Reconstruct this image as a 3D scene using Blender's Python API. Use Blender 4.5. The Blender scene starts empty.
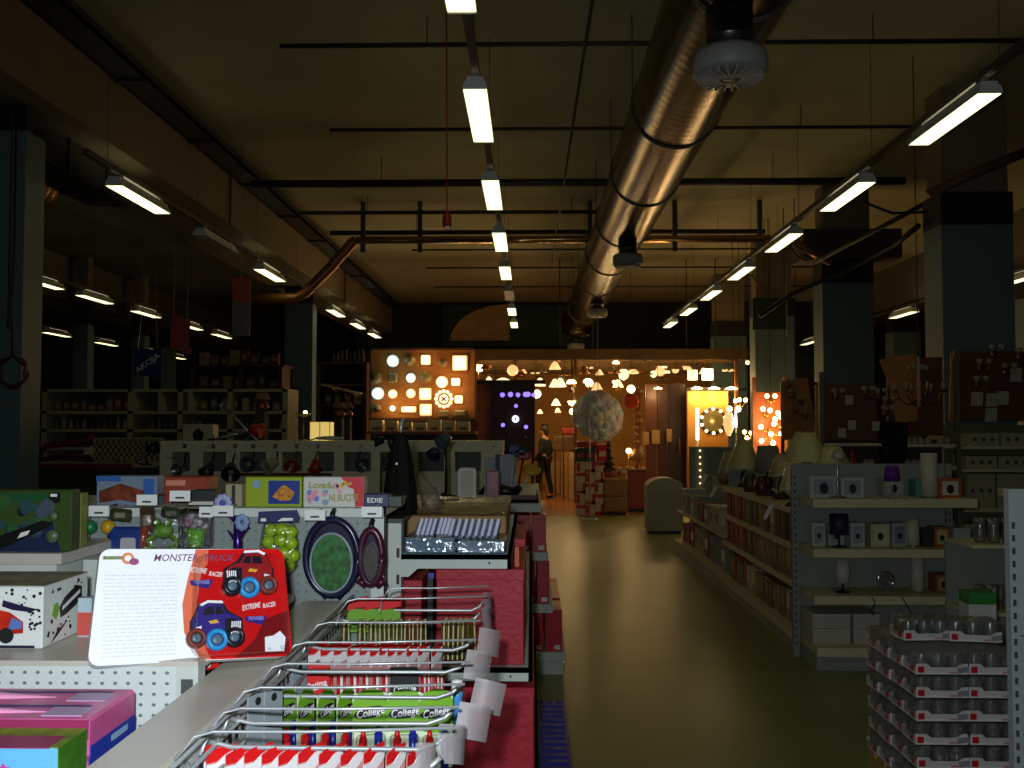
import bpy, math, random
from mathutils import Vector, Matrix, Euler
random.seed(11)
S = bpy.context.scene
COL = S.collection
# ------------------------------------------------------------------ camera
F = 980.0                      # focal length in pixels of the 1024x768 frame
CAM = Vector((0, 0, 1.6))
cam_d = bpy.data.cameras.new('camera'); cam = bpy.data.objects.new('camera', cam_d); COL.objects.link(cam)
cam_d.sensor_width = 36; cam_d.lens = 36 * F / 1024; cam_d.clip_start = .02; cam_d.clip_end = 200
cam.location = CAM
cam.rotation_euler = (math.pi / 2 + math.atan(42 / F), 0, math.atan(19 / F))
S.camera = cam
RM = cam.rotation_euler.to_matrix()
# ------------------------------------------------------------------ world, exposure, camera flash
w = bpy.data.worlds.new('world'); S.world = w; w.use_nodes = True
w.node_tree.nodes['Background'].inputs[0].default_value = (.03, .03, .03, 1)
w.node_tree.nodes['Background'].inputs[1].default_value = .05
S.view_settings.view_transform = 'Standard'; S.view_settings.look = 'None'
S.view_settings.exposure = .18; S.view_settings.gamma = 1; S.view_settings.use_curve_mapping = False
fl_d = bpy.data.lights.new('camera_flash', 'SPOT'); fl = bpy.data.objects.new('camera_flash', fl_d); COL.objects.link(fl)
fl_d.energy = 108; fl_d.color = (.86, .95, 1.0); fl_d.shadow_soft_size = .02
fl_d.spot_size = math.radians(105); fl_d.spot_blend = .7
fl.location = (-.05, .01, 1.66); fl.rotation_euler = (math.pi / 2 - .03, 0, -.03)
TUBE = 1.75                    # strength of the fluorescent diffusers
FILL_GLOW = 3.5                      # strength of the hidden strips added to brighten the ceiling
WARM = 11.0                     # strength of the incandescent bulbs

# ------------------------------------------------------------------ helpers
def ray(u, v): return RM @ Vector(((u - 512) / F, (384 - v) / F, -1))
def W(u, v, Y):                # where pixel (u, v) meets the upright plane y = Y
    d = ray(u, v); return CAM + d * (Y / d.y)
def WZ(u, v, z):               # where it meets the level plane z
    d = ray(u, v); return CAM + d * ((z - 1.6) / d.z)
def WX(u, v, x):
    d = ray(u, v); return CAM + d * (x / d.x)
V = Vector
def lin(c):
    c /= 255.; return c / 12.92 if c <= .04045 else ((c + .055) / 1.055) ** 2.4
def rgb(r, g, b): return (lin(r), lin(g), lin(b), 1)
MATS = {}
def P(name, col, rough=.5, metal=0, var=0, scale=6, bump=0, spec=.5, stretch=None):
    """principled material with optional noise variation and bump"""
    if name in MATS: return MATS[name]
    m = bpy.data.materials.new(name); m.use_nodes = True; MATS[name] = m
    nt = m.node_tree; b = nt.nodes['Principled BSDF']
    c = rgb(*col)
    b.inputs['Base Color'].default_value = c; b.inputs['Roughness'].default_value = rough
    b.inputs['Metallic'].default_value = metal; b.inputs['Specular IOR Level'].default_value = spec
    if var or bump:
        tc = nt.nodes.new('ShaderNodeTexCoord'); no = nt.nodes.new('ShaderNodeTexNoise')
        no.inputs['Scale'].default_value = scale; no.inputs['Detail'].default_value = 4
        if stretch:
            mp = nt.nodes.new('ShaderNodeMapping'); mp.inputs['Scale'].default_value = stretch
            nt.links.new(tc.outputs['Object'], mp.inputs[0]); nt.links.new(mp.outputs[0], no.inputs['Vector'])
        else: nt.links.new(tc.outputs['Object'], no.inputs['Vector'])
        if var:
            r = nt.nodes.new('ShaderNodeValToRGB')
            r.color_ramp.elements[0].position = .3; r.color_ramp.elements[1].position = .7
            r.color_ramp.elements[0].color = tuple(x * (1 - var) for x in c[:3]) + (1,)
            r.color_ramp.elements[1].color = tuple(min(1, x * (1 + var)) for x in c[:3]) + (1,)
            nt.links.new(no.outputs['Fac'], r.inputs[0]); nt.links.new(r.outputs[0], b.inputs['Base Color'])
        if bump:
            bp = nt.nodes.new('ShaderNodeBump'); bp.inputs['Strength'].default_value = bump; bp.inputs['Distance'].default_value = .02
            nt.links.new(no.outputs['Fac'], bp.inputs['Height']); nt.links.new(bp.outputs[0], b.inputs['Normal'])
    return m
def G(name, col, strength):
    """light-giving surface"""
    if name in MATS: return MATS[name]
    m = P(name, (200, 200, 200), .4); b = m.node_tree.nodes['Principled BSDF']
    b.inputs['Emission Color'].default_value = tuple(col) + (1,); b.inputs['Emission Strength'].default_value = strength
    return m
def CLEAR(name, gloss=.15, rough=.06, tint=(1, 1, 1), crinkle=0, scale=30, body=0, bodycol=(200, 200, 190)):
    """clear film, blister or thin glass: see-through with a glossy share"""
    if name in MATS: return MATS[name]
    m = bpy.data.materials.new(name); m.use_nodes = True; MATS[name] = m
    nt = m.node_tree; nt.nodes.remove(nt.nodes['Principled BSDF']); out = nt.nodes['Material Output']
    tr = nt.nodes.new('ShaderNodeBsdfTransparent'); tr.inputs[0].default_value = tuple(tint) + (1,)
    gl = nt.nodes.new('ShaderNodeBsdfGlossy'); gl.inputs['Roughness'].default_value = rough
    lw = nt.nodes.new('ShaderNodeLayerWeight'); lw.inputs[0].default_value = .35
    mr = nt.nodes.new('ShaderNodeMapRange'); mr.inputs['To Min'].default_value = gloss; mr.inputs['To Max'].default_value = min(1, gloss * 3 + .2)
    nt.links.new(lw.outputs['Fresnel'], mr.inputs['Value'])
    mx = nt.nodes.new('ShaderNodeMixShader'); nt.links.new(mr.outputs[0], mx.inputs[0])
    nt.links.new(tr.outputs[0], mx.inputs[1]); nt.links.new(gl.outputs[0], mx.inputs[2])
    last = mx
    if body:
        df = nt.nodes.new('ShaderNodeBsdfDiffuse'); df.inputs[0].default_value = rgb(*bodycol)
        m2 = nt.nodes.new('ShaderNodeMixShader'); m2.inputs[0].default_value = body
        nt.links.new(mx.outputs[0], m2.inputs[1]); nt.links.new(df.outputs[0], m2.inputs[2]); last = m2
    if crinkle:
        tc = nt.nodes.new('ShaderNodeTexCoord'); no = nt.nodes.new('ShaderNodeTexNoise'); no.inputs['Scale'].default_value = scale
        no.inputs['Detail'].default_value = 3
        bp = nt.nodes.new('ShaderNodeBump'); bp.inputs['Strength'].default_value = crinkle; bp.inputs['Distance'].default_value = .03
        nt.links.new(tc.outputs['Object'], no.inputs['Vector']); nt.links.new(no.outputs['Fac'], bp.inputs['Height'])
        nt.links.new(bp.outputs[0], gl.inputs['Normal'])
    nt.links.new(last.outputs[0], out.inputs[0])
    return m

TXT = {}
def text_mesh(body, shear=0, bold=False):
    k = (body, shear, bold)
    if k not in TXT:
        cu = bpy.data.curves.new('t', 'FONT'); cu.body = body; cu.size = 1; cu.align_x = 'CENTER'; cu.align_y = 'CENTER'; cu.shear = shear
        cu.resolution_u = 2
        cu.offset = .022 if bold else .010
        o = bpy.data.objects.new('t', cu); COL.objects.link(o)
        dg = bpy.context.evaluated_depsgraph_get(); me = bpy.data.meshes.new_from_object(o.evaluated_get(dg))
        TXT[k] = ([tuple(q.co) for q in me.vertices], [tuple(p.vertices) for p in me.polygons])
        bpy.data.objects.remove(o); bpy.data.curves.remove(cu); bpy.data.meshes.remove(me)
    return TXT[k]

class MB:
    """collects shapes; build() links them as ONE mesh object"""
    def __init__(s): s.v = []; s.f = []; s.mi = []; s.sm = []; s.mats = []
    def add(s, vs, fs, mat, smooth=False):
        if mat not in s.mats: s.mats.append(mat)
        k = s.mats.index(mat); n = len(s.v)
        s.v += [tuple(q) for q in vs]
        for f in fs: s.f.append(tuple(i + n for i in f)); s.mi.append(k); s.sm.append(smooth)
        return s
    def box(s, c, d, mat, rot=None, bev=0):
        hx, hy, hz = d[0] / 2, d[1] / 2, d[2] / 2; c = V(c)
        if bev <= 0:
            vs = [V((x * hx, y * hy, z * hz)) for x in (-1, 1) for y in (-1, 1) for z in (-1, 1)]
            fs = [(0, 1, 3, 2), (4, 6, 7, 5), (0, 4, 5, 1), (2, 3, 7, 6), (0, 2, 6, 4), (1, 5, 7, 3)]
        else:
            b = min(bev, hx * .9, hy * .9, hz * .9); vs = []; ix = {}
            for x in (-1, 1):
                for y in (-1, 1):
                    for z in (-1, 1):
                        for a in range(3):
                            q = [x * (hx - b), y * (hy - b), z * (hz - b)]; q[a] = (x, y, z)[a] * (hx, hy, hz)[a]
                            ix[(x, y, z, a)] = len(vs); vs.append(V(q))
            fs = []
            for a in range(3):
                o = [i for i in range(3) if i != a]
                for sg in (-1, 1):
                    f = []
                    for (p, q) in ((-1, -1), (1, -1), (1, 1), (-1, 1)):
                        k = [0, 0, 0]; k[a] = sg; k[o[0]] = p; k[o[1]] = q; f.append(ix[tuple(k) + (a,)])
                    fs.append(f)
                for p in (-1, 1):
                    for q in (-1, 1):
                        k0 = [0, 0, 0]; k0[a] = -1; k0[o[0]] = p; k0[o[1]] = q; k1 = list(k0); k1[a] = 1
                        fs.append([ix[tuple(k0) + (o[0],)], ix[tuple(k1) + (o[0],)], ix[tuple(k1) + (o[1],)], ix[tuple(k0) + (o[1],)]])
            for x in (-1, 1):
                for y in (-1, 1):
                    for z in (-1, 1): fs.append([ix[(x, y, z, a)] for a in range(3)])
            g = []
            for f in fs:
                p = [vs[i] for i in f]; n = (p[1] - p[0]).cross(p[2] - p[0]); ce = sum(p, V((0, 0, 0))) / len(p)
                g.append(tuple(f) if n.dot(ce) > 0 else tuple(reversed(f)))
            fs = g
        if rot is not None: vs = [rot @ q for q in vs]
        return s.add([c + q for q in vs], fs, mat)
    def bx(s, x0, x1, y0, y1, z0, z1, mat, bev=0):
        return s.box(((x0 + x1) / 2, (y0 + y1) / 2, (z0 + z1) / 2), (abs(x1 - x0), abs(y1 - y0), abs(z1 - z0)), mat, None, bev)
    def tube(s, pts, r, mat, n=8, caps=True):
        pts = [V(p) for p in pts]; rs = r if isinstance(r, (list, tuple)) else [r] * len(pts); vs = []; fs = []
        t0 = (pts[1] - pts[0]).normalized()
        up = V((0, 0, 1)) if abs(t0.z) < .9 else V((1, 0, 0)); nx = t0.cross(up).normalized()
        for i, p in enumerate(pts):
            a = pts[max(0, i - 1)]; b = pts[min(len(pts) - 1, i + 1)]; t = (b - a)
            t = t.normalized() if t.length > 1e-9 else t0
            nx = (nx - t * nx.dot(t)); nx = nx.normalized() if nx.length > 1e-6 else t.orthogonal().normalized()
            ny = t.cross(nx)
            for k in range(n):
                an = 2 * math.pi * k / n; vs.append(p + (nx * math.cos(an) + ny * math.sin(an)) * rs[i])
        for i in range(len(pts) - 1):
            for k in range(n):
                k2 = (k + 1) % n; fs.append((i * n + k, i * n + k2, (i + 1) * n + k2, (i + 1) * n + k))
        if caps: fs.append(tuple(reversed(range(n)))); fs.append(tuple((len(pts) - 1) * n + k for k in range(n)))
        return s.add(vs, fs, mat, n > 5)
    def cyl(s, p0, p1, r, mat, n=12, r1=None): return s.tube([p0, p1], [r, r if r1 is None else r1], mat, n)
    def lathe(s, prof, c, mat, n=20, fr=None, squash=1):
        c = V(c); vs = []; fs = []
        for (r, z) in prof:
            for k in range(n):
                a = 2 * math.pi * k / n; q = V((r * math.cos(a), r * squash * math.sin(a), z))
                vs.append(c + (fr @ q if fr is not None else q))
        for i in range(len(prof) - 1):
            for k in range(n):
                k2 = (k + 1) % n; fs.append((i * n + k, i * n + k2, (i + 1) * n + k2, (i + 1) * n + k))
        if prof[0][0] > 1e-4: fs.append(tuple(reversed(range(n))))
        if prof[-1][0] > 1e-4: fs.append(tuple((len(prof) - 1) * n + k for k in range(n)))
        return s.add(vs, fs, mat, True)
    def ball(s, c, r, mat, n=14, sc=(1, 1, 1), fr=None):
        m = max(5, n // 2); prof = [(max(1e-5, math.sin(math.pi * i / m)), -math.cos(math.pi * i / m)) for i in range(m + 1)]
        M3 = Matrix.Diagonal((r * sc[0], r * sc[1], r * sc[2]))
        return s.lathe(prof, c, mat, n, (fr @ M3) if fr is not None else M3)
    def prism(s, poly, o, xd, yd, th, mat):
        """outline poly (2d) in the plane o + x*xd + y*yd, given thickness th along its normal (front at 0, back at -th)"""
        o, xd, yd = V(o), V(xd).normalized(), V(yd).normalized(); nn = xd.cross(yd); n = len(poly)
        a = sum(poly[i][0] * poly[(i + 1) % n][1] - poly[(i + 1) % n][0] * poly[i][1] for i in range(n))
        if a < 0: poly = list(reversed(poly))
        vs = [o + xd * x + yd * y for x, y in poly] + [o + xd * x + yd * y - nn * th for x, y in poly]
        fs = [tuple(range(n)), tuple(reversed(range(n, 2 * n)))] + [(i, i + n, (i + 1) % n + n, (i + 1) % n) for i in range(n)]
        return s.add(vs, fs, mat)
    def text(s, body, o, xd, yd, h, mat, shear=0, bold=False, width=None):
        vs, fs = text_mesh(body, shear, bold); o, xd, yd = V(o), V(xd).normalized(), V(yd).normalized()
        kx = ky = h / .7
        if width:
            xs = [q[0] for q in vs]; kx = width / max(1e-6, max(xs) - min(xs))
        return s.add([o + xd * (q[0] * kx) + yd * (q[1] * ky) for q in vs], fs, mat)
    def rbox2(s, *a): return s
    def build(s, name, parent=None, loc=None, rz=0):
        me = bpy.data.meshes.new(name); me.from_pydata(s.v, [], s.f)
        for m in s.mats: me.materials.append(m)
        me.polygons.foreach_set('material_index', s.mi); me.polygons.foreach_set('use_smooth', s.sm); me.update()
        o = bpy.data.objects.new(name, me); COL.objects.link(o)
        if parent is not None: o.parent = parent
        if loc is not None: o.location = loc
        if rz: o.rotation_euler = (0, 0, rz)
        return o

def rrect(w, h, r, n=4, cx=0, cy=0):
    p = []
    for (x, y, a0) in ((w / 2 - r, h / 2 - r, 0), (-w / 2 + r, h / 2 - r, 90), (-w / 2 + r, -h / 2 + r, 180), (w / 2 - r, -h / 2 + r, 270)):
        for k in range(n + 1):
            a = math.radians(a0 + 90 * k / n); p.append((cx + x + r * math.cos(a), cy + y + r * math.sin(a)))
    return p
def circ(r, n=16, cx=0, cy=0, sy=1): return [(cx + r * math.cos(2 * math.pi * k / n), cy + r * sy * math.sin(2 * math.pi * k / n)) for k in range(n)]

def tag(o, label, cat, group=None, kind=None):
    if label: o['label'] = label
    if cat: o['category'] = cat
    if group: o['group'] = group
    if kind: o['kind'] = kind
    return o
def glow(t, at, watts, col=(1, .67, .28), r=.04):
    """the light a lit lamp throws on its surroundings"""
    d = bpy.data.lights.new('bulb_light', 'POINT'); d.energy = watts; d.color = col; d.shadow_soft_size = r
    o = bpy.data.objects.new('bulb_light', d); COL.objects.link(o); o.parent = t; o.location = at
def thing(name, label, cat, loc=(0, 0, 0), rz=0, group=None):
    o = bpy.data.objects.new(name, None); o.empty_display_size = .1; COL.objects.link(o); o.location = loc; o.rotation_euler = (0, 0, rz)
    return tag(o, label, cat, group)
def struct(name, mb, parent=None):
    o = mb.build(name, parent)
    if parent is None: o['kind'] = 'structure'
    return o
def dup(root, loc=None, rz=None, label=None, group=None, parent=None):
    c = root.copy(); COL.objects.link(c)
    if loc is not None: c.location = loc
    if rz is not None: c.rotation_euler = (0, 0, rz)
    if parent is not None: c.parent = parent
    if label: c['label'] = label
    if group: c['group'] = group
    for ch in list(root.children): dup(ch, parent=c)
    return c
ORD = 'first second third fourth fifth sixth seventh eighth ninth tenth eleventh twelfth thirteenth fourteenth fifteenth sixteenth seventeenth eighteenth nineteenth twentieth'.split()
TENS = {20: 'twenty', 30: 'thirty', 40: 'forty', 50: 'fifty', 60: 'sixty'}
def nth(i):
    """0 -> first"""
    if i < 20: return ORD[i]
    t = (i + 1) // 10 * 10; r = (i + 1) % 10
    return {20: 'twentieth', 30: 'thirtieth', 40: 'fortieth', 50: 'fiftieth', 60: 'sixtieth'}[t] if r == 0 else TENS[t] + '-' + ORD[r - 1]

# ------------------------------------------------------------------ materials shared by many things
M = dict(
    white=P('white_metal', (214, 218, 212), .45, 0, .03, 9),
    gond=P('shelf_grey_white', (196, 203, 198), .5, 0, .04, 7),
    cream=P('cream_metal', (196, 190, 160), .5, 0, .05, 6),
    rail=P('shelf_top_greige', (196, 190, 178), .34, 0, .05, 5),
    dark=P('dark_metal', (28, 28, 28), .5), slot=P('slot_shadow', (70, 76, 78), .7), black=P('black_plastic', (14, 14, 15), .4),
    chrome=P('chrome_wire', (186, 190, 194), .36, .55), steel=P('galvanised', (150, 150, 145), .35, .8, .1, 14),
    pipe=P('pipe_grey', (70, 66, 58), .6, 0, .15, 3),
    wood=P('wood_orange', (150, 86, 36), .5, 0, .18, 4, stretch=(1, 1, 6)), dwood=P('wood_dark', (66, 38, 20), .5, 0, .2, 4, stretch=(1, 1, 5)),
    lwood=P('wood_light', (176, 138, 86), .5, 0, .15, 4, stretch=(1, 1, 6)),
    card=P('brown_cardboard', (150, 118, 80), .8, 0, .08, 12), paper=P('white_paper', (230, 230, 226), .7),
    red=P('red_print', (200, 20, 24), .4), navy=P('navy_plastic', (16, 18, 48), .35), green=P('green_print', (110, 170, 40), .4),
    brass=P('brass', (170, 120, 50), .3, .9), tagp=P('price_tag_paper', (225, 225, 222), .5), ink=P('ink_black', (25, 25, 28), .5),
    tube=G('fluorescent_diffuser', (1, .97, .50), TUBE), fill_glow=G('added_fill_glow', (1, .93, .58), FILL_GLOW),
    warm=G('warm_bulb', (1, .62, .24), WARM), warm2=G('warm_glass', (1, .70, .32), 1.8), warm3=G('amber_glass', (1, .55, .2), .9), rim=G('amber_rim', (1, .56, .18), .75), coolrim=G('cool_rim', (.5, .8, .75), .6),
    cool=G('cool_bulb', (.78, 1, .92), 3.2), violet=G('violet_lamp', (.24, .14, 1), 1.6), ring=G('white_ring_lamp', (.85, .8, 1), 3),
    film=CLEAR('clear_film', .07, .12, crinkle=.9, scale=26), blister=CLEAR('clear_blister', .07, .08),
    glass=CLEAR('tumbler_glass', .30, .13, (.88, .9, .88), body=.28, bodycol=(150, 154, 148)), milk=P('milk_glass', (150, 140, 112), .3),
)
# ================================================================== THE HALL
CZ = 5.1
floor_m = P('floor_linoleum', (124, 126, 74), .34, 0, .10, 1.6, bump=.02, spec=.22)
woodfl_m = P('floor_laminate', (150, 92, 44), .26, 0, .15, 3, stretch=(6, 1, 1))
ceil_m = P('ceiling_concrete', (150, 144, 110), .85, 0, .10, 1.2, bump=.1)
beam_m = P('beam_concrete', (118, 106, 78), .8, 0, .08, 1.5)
dark_w = P('wall_dark_teal', (24, 34, 32), .8, 0, .1, 2)
pil_m = P('pillar_blue_grey', (90, 112, 112), .6, 0, .05, 4)
cap_m = P('pillar_dark_band', (20, 22, 24), .7)
struct('floor', MB().bx(-16, 14, -3, 17.6, -.1, 0, floor_m).bx(-16, -4.95, 17.6, 36, -.1, 0, floor_m))
struct('floor_showroom', MB().bx(-4.95, 14, 17.6, 30, -.1, 0, woodfl_m))
cb = MB().bx(-4.95, 14, -3, 30, CZ, CZ + .2, ceil_m)
struct('ceiling_left', MB().bx(-16, -4.95, -3, 36, CZ, CZ + .2, P('ceiling_shaded_bay', (74, 68, 52), .85)))  # same ceiling, coloured darker here to stand for the bay's shade
struct('ceiling', cb)
struct('wall_back', MB().bx(-4.95, 14, 27.6, 27.8, 0, CZ, dark_w))
struct('wall_back_left', MB().bx(-16, -4.75, 36, 36.2, 0, CZ, dark_w).bx(-4.95, -4.75, 27.8, 36, 0, CZ, dark_w))
struct('wall_left', MB().bx(-16.2, -16, -3, 36, 0, CZ, P('wall_drab', (40, 38, 32), .8)))
struct('wall_right', MB().bx(14, 14.2, -3, 30, 0, CZ, P('wall_drab', (40, 38, 32), .8)))
struct('wall_front', MB().bx(-16, 14, -3.2, -3, 0, CZ, P('wall_drab', (40, 38, 32), .8)))
struct('wall_showroom', MB().bx(-3.2, 5.2, 26.9, 27.1, 0, 3.3, P('wall_warm_brown', (190, 136, 60), .7, 0, .12, 2)))
b = MB().bx(-4.95, -3.94, -3, 27.6, 4.25, CZ, beam_m); struct('beam_left', b)
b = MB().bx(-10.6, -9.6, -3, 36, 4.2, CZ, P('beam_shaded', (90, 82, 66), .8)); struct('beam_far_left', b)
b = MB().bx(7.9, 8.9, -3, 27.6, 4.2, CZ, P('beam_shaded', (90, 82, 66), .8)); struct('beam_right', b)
for y in (5.0, 19.0):
    pass
def pillar(name, x0, x1, y0, y1, zc, zt, side=None):
    b = MB().bx(x0, x1, y0, y1, 0, zc, pil_m)
    b.bx(x0 - .004, x1 + .004, y0 - .004, y1 + .004, zc, zt, cap_m)
    if zt < CZ: b.bx(x0 + .03, x1 - .03, y0 + .03, y1 - .03, zt, CZ, beam_m)
    # steel corner guards
    for x in (x0, x1): b.bx(x - .008, x + .008, y0 - .008, y0 + .02, .1, 1.2, pil_m)
    o = b.build(name); o['kind'] = 'structure'; return o
pillar('pillar', -4.79, -4.13, 7.85, 8.17, 4.02, 4.24)
pillar('pillar', -4.66, -4.13, 18.4, 18.75, 3.92, 4.25)
for y in (10.04, 14.14, 18.4, 22.5):
    pillar('pillar', 4.2, 4.93, y, y + .45, 3.66, 4.0)
for (x, y) in ((-9.45, 20), (-9.3, 22.6), (-9.9, 26)): pillar('pillar', x, x + .3, y, y + .3, 3.7, 4.2)
for y in (10.0, 16.0, 22.0): pillar('pillar', 8.1, 8.7, y, y + .5, 3.7, 4.2)
# cross beams over the right-hand pillars
for y in (14.1,):
    b = MB().bx(3.9, 5.3, y - .1, y + .6, 4.0, 4.42, P('duct_box_brown', (70, 58, 44), .7)); o = b.build('trim_capital'); o['kind'] = 'structure'
# roller band above the showroom front: shop-front sign
t = thing('wall_sign', 'arched brown sign panel on a dark teal board high on the back wall', 'sign', (-1.0, 27.5, 3.7))
b = MB().bx(-1.5, 2.5, -.06, .05, .15, 1.3, P('teal_board', (16, 50, 48), .6)); b.build('board', t)
pts = [(.45, 0)]
for k in range(13):
    a = math.radians(90 + 90 * k / 12); pts.append((.42 + 1.62 * math.cos(a) if k else .45, 1.0 * math.sin(a)))
b = MB().prism(pts, (-.05, -.10, .3), (1, 0, 0), (0, 0, 1), .03, P('sign_brown', (176, 140, 96), .6, 0, .1, 3)); b.build('arch_panel', t)
b = MB().tube([(-.05 + x, -.12, .3 + z) for x, z in pts[1:]], .022, M['lwood'], 6); b.build('border', t)

# ------------------------------------------------------------------ fluorescent lights
LH = 3.83
def make_light(lit=True):
    t = thing('ceiling_light', 'x', 'ceiling light', (0, 0, 0))
    b = MB(); L = 1.2; w0 = .082; w1 = .05
    pr = [(-w0, 0), (w0, 0), (w1 + .02, .045), (w1, .06), (-w1, .06), (-w1 - .02, .045)]
    b.prism(pr, (0, -L / 2 - .02, 0), (1, 0, 0), (0, 0, 1), .02, M['white'])
    b.prism(pr, (0, L / 2 + .02, 0), (1, 0, 0), (0, 0, 1), .02, M['white'])
    pr2 = [(-w0, .0), (-w0 + .004, 0), (-w0 + .004, .02), (w0 - .004, .02), (w0 - .004, 0), (w0, 0), (w1 + .02, .045), (w1, .06), (-w1, .06), (-w1 - .02, .045)]
    b.prism(pr2, (0, -L / 2, 0), (1, 0, 0), (0, 0, 1), L + .02, M['white'])
    b.build('housing', t)
    d = MB()
    d.prism([(-w0 + .006, -.004), (w0 - .006, -.004), (w0 - .012, .012), (-w0 + .012, .012)], (0, -L / 2 + .003, 0), (1, 0, 0), (0, 0, 1), L - .01, M['tube'] if lit else P('diffuser_off', (170, 172, 165), .3)).build('diffuser', t)
    if lit: MB().bx(-w1 + .01, w1 - .01, -L / 2 + .05, L / 2 - .05, .061, .065, M['fill_glow']).build('added_fill_strip', t)  # glowing strip added on top of the housing to brighten the ceiling
    lp = MB()  # lips added to hide the glowing strip from low viewpoints
    for x in (-w1 - .004, w1 + .004): lp.bx(x - .003, x + .003, -L / 2, L / 2, .045, .088, M['white'])
    for y in (-L / 2 + .01, L / 2 - .01): lp.bx(-w1, w1, y - .006, y + .006, .058, .088, M['white'])
    lp.build('rim', t)
    for y in (-.5, .5):
        MB().bx(-.03, .03, y - .04, y + .04, .058, .13, M['steel']).build('bracket', t)
    return t
lamp0 = make_light(True); lamp_off = make_light(False)
used = [False, False]
def place_light(x, y, label, group, lit=True):
    src, k = (lamp0, 0) if lit else (lamp_off, 1)
    if not used[k]: o = src; used[k] = True; o.location = (x, y, LH); o['label'] = label; o['group'] = group
    else: o = dup(src, (x, y, LH), 0, label, group)
    return o
def row(x, ys, where, off=(), extra=0):
    k = 0
    for y in ys:
        lit = y not in off
        if lit: lab = f'{nth(k)} lit ceiling light from the camera in the row {where}'; k += 1
        else: lab = f'unlit fluorescent fitting in the row {where}, between two lit ones'
        place_light(x, y, lab, 'fluorescent lights in the row ' + where, lit)
    for q in range(1, extra + 1): place_light(x, ys[0] - 2.42 * q, f'lit ceiling light above or behind the camera in the row {where}', 'fluorescent lights in the row ' + where)
    y0, y1 = max(-2.9, ys[0] - 1.2 - 2.42 * extra), ys[-1] + 1.2
    t = thing('light_track', f'grey mounting track with hanger rods above the light row {where}', 'light track', (x, y0, LH + .13))
    MB().bx(-.025, .025, 0, y1 - y0, 0, .05, M['pipe']).build('track', t)
    n = int((y1 - y0) / 2.42) + 1
    for i in range(n):
        yy = .45 + i * 2.42
        if yy < y1 - y0: MB().cyl((0, yy, .05), (0, yy, CZ - LH - .13), .003, M['pipe'], 5).build('hanger_rod', t)
Y7 = [4.58, 7.0, 9.42, 11.84, 14.26, 16.68, 19.1, 21.6]
row(-.37, Y7, 'over the aisle', off=(16.68,), extra=2)
row(3.08, [y + .15 - .02 * k for k, y in enumerate(Y7[1:])], 'beside the blue grey pillars', off=(), extra=3)
row(-3.87, [9.54, 11.9, 14.4, 19.3, 21.8, 24.1], 'along the concrete beam', off=(11.9,))
row(-7.7, [15.2, 17.1, 19.4, 22, 24.2], 'beyond the concrete beam')
row(-11.6, [23.7, 26.5, 29.2, 31.9], 'deepest in the dark bay')
row(7.5, [15, 19.8, 26.5], 'behind the blue grey pillars')

# ------------------------------------------------------------------ big spiral duct with diffusers
DX, DZ, DR = 1.23, 4.32, .372
duct_m = P('spiral_duct_metal', (74, 65, 44), .25, .92, .1, 3, bump=.03)
nt = duct_m.node_tree; tc = nt.nodes.new('ShaderNodeTexCoord'); wv_ = nt.nodes.new('ShaderNodeTexWave'); wv_.wave_type = 'BANDS'; wv_.bands_direction = 'Y'
wv_.inputs['Scale'].default_value = 2.6; wv_.inputs['Distortion'].default_value = .1; nt.links.new(tc.outputs['Object'], wv_.inputs[0])
bq = nt.nodes.new('ShaderNodeBump'); bq.inputs['Strength'].default_value = .03; bq.inputs['Distance'].default_value = .02
nt.links.new(wv_.outputs['Fac'], bq.inputs['Height']); nt.links.new(bq.outputs[0], nt.nodes['Principled BSDF'].inputs['Normal'])
t = thing('ventilation_duct', 'large shiny spiral ventilation duct running under the ceiling', 'duct', (DX, 0, DZ))
b = MB(); ys = [-2.5]; prof = []
y = -2.5
while y < 24.2:
    prof += [(DR, y)]; y += .5
FY = Matrix(((1, 0, 0), (0, 0, 1), (0, -1, 0)))
prof += [(DR * .98, 24.3), (DR * .82, 24.42), (DR * .5, 24.5), (.001, 24.52)]
b.lathe(prof, (0, 0, 0), duct_m, 40, FY); b.build('duct_body', t)
MB().lathe([(DR * .9, .16), (DR * .97, 0), (DR * .97, -.42), (DR * .9, -.50), (DR * .55, -.54), (.001, -.55)], (-.12, 24.12, 0), duct_m, 32).build('elbow', t)
for y in (3.2, 5.6, 8.2, 10.4, 12.8, 15.2, 17.6, 20, 22.4):
    h = MB(); h.lathe([(DR + .004, y - .02), (DR + .014, y - .02), (DR + .014, y + .02), (DR + .004, y + .02)], (0, 0, 0), M['pipe'], 40, FY)
    for x in (-.37, .37): h.cyl((x, y, .05), (x, y, CZ - DZ), .006, M['pipe'], 5)
    h.build('hanger_band', t)
vent_m = P('diffuser_grey', (150, 152, 148), .5)
def diffuser(x, y, zb, D, lab):
    t = thing('air_diffuser', lab, 'air diffuser', (x, y, zb), 0, 'round air diffusers under the duct')
    r = D / 2
    b = MB().lathe([(r * .9, 0), (r, .02), (r, .10), (r * .92, .135), (r * .6, .14)], (0, 0, 0), vent_m, 36)
    b.build('drum', t)
    f = MB()
    for k in range(24):
        a = 2 * math.pi * k / 24
        f.box((r * .58 * math.cos(a), r * .58 * math.sin(a), -.012), (r * .6, .012, .024), vent_m, Matrix.Rotation(a, 3, 'Z'))
    f.lathe([(r * .25, -.02), (r * .25, 0), (.001, 0)], (0, 0, 0), vent_m, 20)
    f.build('vane', t)
    n = MB().lathe([(r * .62, .14), (r * .62, .2), (r * .66, .205), (r * .66, .22), (r * .62, .225), (r * .62, max(.3, 3.99 - zb))], (0, 0, 0), P('neck_steel', (110, 112, 112), .3, .9), 28)
    n.build('neck', t)
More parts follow.
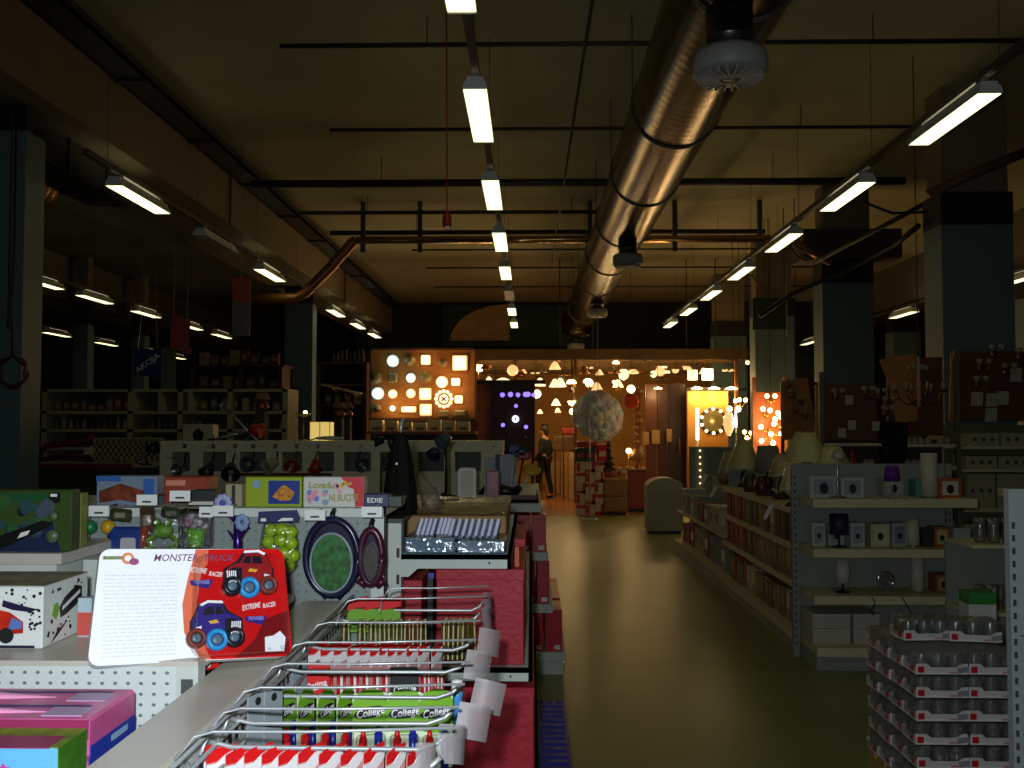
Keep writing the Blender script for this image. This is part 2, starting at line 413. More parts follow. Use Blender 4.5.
diffuser(1.14, 5.55, 3.60, .43, 'round grey air diffuser hanging closest to the first ceiling lights'.replace('closest to', 'beside'))
diffuser(1.22, 12.3, 3.62, .38, 'round air diffuser midway along the spiral duct')
diffuser(1.25, 18.5, 3.68, .40, 'round air diffuser near the closed end of the spiral duct')
diffuser(1.11, 24.12, 3.50, .42, 'round air diffuser under the closed duct end above the lamp department')

# second duct in the dark bay and flexible pieces
b = MB(); prof = []; y = 5.5
while y < 9.6: prof += [(.3, y), (.3, y + .1), (.306, y + .105), (.306, y + .12)]; y += .125
b.lathe(prof, (0, 0, 0), P('duct_dull', (130, 98, 60), .35, .9, .1, 4), 28, FY)
tag(b.build('spiral_duct', None, (-5.6, 1.2, 4.3)), 'short dull spiral duct beyond the concrete beam near the pillar', 'duct')
b = MB().bx(-.22, .22, 0, 1.9, 0, .3, P('duct_black', (18, 17, 16), .7))
for y in (.5, 1.3): b.bx(-.235, .235, y - .02, y + .02, -.015, .315, M['dark'])
tag(b.build('rectangular_duct', None, (-4.45, 8.3, 3.92)), 'black rectangular duct tight under the concrete beam', 'duct')

# ------------------------------------------------------------------ pipes across the ceiling
def pipe(label, u0, u1, v, z, r, mat, brackets=(), name='sprinkler_pipe'):
    p0 = WZ(u0, v, z); Y = p0.y; x1 = W(u1, v, Y).x
    t = thing(name, label, 'pipe', (p0.x, Y, z))
    L = x1 - p0.x
    MB().tube([(0, 0, 0), (L * .5, 0, 0), (L, 0, 0)], r, mat, 8).build('pipe_run', t)
    n = 2 if not brackets else 0
    for i in range(n): 
        xx = L * (.2 + .6 * i); MB().cyl((xx, 0, 0), (xx, 0, CZ - z), .006, M['pipe'], 5).build('hanger', t)
    for u in brackets:
        xx = W(u, v, Y).x - p0.x
        h = MB().bx(xx - .035, xx + .035, -.03, .03, -.2, CZ - z - .004, M['pipe']); h.build('bracket', t)
    return Y
dp = P('pipe_dark', (44, 40, 34), .6)
pipe('thin sprinkler pipe across the ceiling by the first air diffuser', 280, 1024, 46, 4.86, .022, dp)
pipe('thin sprinkler pipe crossing above the second ceiling light', 330, 920, 130, 4.86, .020, dp)
pipe('thick dark sprinkler main across the hall above the third light', 252, 905, 184, 4.74, .05, dp)
pipe('dark pipe crossing just behind the third light', 300, 640, 213, 4.84, .03, dp)
pipe('shiny insulated pipe on heavy brackets across the hall', 356, 770, 240, 4.5, .06, P('pipe_insulated', (190, 150, 96), .22, .9, .15, 5), (363, 420, 590, 675, 760), 'insulated_pipe')
pipe('dark pipe tucked above the shiny insulated pipe', 330, 765, 233, 4.72, .04, dp)
pipe('thin pipe crossing behind the shiny insulated pipe', 412, 870, 250, 4.86, .018, dp)
pipe('thin pipe crossing midway along the far ceiling', 426, 860, 268, 4.88, .018, dp)
pipe('thin pipe last before the back wall', 435, 850, 287, 4.88, .018, dp)
def run(label, pts, r, mat, name='pipe', cat='pipe'):
    p0 = pts[0]; b = MB().tube([p - p0 for p in pts], r, mat, 8)
    return tag(b.build(name, None, p0), label, cat)
bp_m = P('pipe_brown', (150, 100, 58), .4, .5)
run('slanted brown drain pipe rising from the second pillar to the ceiling', [W(240, 299, 15.2), W(296, 298, 15.2), W(306, 292, 15.2), W(330, 268, 15.2), W(352, 243, 15.2), W(356, 240, 15.2)], .085, bp_m, 'drain_pipe')
run('brown pipe slanting over the first blue grey pillar', [W(928, 194, 9.9), W(975, 173, 9.9), W(1040, 146, 9.9)], .05, P('pipe_rust', (110, 70, 40), .6), 'drain_pipe')
run('short brown pipe slanting behind the light row beside the pillars', [W(795, 243, 13.6), W(830, 262, 13.8)], .06, bp_m, 'drain_pipe')
run('thin conduit running lengthwise beside the big duct', [W(592, 0, 6.4), V((W(592, 0, 6.4).x, 20, 4.6 + .2))], .012, dp, 'conduit')
cab = P('cable_black', (26, 24, 22), .6)
for i, (a, bq) in enumerate((((855, 190, 9.5), (927, 212, 10.03)), ((790, 245, 13), (816, 258, 14.1)), ((752, 275, 16), (780, 290, 18)))):
    p0 = W(*a); p1 = W(*bq); mid = (p0 + p1) / 2 - V((0, 0, .12))
    run(f'{nth(i)} loose black cable from the light row to a pillar, counted from the camera', [p0, p0 * .7 + mid * .3 - V((0, 0, .06)), mid, p1], .014, cab, 'cable', 'cable')
run('thick black cable bundle bending behind the second and first pillars', [W(760, 316, 13.2), W(790, 295, 13.2), W(850, 268, 13), W(895, 245, 12), WX(918, 226, 4.12)], .032, cab, 'cable', 'cable')
run('black conduit bracket arm leading up to the first pillar', [W(815, 262, 13), W(880, 228, 12), W(922, 205, 11)], .03, cab, 'conduit', 'cable')
# cable tray on the top edge of the beam
t = thing('cable_tray', 'dark cable tray along the top edge of the concrete beam', 'cable tray', (-3.78, -2, 4.86))
MB().bx(-.13, .17, 0, 29, 0, .03, M['dark']).bx(-.13, -.11, 0, 29, 0, .08, M['dark']).bx(.15, .17, 0, 29, 0, .1, M['dark']).build('tray', t)
for k in range(13): MB().bx(-.14, .18, 2 * k + 1, 2 * k + 1.05, -.03, 0, M['dark']).build('bracket', t)
MB().tube([(-.05, 0, .05), (0, 10, .06), (-.03, 29, .05)], .03, cab, 6).tube([(.05, 0, .05), (.03, 12, .06), (.08, 29, .05)], .025, cab, 6).build('cable', t)
# drop pipes on the beam face
for i, (u, v0, v1, Y) in enumerate(((213, 155, 218, 12.6), (362, 250, 305, 20.5))):
    run(('first' if i == 0 else 'second') + ' thin vertical pipe down the face of the concrete beam', [V((-3.92, Y, 4.9)), V((-3.92, Y, 4.2))], .012, dp, 'conduit')
# red emergency pull cord
p = W(447, 226, 7.9)
t = thing('pull_cord', 'red pull cord with a red handle hanging from the ceiling', 'pull cord', p)
redc = P('red_cord', (150, 24, 20), .5)
MB().cyl((0, 0, .1), (-.01, 0, CZ - p.z), .006, redc, 6).build('cord', t)
MB().lathe([(.02, .12), (.03, .09), (.038, .06), (.038, 0), (.03, -.01), (.001, -.012)], (0, 0, 0), redc, 14).build('handle', t)
MB().bx(-.012, .02, -.03, .03, -.03, .0, M['paper']).build('label_plate', t)
# coiled red hose on the near pillar
p = W(12, 372, 7.80)
b = MB(); pts = []
for k in range(70):
    a = k / 69 * 2 * math.pi * 3.2; r = .11 + .012 * math.sin(k * 1.7); pts.append((r * math.cos(a), -.02 + .0008 * k, r * 1.1 * math.sin(a)))
b.tube(pts, .011, P('hose_red', (84, 30, 22), .5), 7)
b.tube([(0, 0, .12), (-.03, .02, .5), (-.02, .03, 1.1), (-.03, .03, 2.2)], .009, P('hose_red', (84, 30, 22), .5), 6)
tag(b.build('coiled_hose', None, p), 'coiled dull red hose hanging on the first pillar', 'hose')
for i, (u, v) in enumerate(((12, 130), (36, 60))):
    run(('thin' if i == 0 else 'second thin') + ' grey conduit hanging down beside the first pillar', [W(u + (5 if i == 0 else 1), -4, 7.7), W(u, v, 7.75), W(u - 4, 330 if i == 0 else 95, 7.8)], .008, dp, 'conduit')

# hanging signs
sign_b = P('sign_blue', (26, 60, 124), .5)
p = W(147, 378, 14)
t = thing('hanging_sign', 'blue square hanging sign with slanted white AKCIJA lettering', 'sign', p)
MB().prism([(-.19, .05), (.2, 0), (.22, .40), (-.2, .43)], (0, 0, 0), (1, .1, 0), (0, 0, 1), .015, sign_b).build('board', t)
MB().text('AKCIJA', (.01, -.012, .215), V((1, .1, .75)), V((-.75, -.075, 1)), .075, P('sign_white', (250, 250, 244), .5), bold=True, width=.40).build('lettering', t)
for x in (-.14, .14): MB().cyl((x, 0, .42), (x * .7, .05, 1.06), .005, M['steel'], 5).cyl((x * .7, .05, 1.06), (x * .7, .05, CZ - p.z), .002, M['steel'], 5).build('chain', t)
p = W(180, 352, 13)
t = thing('hanging_sign', 'red orange hanging sign behind the blue square sign', 'sign', p)
MB().prism([(-.13, .06), (.1, -.02), (.13, .43), (-.11, .5)], (0, 0, 0), (1, .3, 0), (0, 0, 1), .02, P('sign_orange', (168, 48, 16), .6)).build('board', t)
MB().prism(circ(.05, 14, .11, .02), (0, -.01, 0), (1, .3, 0), (0, 0, 1), .02, P('sign_orange', (168, 48, 16), .6)).build('tab', t)
for x in (-.09, .09): MB().cyl((x, 0, .48), (x, 0, CZ - p.z), .004, M['steel'], 5).build('chain', t)
p = W(241, 336, 12)
t = thing('hanging_banner', 'narrow hanging banner with orange top and grey picture below', 'banner', p)
MB().bx(-.11, .11, -.01, .01, 0, .42, P('banner_grey', (110, 104, 92), .6, 0, .3, 9)).build('picture', t)
MB().bx(-.11, .11, -.011, .011, .42, .72, P('banner_orange', (170, 70, 24), .6)).build('header', t)
MB().cyl((0, 0, .72), (0, 0, CZ - p.z), .004, M['steel'], 5).build('chain', t)
p = W(772, 330, 15.5)
t = thing('hanging_sign', 'dark olive hanging sign panel before the third blue grey pillar', 'sign', p)
MB().bx(-.3, .22, -.01, .02, 0, .5, P('sign_olive', (44, 46, 30), .6)).build('board', t)
MB().bx(.22, .24, -.012, .025, -.1, .75, P('edge_pale', (140, 140, 100), .5)).build('edge_strip', t)
MB().cyl((.1, 0, .5), (.1, 0, CZ - p.z), .004, M['steel'], 5).build('chain', t)
# ================================================================== FOREGROUND: TOY AND STATIONERY GONDOLA
XL, XR, ZT = -.525, -.432, 1.2        # spine of the shelf run beside the camera
t = thing('shelf_gondola', 'pale metal shelf gondola with greige top rail carrying the wire hooks', 'shelf', (XL, .8, 0))
MB().bx(0, XR - XL, 0, 1.46, ZT - .03, ZT, M['rail'], .004).build('top_rail', t)
b = MB().bx(XR - XL - .006, XR - XL + .006, 0, 1.46, ZT - .075, ZT - .004, M['gond'])
for k in range(48): b.bx(XR - XL + .004, XR - XL + .0075, .02 + k * .03, .032 + k * .03, ZT - .05, ZT - .025, M['dark'])
b.build('slotted_bar', t)
MB().bx(.02, XR - XL - .02, 0, 1.46, .1, ZT - .03, M['gond']).build('back_panel', t)
for y in (.02, 1.40): MB().bx(.01, XR - XL - .006, y, y + .04, 0, ZT - .03, M['gond']).build('upright', t)
MB().bx(.01, XR - XL + .36, 0, 1.46, 0, .1, M['gond']).build('base', t)
rl = MB()
for (x, z) in ((.018, 1.182), (.03, 1.158), (.022, 1.21)): rl.cyl((XR - XL + x, .2, z), (XR - XL + x, 1.47, z), .0028, M['chrome'], 8)
rl.build('wire_rail', t)

# ---- wire display hooks
plate_m = CLEAR('tag_plate_plastic', .03, .5, (.92, .92, .92), body=.34, bodycol=(176, 168, 170))
def make_hook(L=.30):
    t = thing('display_hook', 'x', 'display hook', (0, 0, 0))
    MB().tube([(0, 0, .006), (.012, 0, .004), (.03, 0, 0), (L - .035, 0, 0), (L - .012, 0, .008), (L, 0, .02)], .0032, M['chrome'], 8).build('lower_prong', t)
    MB().tube([(0, -.012, .02), (.02, -.006, .046), (.04, 0, .05), (L * .5, 0, .05), (L + .015, 0, .055)], .002, M['chrome'], 6).build('upper_wire', t)
    MB().tube([(0, -.035, .0), (.004, -.02, .018), (.008, -.012, .02)], .0026, M['chrome'], 6).tube([(0, .035, .0), (.004, .02, .006), (.012, .0, .004)], .0026, M['chrome'], 6).build('back_bracket', t)
    p = MB(); vs = []; n = 6
    for i in range(n + 1):
        q = -.010 + .050 * i / n
        for j in range(2): vs.append((q, -.004 + .010 * (i / n - .5) ** 2 * 4, -.045 + .048 * j))
    fs = [(2 * i, 2 * i + 2, 2 * i + 3, 2 * i + 1) for i in range(n)]
    p.add(vs, fs, plate_m, True).add([(x, y + .0012, z) for x, y, z in vs], [tuple(reversed(f)) for f in fs], plate_m, True)
    o = p.build('tag_plate', t, (L + .022, 0, .058)); o.rotation_euler = (-.25, .30, .55)
    return t
hook0 = make_hook()
HZ = 1.182
for i, (y, x0, tilt) in enumerate(((2.24, -.33, 0), (2.10, -.40, .15), (1.85, -.41, -.1), (1.68, -.413, .05), (1.53, -.41, -.1), (1.39, -.413, .1), (1.29, -.41, -.15), (1.19, -.415, .1))):
    lab = f'{nth(7 - i)} wire display hook from the camera end of the row' + (', holding no packs' if i in (3, 5) else '')
    o = hook0 if i == 0 else dup(hook0)
    if i == 0: pass
    o.location = (x0 - .01, y, HZ); o['label'] = lab; o['group'] = 'wire hooks along the top rail'
    o.scale = ((-.105 - x0) / .30 + .02, 1, 1)
    o.rotation_euler = (0, 0, tilt * .15)
    for ch in o.children:
        if ch.name.startswith('tag_plate'):
            dx, dz, yw = ((-.01, -.02, 1.25), (0, -.01, 1.3), (.012, 0, .7), (.0, -.004, .6), (.022, -.012, .35), (.008, -.012, .5), (-.01, -.008, .9), (-.03, -.004, 1.2))[i]
            ch.location.x += dx; ch.location.z += dz; ch.rotation_euler = (-.2, .30, yw)

# ---- packs on the hooks
pale = P('card_pale', (206, 222, 190), .5); grn = P('card_green', (112, 166, 36), .45); redk = P('card_red', (214, 22, 26), .4)
wht = P('card_white', (228, 228, 230), .45); gold = P('card_gold_edge', (206, 192, 140), .45); grey_k = P('card_back_grey', (140, 150, 156), .6)
penr = P('pen_red', (190, 14, 20), .3); penb = P('pen_blue', (24, 40, 150), .3); blk = P('card_black', (18, 18, 22), .4)
def pen(t, x, z0, L, r, mat):
    b = MB().cyl((x, -.006, z0), (x, -.006, z0 + L), r, mat, 8).cyl((x, -.006, z0 + L), (x, -.006, z0 + L + .012), r * .8, mat, 8, r * .5)
    b.build('pen', t)
def pack_college():
    t = thing('blister_pack', 'x', 'pen pack')
    W_, H_ = .052, .122
    MB().prism(rrect(W_, H_ - .01, .004, 3, 0, -H_ / 2), (0, 0, 0), (1, 0, 0), (0, 0, 1), .0012, pale).build('card', t)
    h = MB().prism([(-.026, -.056), (-.026, -.018), (-.018, -.004), (-.006, .0), (.006, 0), (.018, -.004), (.026, -.018), (.026, -.056), (.01, -.064), (-.01, -.064)], (0, -.0008, 0), (1, 0, 0), (0, 0, 1), .001, grn)
    h.build('header', t)
    l = MB().prism(circ(.024, 18, 0, 0, .36), (0, -.0014, -.034), (1, 0, .12), (-.12, 0, 1), .0004, M['ink'])
    l.text('College', (0, -.002, -.034), (1, 0, .12), (-.12, 0, 1), .012, wht, .2, True, .042); l.build('lettering', t)
    pen(t, -.011, -.116, .046, .0062, penr); pen(t, .012, -.116, .052, .0062, penb)
    MB().box((0, -.008, -.092), (.044, .014, .056), M['blister'], None, .004).build('blister', t)
    return t
def pack_optima():
    t = thing('blister_pack', 'x', 'pencil pack')
    MB().prism(rrect(.046, .112, .004, 3, 0, -.058), (0, 0, 0), (1, 0, 0), (0, 0, 1), .0012, P('card_pink', (206, 150, 150), .45)).build('card', t)
    h = MB().prism([(-.023, -.016), (-.023, -.004), (-.01, .0), (.023, 0), (.023, -.005), (.004, -.010), (-.008, -.017)], (0, -.0008, 0), (1, 0, 0), (0, 0, 1), .001, redk)
    h.prism([(-.023, -.038), (-.023, -.018), (-.008, -.019), (.004, -.012), (.023, -.007), (.023, -.020), (.006, -.030)], (0, -.0009, 0), (1, 0, 0), (0, 0, 1), .001, wht); h.build('header', t)
    b = MB()
    for k in range(5): b.cyl((-.016 + k * .008, -.005, -.108), (-.016 + k * .008, -.005, -.056), .0032, penr if k % 2 == 0 else wht, 7)
    b.build('pencil_row', t)
    return t
def pack_big(mat, body):
    t = thing('blister_pack', 'x', 'pencil pack')
    MB().prism(rrect(.058, .104, .004, 3, 0, -.054), (0, 0, 0), (1, 0, 0), (0, 0, 1), .0014, mat).build('card', t)
    b = MB().prism([(-.026, -.064), (.026, -.050), (.026, -.046), (-.026, -.060)], (0, -.0008, 0), (1, 0, 0), (0, 0, 1), .0006, wht)
    b.text(body, (0, -.0012, -.046), (1, 0, .25), (-.25, 0, 1), .014, wht, .25, True, .046); b.build('lettering', t)
    return t
def pack_gold():
    t = thing('blister_pack', 'x', 'stationery pack')
    b = MB()
    b.prism([(-.02, -.1), (.02, -.1), (.016, 0), (-.016, 0)], (0, 0, 0), (1, 0, 0), (0, 0, 1), .004, CLEAR('pack_clear_olive', .05, .2, (.8, .8, .6), body=.12, bodycol=(120, 120, 70))); b.build('sleeve', t)
    e = MB().tube([(-.021, -.003, -.1), (-.0165, -.003, 0), (.0165, -.003, 0), (.021, -.003, -.1)], .0016, gold, 5); e.build('edge_strip', t)
    return t
def pack_redhead():
    t = thing('blister_pack', 'x', 'stationery pack')
    MB().prism([(-.024, -.085), (.024, -.085), (.024, -.028), (-.024, -.028)], (0, 0, 0), (1, 0, 0), (0, 0, 1), .004, grn).build('card', t)
    MB().prism([(-.026, -.03), (.024, -.022), (.028, .004), (-.018, -.004)], (0, -.002, 0), (1, 0, 0), (0, 0, 1), .006, redk).build('header', t)
    return t
college0, optima0, gold0, redhead0 = pack_college(), pack_optima(), pack_gold(), pack_redhead()
big_red, big_blk = pack_big(redk, 'Optima'), pack_big(blk, 'Optima')
seen = {}
def hang(src, u, Y, v, yaw, label, group, sc=1):
    p = W(u, v, Y)
    if src.name not in seen: seen[src.name] = 1; o = src; o.location = p; o.rotation_euler = (0, 0, yaw); o['label'] = label; o['group'] = group
    else: o = dup(src, p, yaw, label, group)
    o.scale = (sc, 1, sc)
    return o
GC, GO, GG, GR = 'green pen packs', 'red and white pencil packs', 'slim packs with gold edges', 'packs with red flag headers'
for i, (u, yaw) in enumerate(((287, 1.25), (306, 1.28), (326, 1.25), (346, 1.22), (370, .35), (405, .10), (436, .35))):
    hang(college0, u, 1.545 - .004 * (i % 2), 689, yaw, f'green card pack of red and blue pens, {nth(i)} along its hook from the rail', GC, 1.05 if i > 3 else .98)
k = 0
for u in (318, 330, 343, 356, 368, 378, 387, 395, 404, 413, 424, 437):
    hang(optima0, u, 1.86 + .004 * (k % 3), 644 + (k % 2), .9 + .03 * k, f'red and white pencil pack, {nth(k)} along the middle hook from the rail', GO, 1); k += 1
hang(big_red, 316, 1.80, 664, .12, 'red card pack lettered in white, facing out before the pencil packs', GO, .82)
hang(big_blk, 404, 1.79, 666, .1, 'black card pack lettered in white, at the end of the pencil packs', GO, .86)
for i, u in enumerate((205, 222, 241, 259, 276, 292, 311, 331, 352, 374, 396, 416)):
    hang(optima0, u, 1.285 + .004 * (i % 2), 746 + (i % 3), .85 + .03 * i, f'red and white pencil pack, {nth(i)} along the hook at the camera end', GO, 1.0)
for i, u in enumerate((345, 361, 372, 381, 390, 398, 406, 414, 422)):
    hang(gold0, u, 2.11 + .003 * (i % 2), 620, 1.42 - .01 * i, f'slim gold edged pack, {nth(i)} along the far hook from the rail', GG, .85)
for i, u in enumerate((444, 450, 456, 462, 468)):
    hang(gold0, u, 2.05 + .01 * (i % 2), 619, 1.45 - .2 * i, f'slim gold edged pack, {nth(i)} of the fanned bunch at the hook tip', GG, .8)
for i, u in enumerate((357, 374, 391)):
    hang(redhead0, u, 2.235, 598, .3, f'green pack with red flag header, {nth(i)} on the hook beside the racket', GR, .9)
# grey backed packs next to the rail
gb = MB().prism(rrect(.04, .11, .004, 3, 0, -.055), (0, 0, 0), (1, 0, 0), (0, 0, 1), .003, grey_k)
gb.prism(circ(.006, 10, 0, -.01), (0, -.001, 0), (1, 0, 0), (0, 0, 1), .004, M['dark'])
g0 = gb.build('grey_card'); tag(g0, 'x', 'card pack', 'grey backed card packs')
for i, (u, Y, v) in enumerate(((258, 1.42, 694), (274, 1.45, 690), (300, 1.75, 662), (292, 1.74, 665))):
    o = g0 if i == 0 else dup(g0)
    o.location = W(u, v, Y); o.rotation_euler = (0, 0, 1.15); o['label'] = f'grey backed card pack beside the slotted rail, {nth(i)} from the camera'
# hanging glue stick
t = thing('glue_stick', 'white and blue glue stick pack at the hook tip before the red boxes', 'glue stick', W(457, 722, 1.62))
MB().lathe([(.009, 0), (.009, .04), (.0095, .042), (.0095, .05)], (0, 0, 0), P('stick_blue', (70, 140, 200), .35), 14).build('body', t)
MB().lathe([(.0095, .0495), (.0095, .066), (.008, .068), (.001, .069)], (0, 0, 0), wht, 14).build('cap', t)

# ---- toy truck pack leaning on the rail
bl, br, tl = W(88, 666.5, 1.49), W(292, 656, 1.645), W(97, 549, 1.55)
ex = (br - bl).normalized(); wv = (br - bl).length
ey = tl - bl; ey = ey - ex * ey.dot(ex); hv = ey.length; ey.normalize(); en = ex.cross(ey)
if en.y > 0: en = -en
t = thing('toy_truck_pack', 'white and red toy truck box with two trucks, standing on the top rail', 'toy box', bl)
fr = Matrix((ex, ey, -en)).transposed()     # local x, y in the card plane, z out towards the shopper
def L3(x, y, z=0): return ex * x + ey * y + en * z
class LB(MB):
    """same collector in the pack's own plane"""
    def poly(s, pts, z, mat, th=.0004):
        vs = [L3(x, y, z) for x, y in pts] + [L3(x, y, z - th) for x, y in pts]; n = len(pts)
        a = sum(pts[i][0] * pts[(i + 1) % n][1] - pts[(i + 1) % n][0] * pts[i][1] for i in range(n))
        f0 = tuple(range(n)); f1 = tuple(reversed(range(n, 2 * n))); sd = [(i, i + n, (i + 1) % n + n, (i + 1) % n) for i in range(n)]
        return s.add(vs, [f0, f1] + sd, mat)
    def rect(s, x0, x1, y0, y1, z, mat, th=.0004): return s.poly([(x0, y0), (x1, y0), (x1, y1), (x0, y1)], z, mat, th)
    def txt(s, body, x, y, h, z, mat, shear=0, width=None, ang=0, bold=True):
        c, sn = math.cos(ang), math.sin(ang)
        return s.text(body, L3(x, y, z), ex * c + ey * sn, ey * c - ex * sn, h, mat, shear, bold, width)
def sx(s): return s * wv
def sy(q): return q * hv
# outline: slightly wider at the foot, round corners
def trap(w0, w1, h, r, n=5):
    q = []; ins = (w0 - w1) / 2
    cs = [(w0 - r, r, 270), (w0 - ins - r, h - r, 0), (ins + r, h - r, 90), (r, r, 180)]
    for (x, y, a0) in cs:
        for k in range(n + 1):
            a = math.radians(a0 + 90 * k / n); q.append((x + r * math.cos(a), y + r * math.sin(a)))
    return q
out = trap(wv, wv * .94, hv, .016)
tw = P('pack_white', (246, 247, 252), .25); tr_ = P('pack_red', (206, 20, 22), .22, 0, .06, 14); sal = P('pack_salmon', (226, 110, 78), .25)
tdr = P('pack_dark_red', (120, 16, 22), .25); tx = P('pack_text_grey', (206, 208, 226), .4); ttl = P('pack_title', (116, 74, 116), .4); pur = P('pack_purple', (48, 34, 128), .3)
LB().poly(out, 0, tw, .028).build('box_body', t)
b = LB()
red = [(sx(.53), 0.001)] + [q for q in out if q[0] > sx(.62)][:6] + [q for q in out if q[0] > sx(.62)][6:] + [(sx(.50), hv - .0008), (sx(.46), sy(.72)), (sx(.435), sy(.5)), (sx(.445), sy(.25))]
b.poly(red, .0006, sal)
red2 = [(sx(.58), 0.001)] + [q for q in out if q[0] > sx(.66)] + [(sx(.565), hv - .0008), (sx(.56), sy(.86)), (sx(.53), sy(.78)), (sx(.505), sy(.5)), (sx(.52), sy(.2))]
b.poly(red2, .0012, tr_)
b.poly([(sx(.80), sy(.16)), (sx(.86), sy(.34)), (sx(.985), sy(.42)), (sx(.985), sy(.02)), (sx(.70), sy(.01))], .0017, tdr)
b.build('picture', t)
b = LB(); random.seed(3)
for k in range(22):
    y = .76 - k * .033
    x = .055; 
    while x < .40:
        wl = random.uniform(.012, .06); b.rect(sx(x), sx(min(.41, x + wl)), sy(y), sy(y + .007), .0006, tx, .0003); x += wl + .008
    if random.random() < .3: continue
b.build('small_print', t)
b = LB(); b.txt('MONSTER  TRUCK', sx(.49), sy(.915), .0115, .0019, ttl, .25, sx(.41), 0, False); b.build('title', t)
b = LB(); b.rect(sx(.045), sx(.145), sy(.905), sy(.935), .0007, P('logo_green', (150, 170, 110), .4)); b.poly([(sx(.165) + x, sy(.915) + y) for x, y in circ(.0095, 20)], .0009, P('logo_orange', (226, 130, 70), .4))
b.poly([(sx(.165) + x, sy(.915) + y) for x, y in circ(.005, 16)], .0013, tw); b.poly([(sx(.195) + x, sy(.885) + y) for x, y in circ(.0075, 16, 0, 0, .75)], .0015, P('logo_plum', (150, 70, 120), .4)); b.txt('ROADGO', sx(.095), sy(.92), .005, .0012, M['ink'], .1, sx(.09)); b.build('logo', t)
b = LB()
for (x, y, an) in ((.505, .80, -.12), (.785, .46, .16)):
    b.txt('EXTREME', sx(x), sy(y), .0085, .0022, M['paper'], .3, sx(.10), an); b.txt('RACER', sx(x + .095), sy(y) + .095 * wv * math.sin(an) - .003, .0075, .0022, M['paper'], .3, sx(.07), an)
    b.poly([(sx(x - .035), sy(y - .09)), (sx(x + .085), sy(y - .085)), (sx(x + .06), sy(y - .17)), (sx(x - .03), sy(y - .13))], .002, pur)
    b.txt('POWER', sx(x + .025), sy(y - .11), .006, .0026, P('tint_blue', (150, 150, 220), .4), .2, sx(.08))
b.build('slogan', t)
b = LB().poly([(sx(.855), sy(.05)), (sx(.955), sy(.045)), (sx(.965), sy(.17)), (sx(.935), sy(.23)), (sx(.90), sy(.19)), (sx(.855), sy(.18))], .0035, tw, .0006)
b.rect(sx(.868), sx(.885), sy(.06), sy(.085), .0038, tx); b.rect(sx(.935), sx(.955), sy(.06), sy(.10), .0038, tx); b.build('price_sticker', t)
def truck(x0, y0, s, flip, body, dark, lab):
    """a toy truck in relief; x runs from tail to nose"""
    f = -1 if flip else 1
    tt = MB.__new__(LB); tt.__init__()
    def q(x, y): return (x0 + f * x * s, y0 + y * s)
    hull = [q(*k) for k in ((-.56, .16), (-.56, .50), (-.50, .58), (-.42, .80), (-.30, .88), (.10, .86), (.24, .64), (.5, .54), (.60, .42), (.60, .14), (.3, .06), (-.3, .06))]
    tt.poly(hull, .011, body, .0095)
    o = tt.build('truck_body', t); o['label'] = lab
    d = LB(); d.poly([q(*k) for k in ((-.62, .10), (-.62, .46), (-.52, .64), (-.44, .86), (-.28, .95), (.14, .93), (.32, .68), (.64, .50), (.66, .06), (.3, -.02), (-.3, -.02))], .008, dark, .006); d.build('chassis', o)
    d = LB(); d.poly([q(*k) for k in ((-.33, .60), (-.27, .78), (-.06, .80), (-.06, .60))], .0116, dark, .0005); d.poly([q(*k) for k in ((-.02, .60), (-.02, .80), (.10, .79), (.20, .62))], .0116, dark, .0005); d.build('truck_window', o)
    d = LB(); d.poly([q(*k) for k in ((-.40, .86), (-.22, .95), (.14, .93), (.16, .87), (-.2, .89), (-.36, .81))], .0124, tw, .004); d.build('roof_trim', o)
    d = LB(); d.poly([q(*k) for k in ((.20, .50), (.44, .50), (.60, .36), (.60, .10), (.40, .02), (.20, .14))], .0122, dark, .006)
    for k in range(5): d.poly([q(.34 + .05 * k, .12), q(.37 + .05 * k, .12), q(.39 + .05 * k, .42), q(.36 + .05 * k, .42)], .0127, tw, .0005)
    d.build('engine_grille', o)
    d = LB(); d.poly([q(*k) for k in ((-.2, .44), (.0, .48), (.06, .40), (-.14, .38))], .0117, P('decal_yellow', (226, 170, 50), .4), .0005); d.poly([q(*k) for k in ((-.5, .30), (-.36, .34), (-.36, .24), (-.5, .22))], .0117, tw, .0005); d.build('decal', o)
    blue = P('wheel_blue', (40, 150, 220), .35); brn = P('wheel_brown', (120, 44, 32), .5)
    for k, (wx, wy, r, m1) in enumerate(((.02, .0, .27, blue), (-.47, .05, .24, brn), (.44, .04, .25, dark))):
        c = L3(*q(wx, wy), .006); fz = Matrix((ex, ey, en)).transposed()
        wb = MB().lathe([(r * s, -.004), (r * s, .006), (r * s * .86, .010), (r * s * .66, .0102), (r * s * .56, .006), (.0005, .005)], c, m1, 26, fz, 1.0)
        o2 = wb.build('wheel', o); MB().lathe([(r * s * .56, .0062), (r * s * .3, .0075), (.0005, .0075)], c, P('hub_grey', (90, 110, 130), .3), 16, fz).build('hub', o)
tdk = P('truck_dark', (26, 22, 34), .3)
truck(sx(.775), sy(.63), .066, True, P('truck_red', (150, 26, 34), .3), tdk, 'red toy truck with pale blue wheel')
truck(sx(.60), sy(.17), .066, False, pur, tdk, 'purple toy truck with pale blue wheel')
b = MB(); bxs = trap(wv * .50, wv * .47, hv * .93, .02)
vs0 = [L3(x + wv * .475, y + .004, .001) for x, y in bxs]; vs1 = [L3(wv * .475 + .006 + x * .955, y * .95 + .007, .019) for x, y in bxs]; n = len(bxs)
b.add(vs0 + vs1, [(i, (i + 1) % n, (i + 1) % n + n, i + n) for i in range(n)] + [tuple(range(n, 2 * n))], M['blister'])
b.build('blister', t)

